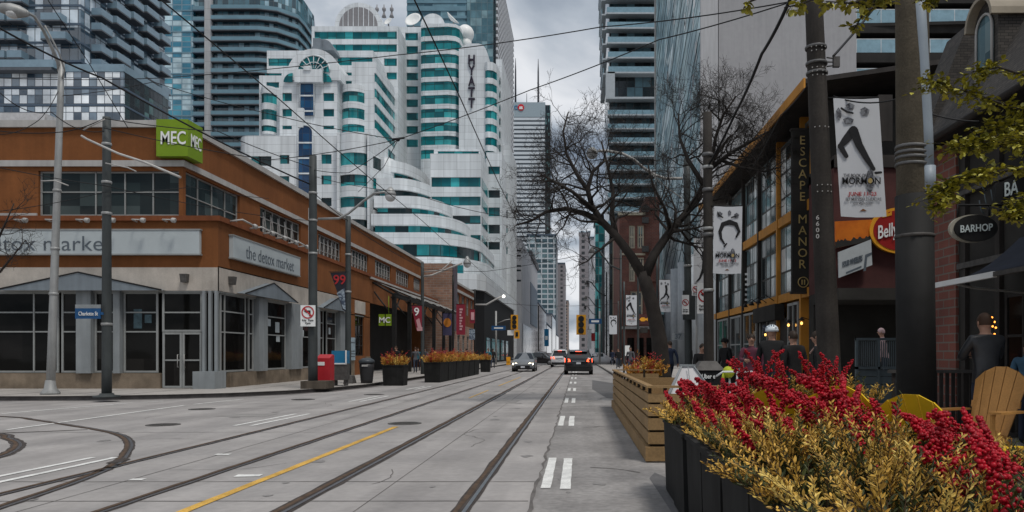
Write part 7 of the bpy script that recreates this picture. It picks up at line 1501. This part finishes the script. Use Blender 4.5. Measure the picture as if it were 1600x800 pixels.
t0, b0 = wz(573, 11.2), .52; b = MB(); xa, xb_, xc, xd = wx(1066, 11.2), wx(1086, 11.2), wx(1030, 11.2), wx(1136, 11.2)
b.hexa([(xc, 11.0, b0), (xd, 11.0, b0), (xd - .05, 11.7, b0), (xc + .05, 11.7, b0), (xa, 11.3, t0), (xb_, 11.3, t0), (xb_, 11.42, t0), (xa, 11.42, t0)]); b.build('panel', mat('white canvas panel', (.56, .55, .56), rough=.6, var=.1, scale=3), eb)
b = MB(); b.tube([(xa, 11.28, t0), (xc, 10.98, b0)], .012, 5); b.tube([(xb_, 11.28, t0), (xd, 10.98, b0)], .012, 5); b.tube([((xa + xb_) / 2, 11.25, t0), ((xa + xb_) / 2 + .03, 10.98, b0)], .006, 4); b.box(xa - .02, xb_ + .02, 11.28, 11.44, t0, t0 + .03); b.build('frame', M_pier, eb)
def muskoka(label, x, y, z, rot, m, tall=1.0):
    """Slatted lounge chair: fan back, sloping seat, wide arms, four legs. Faces +Y before turning."""
    t = thing('lounge_chair', label, 'chair', (0, 0, 0)); mm = m
    def B(name, hexes):
        b = MB(); [b.hexa(h) for h in hexes]; return b.build(name, mm, t)
    n = 5
    for i in range(n):                                      # back slats fan out and end on an arc, leaning back
        u0, u1 = (i / n - .5), ((i + 1) / n - .5); hh = (.80 - .5 * ((i + .5) / n - .5) ** 2 * 1.3) * tall
        q = lambda u, s, d: Vector((u * (.44 + .18 * s) , -.20 - .36 * s * tall + d, .30 + hh * s)); g_ = .012
        hl_ = (.80 - .65 * u0 ** 2 * 1.0) * tall; hr_ = (.80 - .65 * u1 ** 2) * tall
        qa = lambda u, s, d, H: Vector((u * (.44 + .18 * s), -.20 - .36 * s * tall + d, .28 + H * s))
        e = .008
        B('back_slat', [[qa(u0 + e, 0, -.022, hl_), qa(u1 - e, 0, -.022, hr_), qa(u1 - e, 0, 0, hr_), qa(u0 + e, 0, 0, hl_), qa(u0 + e, 1, -.022, hl_), qa(u1 - e, 1, -.022, hr_), qa(u1 - e, 1, 0, hr_), qa(u0 + e, 1, 0, hl_)]])
    B('back_rail', [[Vector(p) for p in ((-.28, -.44, .62), (.28, -.44, .62), (.28, -.40, .62), (-.28, -.40, .62), (-.28, -.46, .70), (.28, -.46, .70), (.28, -.42, .70), (-.28, -.42, .70))]])
    for i in range(5): y0 = -.22 + .125 * i; z0 = .27 + .026 * i; B('seat_slat', [[Vector(p) for p in ((-.27, y0, z0), (.27, y0, z0), (.27, y0 + .115, z0 + .024), (-.27, y0 + .115, z0 + .024), (-.27, y0, z0 + .022), (.27, y0, z0 + .022), (.27, y0 + .115, z0 + .046), (-.27, y0 + .115, z0 + .046))]])
    for s in (-1, 1):
        x0, x1 = sorted((s * .28, s * .42)); B('armrest', [[Vector(p) for p in ((x0, -.42, .58), (x1, -.42, .58), (x1, .40, .60), (x0, .40, .60), (x0, -.42, .603), (x1, -.42, .603), (x1, .40, .623), (x0, .40, .623))]])
        x0, x1 = sorted((s * .29, s * .315)); B('leg', [[Vector(p) for p in ((x0, .30, 0), (x1, .30, 0), (x1, .38, 0), (x0, .38, 0), (x0, .30, .59), (x1, .30, .59), (x1, .38, .59), (x0, .38, .59))]])
        B('leg', [[Vector(p) for p in ((x0, -.62, 0), (x1, -.62, 0), (x1, -.52, 0), (x0, -.52, 0), (x0, .28, .30), (x1, .28, .30), (x1, .28, .41), (x0, .28, .41))]])
    t.location = (x, y, z); t.rotation_euler = (0, 0, R(rot)); ORG[t.name] = Vector(t.location); return t
M_ychair = mat('yellow chair paint', (.62, .40, .02), rough=.45, var=.12, scale=3); M_ochair = mat('orange cedar chair', (.42, .21, .062), rough=.55, var=.15, scale=2.5, fine=.1)
muskoka('yellow slatted lounge chair left of centre behind the red berries', 2.56, 6.6, .06, -50, M_ychair, 1.0); muskoka('yellow slatted lounge chair nearest the orange cedar chair', 3.06, 6.35, .02, -54, M_ychair, .98)
muskoka('orange cedar lounge chair with tall fan back at the right edge', 4.70, 9.0, .125, 128, M_ochair, 1.05)
muskoka('dark yellow lounge chair half buried in shrubs before the crowd', 2.0, 7.3, .125, -30, M_ychair, .85); muskoka('yellow lounge chair peeping out between red berries beside the wooden pole', 2.45, 7.45, .0, -25, M_ychair, .95)

# ------------------------------------------------------------------ people
M_skin = mat('skin', (.40, .23, .165), rough=.55, var=.06); M_hair = mat('dark brown hair', (.028, .018, .012), rough=.6); M_hairl = mat('brown hair', (.05, .026, .015), rough=.6); M_shoe = mat('dark shoes', (.02, .018, .018), rough=.5)
def cloth(name, c): return mat(name, c, rough=.85, var=.2, scale=5)
M_leather = mat('black leather jacket', (.022, .024, .028), rough=.38, var=.3, scale=9, bump=.15, spec=.5); M_denim = cloth('dark jeans', (.03, .038, .06)); M_blk = cloth('black coat', (.016, .016, .017)); M_navy = cloth('navy coat', (.02, .03, .06)); M_tealc = cloth('teal coat', (.02, .12, .16)); M_pinkc = cloth('pale pink hoodie', (.46, .33, .34)); M_greyc = cloth('grey coat', (.09, .09, .1)); M_plum = cloth('plum top', (.10, .03, .05)); M_bluec = cloth('denim blue jacket', (.06, .13, .2))
def person(label, x, y, z, h, face, top, legs=None, hair=None, pose='stand', helmet=False, pack=None, group=None, hat=False):
    """One continuous body grown on a skeleton (skin modifier), faces coloured by the nearest bone; hair is a child. Faces +Y before turning by face degrees."""
    s = h / 1.75; legs = legs or M_denim; st = .11 if pose == 'walk' else .0; sit = pose == 'sit'; lean = .10 if pose in ('lean',) else 0
    hz = .92 if not sit else .50; J = {}
    up = (.52 if not sit else .52)
    J['pel'] = (0, 0, hz); J['waist'] = (0, lean * .3, hz + .14); J['chest'] = (0, lean * .7, hz + .36); J['neck'] = (0, lean, hz + .545); J['headb'] = (0, lean + .01, hz + .61); J['headt'] = (0, lean + .025, hz + .74)
    for sd, sx in (('l', -1), ('r', 1)):
        f = st * sx
        J['hip' + sd] = (.095 * sx, 0, hz - .03)
        if sit: J['kn' + sd] = (.11 * sx, .42, hz - .02); J['an' + sd] = (.11 * sx, .45, .09); J['to' + sd] = (.11 * sx, .58, .03)
        else: J['kn' + sd] = (.10 * sx, f * 1.3 + .02, .49); J['an' + sd] = (.10 * sx, f * 2.2 - .02, .09 + (.05 if f < 0 else 0)); J['to' + sd] = (.115 * sx, f * 2.2 + .13, .03)
        J['sh' + sd] = (.185 * sx, lean * .9, hz + .475)
        if pose == 'arms': J['el' + sd] = (.25 * sx, .12, hz + .25); J['wr' + sd] = (.10 * sx, .30, hz + .30)
        elif pose == 'phone' and sx > 0 or sit: J['el' + sd] = (.24 * sx, .06 + lean, hz + .23); J['wr' + sd] = (.14 * sx, .28 + lean, hz + .22)
        else: J['el' + sd] = (.25 * sx, -.02 - f * .8 + lean, hz + .20); J['wr' + sd] = (.27 * sx, .05 - f * 1.4 + lean, hz - .05)
        w_, e_ = Vector(J['wr' + sd]), Vector(J['el' + sd]); J['hd' + sd] = tuple(w_ + (w_ - e_).normalized() * .075)
    RAD = dict(pel=.135, waist=.125, chest=.15, neck=.056, headb=.07, headt=.09, hip=.10, kn=.062, an=.045, to=.04, sh=.075, el=.05, wr=.034, hd=.036)
    E = [('pel', 'waist'), ('waist', 'chest'), ('chest', 'neck'), ('neck', 'headb'), ('headb', 'headt')] + [(a + s_, b_ + s_) if a != 'pel' and a != 'chest' else (a, b_ + s_) for s_ in 'lr' for a, b_ in (('pel', 'hip'), ('hip', 'kn'), ('kn', 'an'), ('an', 'to'), ('chest', 'sh'), ('sh', 'el'), ('el', 'wr'), ('wr', 'hd'))]
    names = list(J); idx = {n_: i for i, n_ in enumerate(names)}; me = bpy.data.meshes.new('skel'); me.from_pydata([J[n_] for n_ in names], [(idx[a], idx[b_]) for a, b_ in E], []); ob = bpy.data.objects.new('skel', me); COL.objects.link(ob)
    ob.modifiers.new('s', 'SKIN'); sub = ob.modifiers.new('d', 'SUBSURF'); sub.levels = sub.render_levels = 2
    for n_ in names:
        k = n_ if n_ in RAD else n_[:-1]; r = RAD[k] * (1.12 if k in ('sh', 'el', 'chest', 'pel', 'waist') and top in (M_blk, M_leather) else 1.0); sv = me.skin_vertices[0].data[idx[n_]]; sv.radius = (r, r * (.72 if k in ('pel', 'waist', 'chest') else .95)); sv.use_root = n_ == 'pel'
    dg = bpy.context.evaluated_depsgraph_get(); m2 = bpy.data.meshes.new_from_object(ob.evaluated_get(dg)); A = np.zeros(len(m2.vertices) * 3); m2.vertices.foreach_get('co', A); A = A.reshape(-1, 3); fs = [tuple(p.vertices) for p in m2.polygons]
    bpy.data.objects.remove(ob); bpy.data.meshes.remove(me); bpy.data.meshes.remove(m2)
    segs = [(np.array(J[a]), np.array(J[b_]), a) for a, b_ in E]
    C = np.array([A[list(f)].mean(0) for f in fs]); best = np.full(len(C), 9.0); who = np.zeros(len(C), int)
    for i, (a, b_, n_) in enumerate(segs):
        t_ = np.clip(((C - a) @ (b_ - a)) / ((b_ - a) @ (b_ - a)), 0, 1); d = np.linalg.norm(C - (a + t_[:, None] * (b_ - a)), axis=1); w = d < best; best[w] = d[w]; who[w] = i
    col = [(0 if (n_ in ('headb',) or (n_ == 'neck') or n_.startswith('wr')) else 2 if n_.startswith(('hip', 'kn')) or (n_ == 'pel' and b2 is not None and False) else 3 if n_.startswith('an') else 1) for (b1, b2, n_) in segs]
    mi = [col[w] for w in who]; mi = [2 if (m_ == 1 and c[2] < hz - .05 and not sit and abs(c[0]) < .2) else m_ for m_, c in zip(mi, C)]
    t = thing('person', label, 'person', (0, 0, 0), group); b = MB(); b.v = A.tolist(); b.f = fs; b.m = mi; b.sm = [True] * len(fs)
    hc = Vector(J['headb']) + Vector((0, .012, .085)); b.ball(hc, .098, 16, 0, (.80, .98, 1.16))                       # skull, then nose, ears, eyes
    b.add([hc + Vector(p) for p in ((-.012, .088, .02), (.012, .088, .02), (.017, .096, -.02), (-.017, .096, -.02), (0, .122, -.018))], [(0, 1, 4), (1, 2, 4), (2, 3, 4), (3, 0, 4)], 0)
    for sx in (-1, 1): b.ball(hc + Vector((.08 * sx, 0, -.005)), .026, 8, 0, (.4, .8, 1.2)); b.ball(hc + Vector((.03 * sx, .085, .018)), .011, 6, 4)
    b.box(hc.x - .022, hc.x + .022, hc.y + .082, hc.y + .09, hc.z - .055, hc.z - .047, 4)
    for sd, sx in (('l', -1), ('r', 1)):                                                          # five fingers, thumb from the side of the palm
        w_, hd = Vector(J['wr' + sd]), Vector(J['hd' + sd]); ax = (hd - w_).normalized(); sdv = ax.cross(Vector((sx, 0, 0))); sdv = sdv.normalized() if sdv.length > .1 else Vector((0, 0, 1)); cu = Vector((-sx, 0, 0))
        for k, ln in enumerate((.062, .075, .07, .055)): a = hd + sdv * (.026 - .0175 * k) - ax * .012; b.tube([a, a + ax * ln * .55 + cu * .006, a + ax * ln * .95 + cu * .026], [.0098, .009, .007], 6, 0)
        a = w_ + ax * .03 + sdv * .026; b.tube([a, a + ax * .022 + sdv * .026, a + ax * .055 + sdv * .028 + cu * .012], [.011, .010, .008], 6, 0)
    b.v = [tuple(Vector(v) * s) for v in b.v]; b.build('body', [M_skin, top, legs, M_shoe, M_hair], t)
    if hair and not helmet:
        g = MB(); n = 18; vs_ = []; k = 7
        for i in range(k):
            th = R(4 + 100 * i / (k - 1))
            for j in range(n):
                an = 2 * math.pi * j / n; fr_ = max(0, math.sin(an)); tt = th * (1 - .34 * fr_ ** 2); rr = 1.10 + .02 * math.sin(an * 5 + i); vs_.append((hc + Vector((math.sin(tt) * math.cos(an) * .80, math.sin(tt) * math.sin(an) * .98, math.cos(tt) * 1.16)) * .098 * rr) * s)
        g.add(vs_, [(i * n + j, i * n + (j + 1) % n, (i + 1) * n + (j + 1) % n, (i + 1) * n + j) for i in range(k - 1) for j in range(n)] + [tuple(range(n))], 0, True); g.build('hair', hair, t)
    if helmet or hat:
        g = MB(); g.lathe((hc + Vector((0, -.005, .02))) * s, [(.125 * s, 0), (.125 * s, .04 * s), (.105 * s, .09 * s), (.06 * s, .125 * s), (.005, .135 * s)], 18)
        if helmet:
            for k in (-2, -1, 0, 1, 2): g.box((hc.x + .042 * k - .008) * s, (hc.x + .042 * k + .008) * s, (hc.y - .10) * s, (hc.y + .10) * s, (hc.z + .085) * s, (hc.z + .15 - .012 * k * k) * s, 1)
        g.build('helmet' if helmet else 'cap', [mat('white helmet', (.62, .68, .72), rough=.3), mat('helmet vents', (.05, .1, .16), rough=.4)] if helmet else [M_blk], t)
    if pack: g = MB(); c = Vector((0, -.19, hz + .30)) * s; g.ball(c, .2 * s, 14, 0, (.72, .55, 1.05)); g.tube([c + Vector((.09, .02, .14)) * s, Vector((.10, .06, hz + .52)) * s, Vector((.11, .15, hz + .40)) * s], .02 * s, 6); g.build('backpack', pack, t)
    t.location = (x, y, z); t.rotation_euler = (0, 0, R(face)); ORG[t.name] = Vector(t.location); return t
gz = ZS
person('man in black leather jacket with short brown hair, back turned, by the cedar chair', wx(1540, 9.7), 9.7, gz, 1.80, 6, M_leather, M_denim, M_hairl, 'arms')
person('person in blue denim jacket cut off by the right edge', wx(1606, 10.6), 10.6, gz, 1.5, -60, M_bluec, None, M_hair)
person('person in pale pink hoodie bending over behind the patio gate', wx(1384, 17.2), 17.2, .62, 1.36, 70, M_pinkc, None, M_pinkc, 'lean')
person('cyclist in black coat wearing a white helmet in the crowd', wx(1205, 15), 15, gz, 1.82, -20, M_blk, None, M_hair, 'lean', helmet=True)
person('person in plum top facing the camera beside the helmeted cyclist', wx(1174, 17), 17, gz, 1.72, 170, M_plum, None, M_hair, 'phone')
person('person in black with dark hair between the cyclist and the pink backpack', wx(1240, 14), 14, gz, 1.70, 20, M_blk, None, M_hair)
person('woman carrying a pale pink backpack next to the wooden utility pole', wx(1278, 13.4), 13.4, gz, 1.68, 70, M_blk, None, M_hair, pack=mat('pale pink pack', (.50, .33, .28), rough=.7))
person('dark silhouette wearing a cap in front of the small awning', wx(1133, 24), 24, gz, 1.74, 120, M_blk, M_blk, M_hair, hat=True)
person('seated dark silhouette on the patio before the grey columns', wx(1097, 21), 21, .35, 1.75, 190, M_blk, M_blk, M_hair, 'sit')
person('dark silhouette partly hidden by the road sign post', wx(1076, 26.5), 26.5, gz, 1.72, 100, M_blk, M_blk, M_hair)
person('man in navy jacket walking beside the bare tree trunk', wx(1047, 29), 29, gz, 1.76, 20, M_navy, None, M_hair, 'walk')
for (px, Y, top, hr, fc, ps, lb) in ((649, 50, M_greyc, M_hairl, 20, 'walk', 'pedestrian in grey coat between the lone planter and the planter row'), (653, 56, M_tealc, M_hair, 190, 'walk', 'pedestrian in teal coat walking toward the camera behind the planter row'), (664, 58, M_greyc, M_hair, 170, 'walk', 'pedestrian in grey behind the near end of the planter row'), (676, 60, M_blk, M_hair, 10, 'walk', 'pedestrian in black with pale cap behind the planter row'), (694, 63, M_bluec, M_hair, 60, 'stand', 'person in blue standing by the purple banner'), (619, 44, M_blk, M_hairl, 160, 'stand', 'person in black standing behind the lone planter'), (763, 62, M_tealc, M_hair, 180, 'walk', 'pedestrian in teal past the last left planter'), (770, 66, M_blk, M_hair, 0, 'walk', 'pedestrian in black by the dark hotel base'), (729, 66, M_plum, M_hair, 30, 'stand', 'person in plum near the far end of the planter row')):
    person(lb, wx(px, Y), Y, gz, 1.7, fc, top, None, hr, ps, hat=(px == 676))
for (px, Y, top, lb) in ((966, 64, M_blk, 'pedestrian in black on the far right pavement by thin poles'), (985, 48, M_greyc, 'pedestrian in grey between thin poles left of the trunk'), (957, 82, M_navy, 'tiny navy pedestrian far along the right pavement')): person(lb, wx(px, Y), Y, gz, 1.7, 170, top, None, M_hair, 'walk')
# clutter of the patio: delivery kiosk, bicycle
kb = thing('delivery_box', 'black insulated delivery box with white lettering behind the folded white board', 'delivery box', (wx(1110, 12.6), 12.6, .12)); x0, x1 = wx(1088, 12.6), wx(1131, 12.6)
b = MB(); b.hexa([(x0, 12.6, .12), (x1, 12.6, .12), (x1, 13.1, .12), (x0, 13.1, .12), (x0, 12.6, 1.12), (x1, 12.6, 1.12), (x1, 13.1, 1.12), (x0, 13.1, 1.12)]); b.build('box', M_blk, kb); b = MB(); b.hexa([(x0 - .02, 12.58, 1.121), (x1 + .02, 12.58, 1.121), (x1 + .02, 13.12, 1.121), (x0 - .02, 13.12, 1.121), (x0 + .1, 12.7, 1.27), (x1 - .1, 12.7, 1.27), (x1 - .1, 13.0, 1.27), (x0 + .1, 13.0, 1.27)]); b.build('lid', M_iron, kb)
text('lettering', 'Uber e', M_white_p, kb, P(1107, 588, 12.59), (1, 0, 0), width=.22, height=.075, bold=.02)
bk = thing('bicycle', 'parked bicycle with white bars and a bright yellow green saddle cover', 'bicycle', (wx(1145, 12), 12, .12)); bx = wx(1145, 12)
for y in (11.6, 12.65):
    b = MB(); b.tube([(bx, y + math.cos(a) * .33, .46 + math.sin(a) * .33) for a in [2 * math.pi * i / 24 for i in range(25)]], .018, 6); w_ = b.build('wheel', M_black, bk); b = MB(); [b.tube([(bx, y, .46), (bx, y + math.cos(a) * .32, .46 + math.sin(a) * .32)], .003, 3) for a in [2 * math.pi * i / 12 for i in range(12)]]; b.build('spokes', M_trim, w_)
b = MB(); [b.tube(p, .018, 6) for p in ([(bx, 11.6, .46), (bx, 11.72, .95), (bx, 12.2, .86), (bx, 12.65, .46)], [(bx, 12.2, .46), (bx, 12.25, 1.0)], [(bx, 11.74, .86), (bx, 12.2, .46), (bx, 12.65, .46)])]; b.build('frame', M_white_p, bk)
b = MB(); b.tube([(bx - .3, 11.75, 1.05), (bx - .22, 11.65, 1.12), (bx + .22, 11.65, 1.12), (bx + .3, 11.75, 1.05)], .016, 6); b.tube([(bx, 11.7, .9), (bx, 11.66, 1.12)], .016, 6); b.build('handlebar', M_white_p, bk)
b = MB(); b.ball((bx - .02, 12.24, 1.1), .13, 12, sc=(.75, 1.1, .75)); b.tube([(bx - .1, 12.2, 1.08), (bx - .12, 12.2, .95)], .03, 5); b.build('saddle', mat('neon yellow green', (.42, .46, .03), rough=.5), bk)

# ------------------------------------------------------------------ cars
M_tyre = mat('tyre rubber', (.018, .018, .018), rough=.85); M_rim = mat('alloy rim', (.28, .28, .29), rough=.35, metal=.7); M_cglass = mat('car glass', (.018, .022, .025), rough=.05, var=.1, spec=.7); M_head = mat('lit headlight', (.9, .85, .7), emit=(1, .86, .6, 9)); M_tail = mat('lit tail light', (.7, .05, .02), emit=(1, .09, .03, 3.2)); M_taild = mat('tail lens', (.28, .015, .015), rough=.25); M_chrome = mat('chrome', (.5, .5, .52), rough=.2, metal=.9); M_plate = mat('number plate', (.55, .57, .6), rough=.5)
def car(name, label, x, y, rot, L_, W_, H, kind, paint, head=False, tail=False):
    """Lofted body (front towards -Y before turning) with glass panels, lamps, wheels, bumpers and mirrors of their own."""
    t = thing(name, label, 'car', (0, 0, 0)); hw = W_ / 2
    if kind == 'sedan': S = [(-.5, .28, .55, .56, .74, .7), (-.47, .2, .70, .71, .92, .85), (-.40, .18, .80, .82, .98, .9), (-.22, .18, .92, .94, 1, .88), (-.06, .18, .95, H - .02, 1, .66), (.10, .18, .96, H, 1, .66), (.27, .18, .98, H - .10, 1, .66), (.40, .18, 1.0, 1.03, .98, .80), (.475, .22, .98, .99, .93, .80), (.5, .3, .80, .81, .85, .75)]
    else: S = [(-.5, .32, .72, .73, .78, .7), (-.475, .24, .92, .93, .94, .85), (-.40, .22, 1.02, 1.04, .99, .9), (-.25, .22, 1.08, 1.10, 1, .88), (-.10, .22, 1.10, H - .03, 1, .70), (.08, .22, 1.10, H, 1, .72), (.30, .22, 1.11, H - .03, 1, .72), (.415, .22, 1.12, H - .10, .99, .70), (.485, .24, 1.08, 1.10, .95, .84), (.5, .36, .95, .96, .90, .80)]
    V = []; 
    for (f, zb, ze, zr, wb, wr) in S:
        yy = f * L_; m = (zb + ze) / 2; V += [(0, yy, zb), (wb * hw * .86, yy, zb), (wb * hw * .985, yy, zb + .14), (wb * hw, yy, m + .08), (wb * hw * .96, yy, ze), (wr * hw, yy, zr - .015), (wr * hw * .7, yy, zr + .012), (0, yy, zr + .022)]
    n = 8; k = len(S); full = []
    for i in range(k):
        row = V[i * n:(i + 1) * n]; full.append(row + [(-p[0], p[1], p[2]) for p in row[-2:0:-1]])
    mcount = len(full[0]); b = MB(); b.add([p for r_ in full for p in r_], [(i * mcount + j, i * mcount + (j + 1) % mcount, (i + 1) * mcount + (j + 1) % mcount, (i + 1) * mcount + j) for i in range(k - 1) for j in range(mcount)] + [tuple(range(mcount - 1, -1, -1)), tuple((k - 1) * mcount + j for j in range(mcount))], 0, True)
    b.build('body', paint, t)
    q = lambda i, j, s_=1: Vector((full[i][j][0] * s_, full[i][j][1], full[i][j][2]))
    def gp(name, pts, out, m=None, inset=.12):
        c = sum(pts, Vector()) / len(pts); g = MB(); pp = [c + (p - c) * (1 - inset) + Vector(out) for p in pts]; g.poly(pp); return g.build(name, m or M_cglass, t)
    gp('windscreen', [q(3, 4) * 1, q(3, 4, -1), q(4, 5, -1), q(4, 5)], (0, -.02, .02), inset=.08); ri = 7
    gp('rear_window', [q(6 if kind == 'sedan' else 7, 5), q(6 if kind == 'sedan' else 7, 5, -1), q(7 if kind == 'sedan' else 8, 4, -1) * 1, q(7 if kind == 'sedan' else 8, 4)], (0, .02, .015), inset=.10)
    for s_ in (1, -1):
        for a, c in ((4, 5), (5, 6)): gp('side_window', [q(a, 4, s_), q(c, 4, s_), q(c, 5, s_), q(a, 5, s_)], (.012 * s_, 0, .0), inset=.12)
        fr_ = full[1][3][0] * s_; z = S[1][2]; g = MB(); g.hexa([(fr_ * .98, -.482 * L_, z - .17), (fr_ * .55, -.497 * L_, z - .15), (fr_ * .55, -.46 * L_, z - .15), (fr_ * .98, -.44 * L_, z - .17), (fr_ * .97, -.47 * L_, z - .02), (fr_ * .58, -.488 * L_, z - .05), (fr_ * .58, -.46 * L_, z - .03), (fr_ * .97, -.42 * L_, z)]); g.build('headlight', M_head if head else M_lampg, t)
        zt = S[8][2]; fr_ = full[8][3][0] * s_; g = MB(); g.hexa([(fr_ * 1.015, .485 * L_, zt - .27), (fr_ * .60, .512 * L_, zt - .22), (fr_ * .60, .48 * L_, zt - .22), (fr_ * 1.03, .44 * L_, zt - .24), (fr_ * 1.0, .475 * L_, zt - .02), (fr_ * .64, .504 * L_, zt - .06), (fr_ * .64, .47 * L_, zt - .06), (fr_ * 1.01, .42 * L_, zt)]); g.build('tail_light', M_tail if tail else M_taild, t)
        g = MB(); g.hexa([tuple(Vector((hw * s_ * a_, -.13 * L_ + b_, S[3][2] + c_))) for a_, b_, c_ in ((.97, 0, .02), (1.14, 0, .04), (1.14, .1, .04), (.97, .1, .02), (.97, 0, .12), (1.12, .0, .15), (1.12, .1, .15), (.97, .1, .12))]); g.build('mirror', paint, t)
        for f in (-.31, .30):
            wr_ = .335 if kind != 'sedan' else .31; c = Vector((s_ * (hw - .10), f * L_, wr_)); g = MB(); g.lathe(c, [(wr_ * .62, .1), (wr_ * .95, .115), (wr_, .09), (wr_, -.09), (wr_ * .9, -.11)], 20, (s_, 0, 0)); wh = g.build('wheel', M_tyre, t); g = MB(); g.lathe(c, [(wr_ * .2, .122), (wr_ * .6, .118), (wr_ * .62, .1)], 14, (s_, 0, 0)); g.build('rim', M_rim, wh)
            g = MB(); g.lathe((s_ * (hw * .995 - .02), f * L_, wr_ + .02), [(wr_ * 1.12, .0), (wr_ * 1.12, .022)], 20, (s_, 0, 0)); g.build('wheel_arch', M_black, t)
    zb = S[0][1]
    g = MB(); g.box(-hw * .62, hw * .62, -.502 * L_, -.49 * L_, zb + .0, zb + .2); g.build('grille', M_black, t); g = MB(); g.box(-hw * .88, hw * .88, .485 * L_, .512 * L_, zb - .06, zb + .16); g.build('rear_bumper', M_black, t); g = MB(); g.box(-hw * .86, hw * .86, -.512 * L_, -.48 * L_, zb - .1, zb - .01); g.build('front_bumper', M_black, t)
    for yy, sg in ((-.516 * L_, -1), (.502 * L_, 1)): g = MB(); zz = zb + (.02 if sg < 0 else .38); g.box(-.15, .15, min(yy, yy + .01 * sg), max(yy, yy + .01 * sg), zz, zz + .13); g.build('number_plate', M_plate, t)
    if kind != 'sedan':
        g = MB(); g.box(-.45 * hw, .45 * hw, .502 * L_, .51 * L_, zb + .55, zb + .59); g.build('tailgate_trim', M_chrome, t); g = MB(); g.hexa([(-hw * .64, .41 * L_, H - .10), (hw * .64, .41 * L_, H - .10), (hw * .6, .46 * L_, H - .13), (-hw * .6, .46 * L_, H - .13), (-hw * .64, .40 * L_, H - .055), (hw * .64, .40 * L_, H - .055), (hw * .6, .465 * L_, H - .10), (-hw * .6, .465 * L_, H - .10)]); g.build('spoiler', paint, t)
        g = MB(); g.box(-.2, .2, .466 * L_, .47 * L_, H - .125, H - .10); g.build('brake_light', M_tail if tail else M_taild, t)
        for s_ in (1, -1): g = MB(); g.tube([(s_ * hw * .66, -.08 * L_, H + .01), (s_ * hw * .66, 0, H + .06), (s_ * hw * .66, .3 * L_, H + .04), (s_ * hw * .66, .36 * L_, H - .02)], .018, 5); g.build('roof_rail', M_chrome, t)
        g = MB(); g.tube([(hw * .5, .45 * L_, .2), (hw * .5, .505 * L_, .2)], .035, 8); g.build('exhaust', M_chrome, t)
    t.location = (x, y, 0); t.rotation_euler = (0, 0, R(rot)); ORG[t.name] = Vector(t.location); return t
P_blk = mat('black car paint', (.014, .015, .017), rough=.22, var=.1, spec=.6); P_wht = mat('white car paint', (.62, .63, .64), rough=.3, var=.05, spec=.5); P_grey = mat('dark grey car paint', (.045, .05, .055), rough=.25, var=.1, spec=.6); P_sil = mat('silver car paint', (.34, .36, .38), rough=.3, spec=.5)
car('sport_utility_car', 'black sport utility car seen from behind with glowing red tail lights', wx(904, 50), 52.2, 180, 4.6, 1.86, 1.63, 'suv', P_blk, tail=True)
car('white_car', 'white sport utility car just left of and beyond the black one', wx(874.5, 78), 80.2, 180, 4.6, 1.86, 1.78, 'suv', P_wht, tail=True)
car('saloon_car', 'grey oncoming saloon car with lit headlights in the left lane', wx(817, 58), 60.2, 0, 4.5, 1.72, 1.44, 'sedan', mat('mid grey car paint', (.15, .16, .17), rough=.28, spec=.5), head=True)
car('turning_car', 'dark car turning across the road behind the oncoming saloon', wx(845, 94), 94, 72, 4.6, 1.8, 1.5, 'sedan', P_blk)
car('parked_white_car', 'white car crossing at right beyond the black sport utility car', wx(938, 95), 95, 100, 4.4, 1.8, 1.46, 'sedan', P_wht)
for px, Y, lb, pt in ((893, 130, 'silver far car with red tail lights beyond the white one', P_sil), (889, 165, 'grey far car with red tail lights near the street gap', P_grey), (882, 210, 'tiny farthest car with red tail lights in the street gap', P_blk)): car('distant_car', lb, wx(px, Y), Y, 180, 4.5, 1.8, 1.6, 'suv', pt, tail=True)
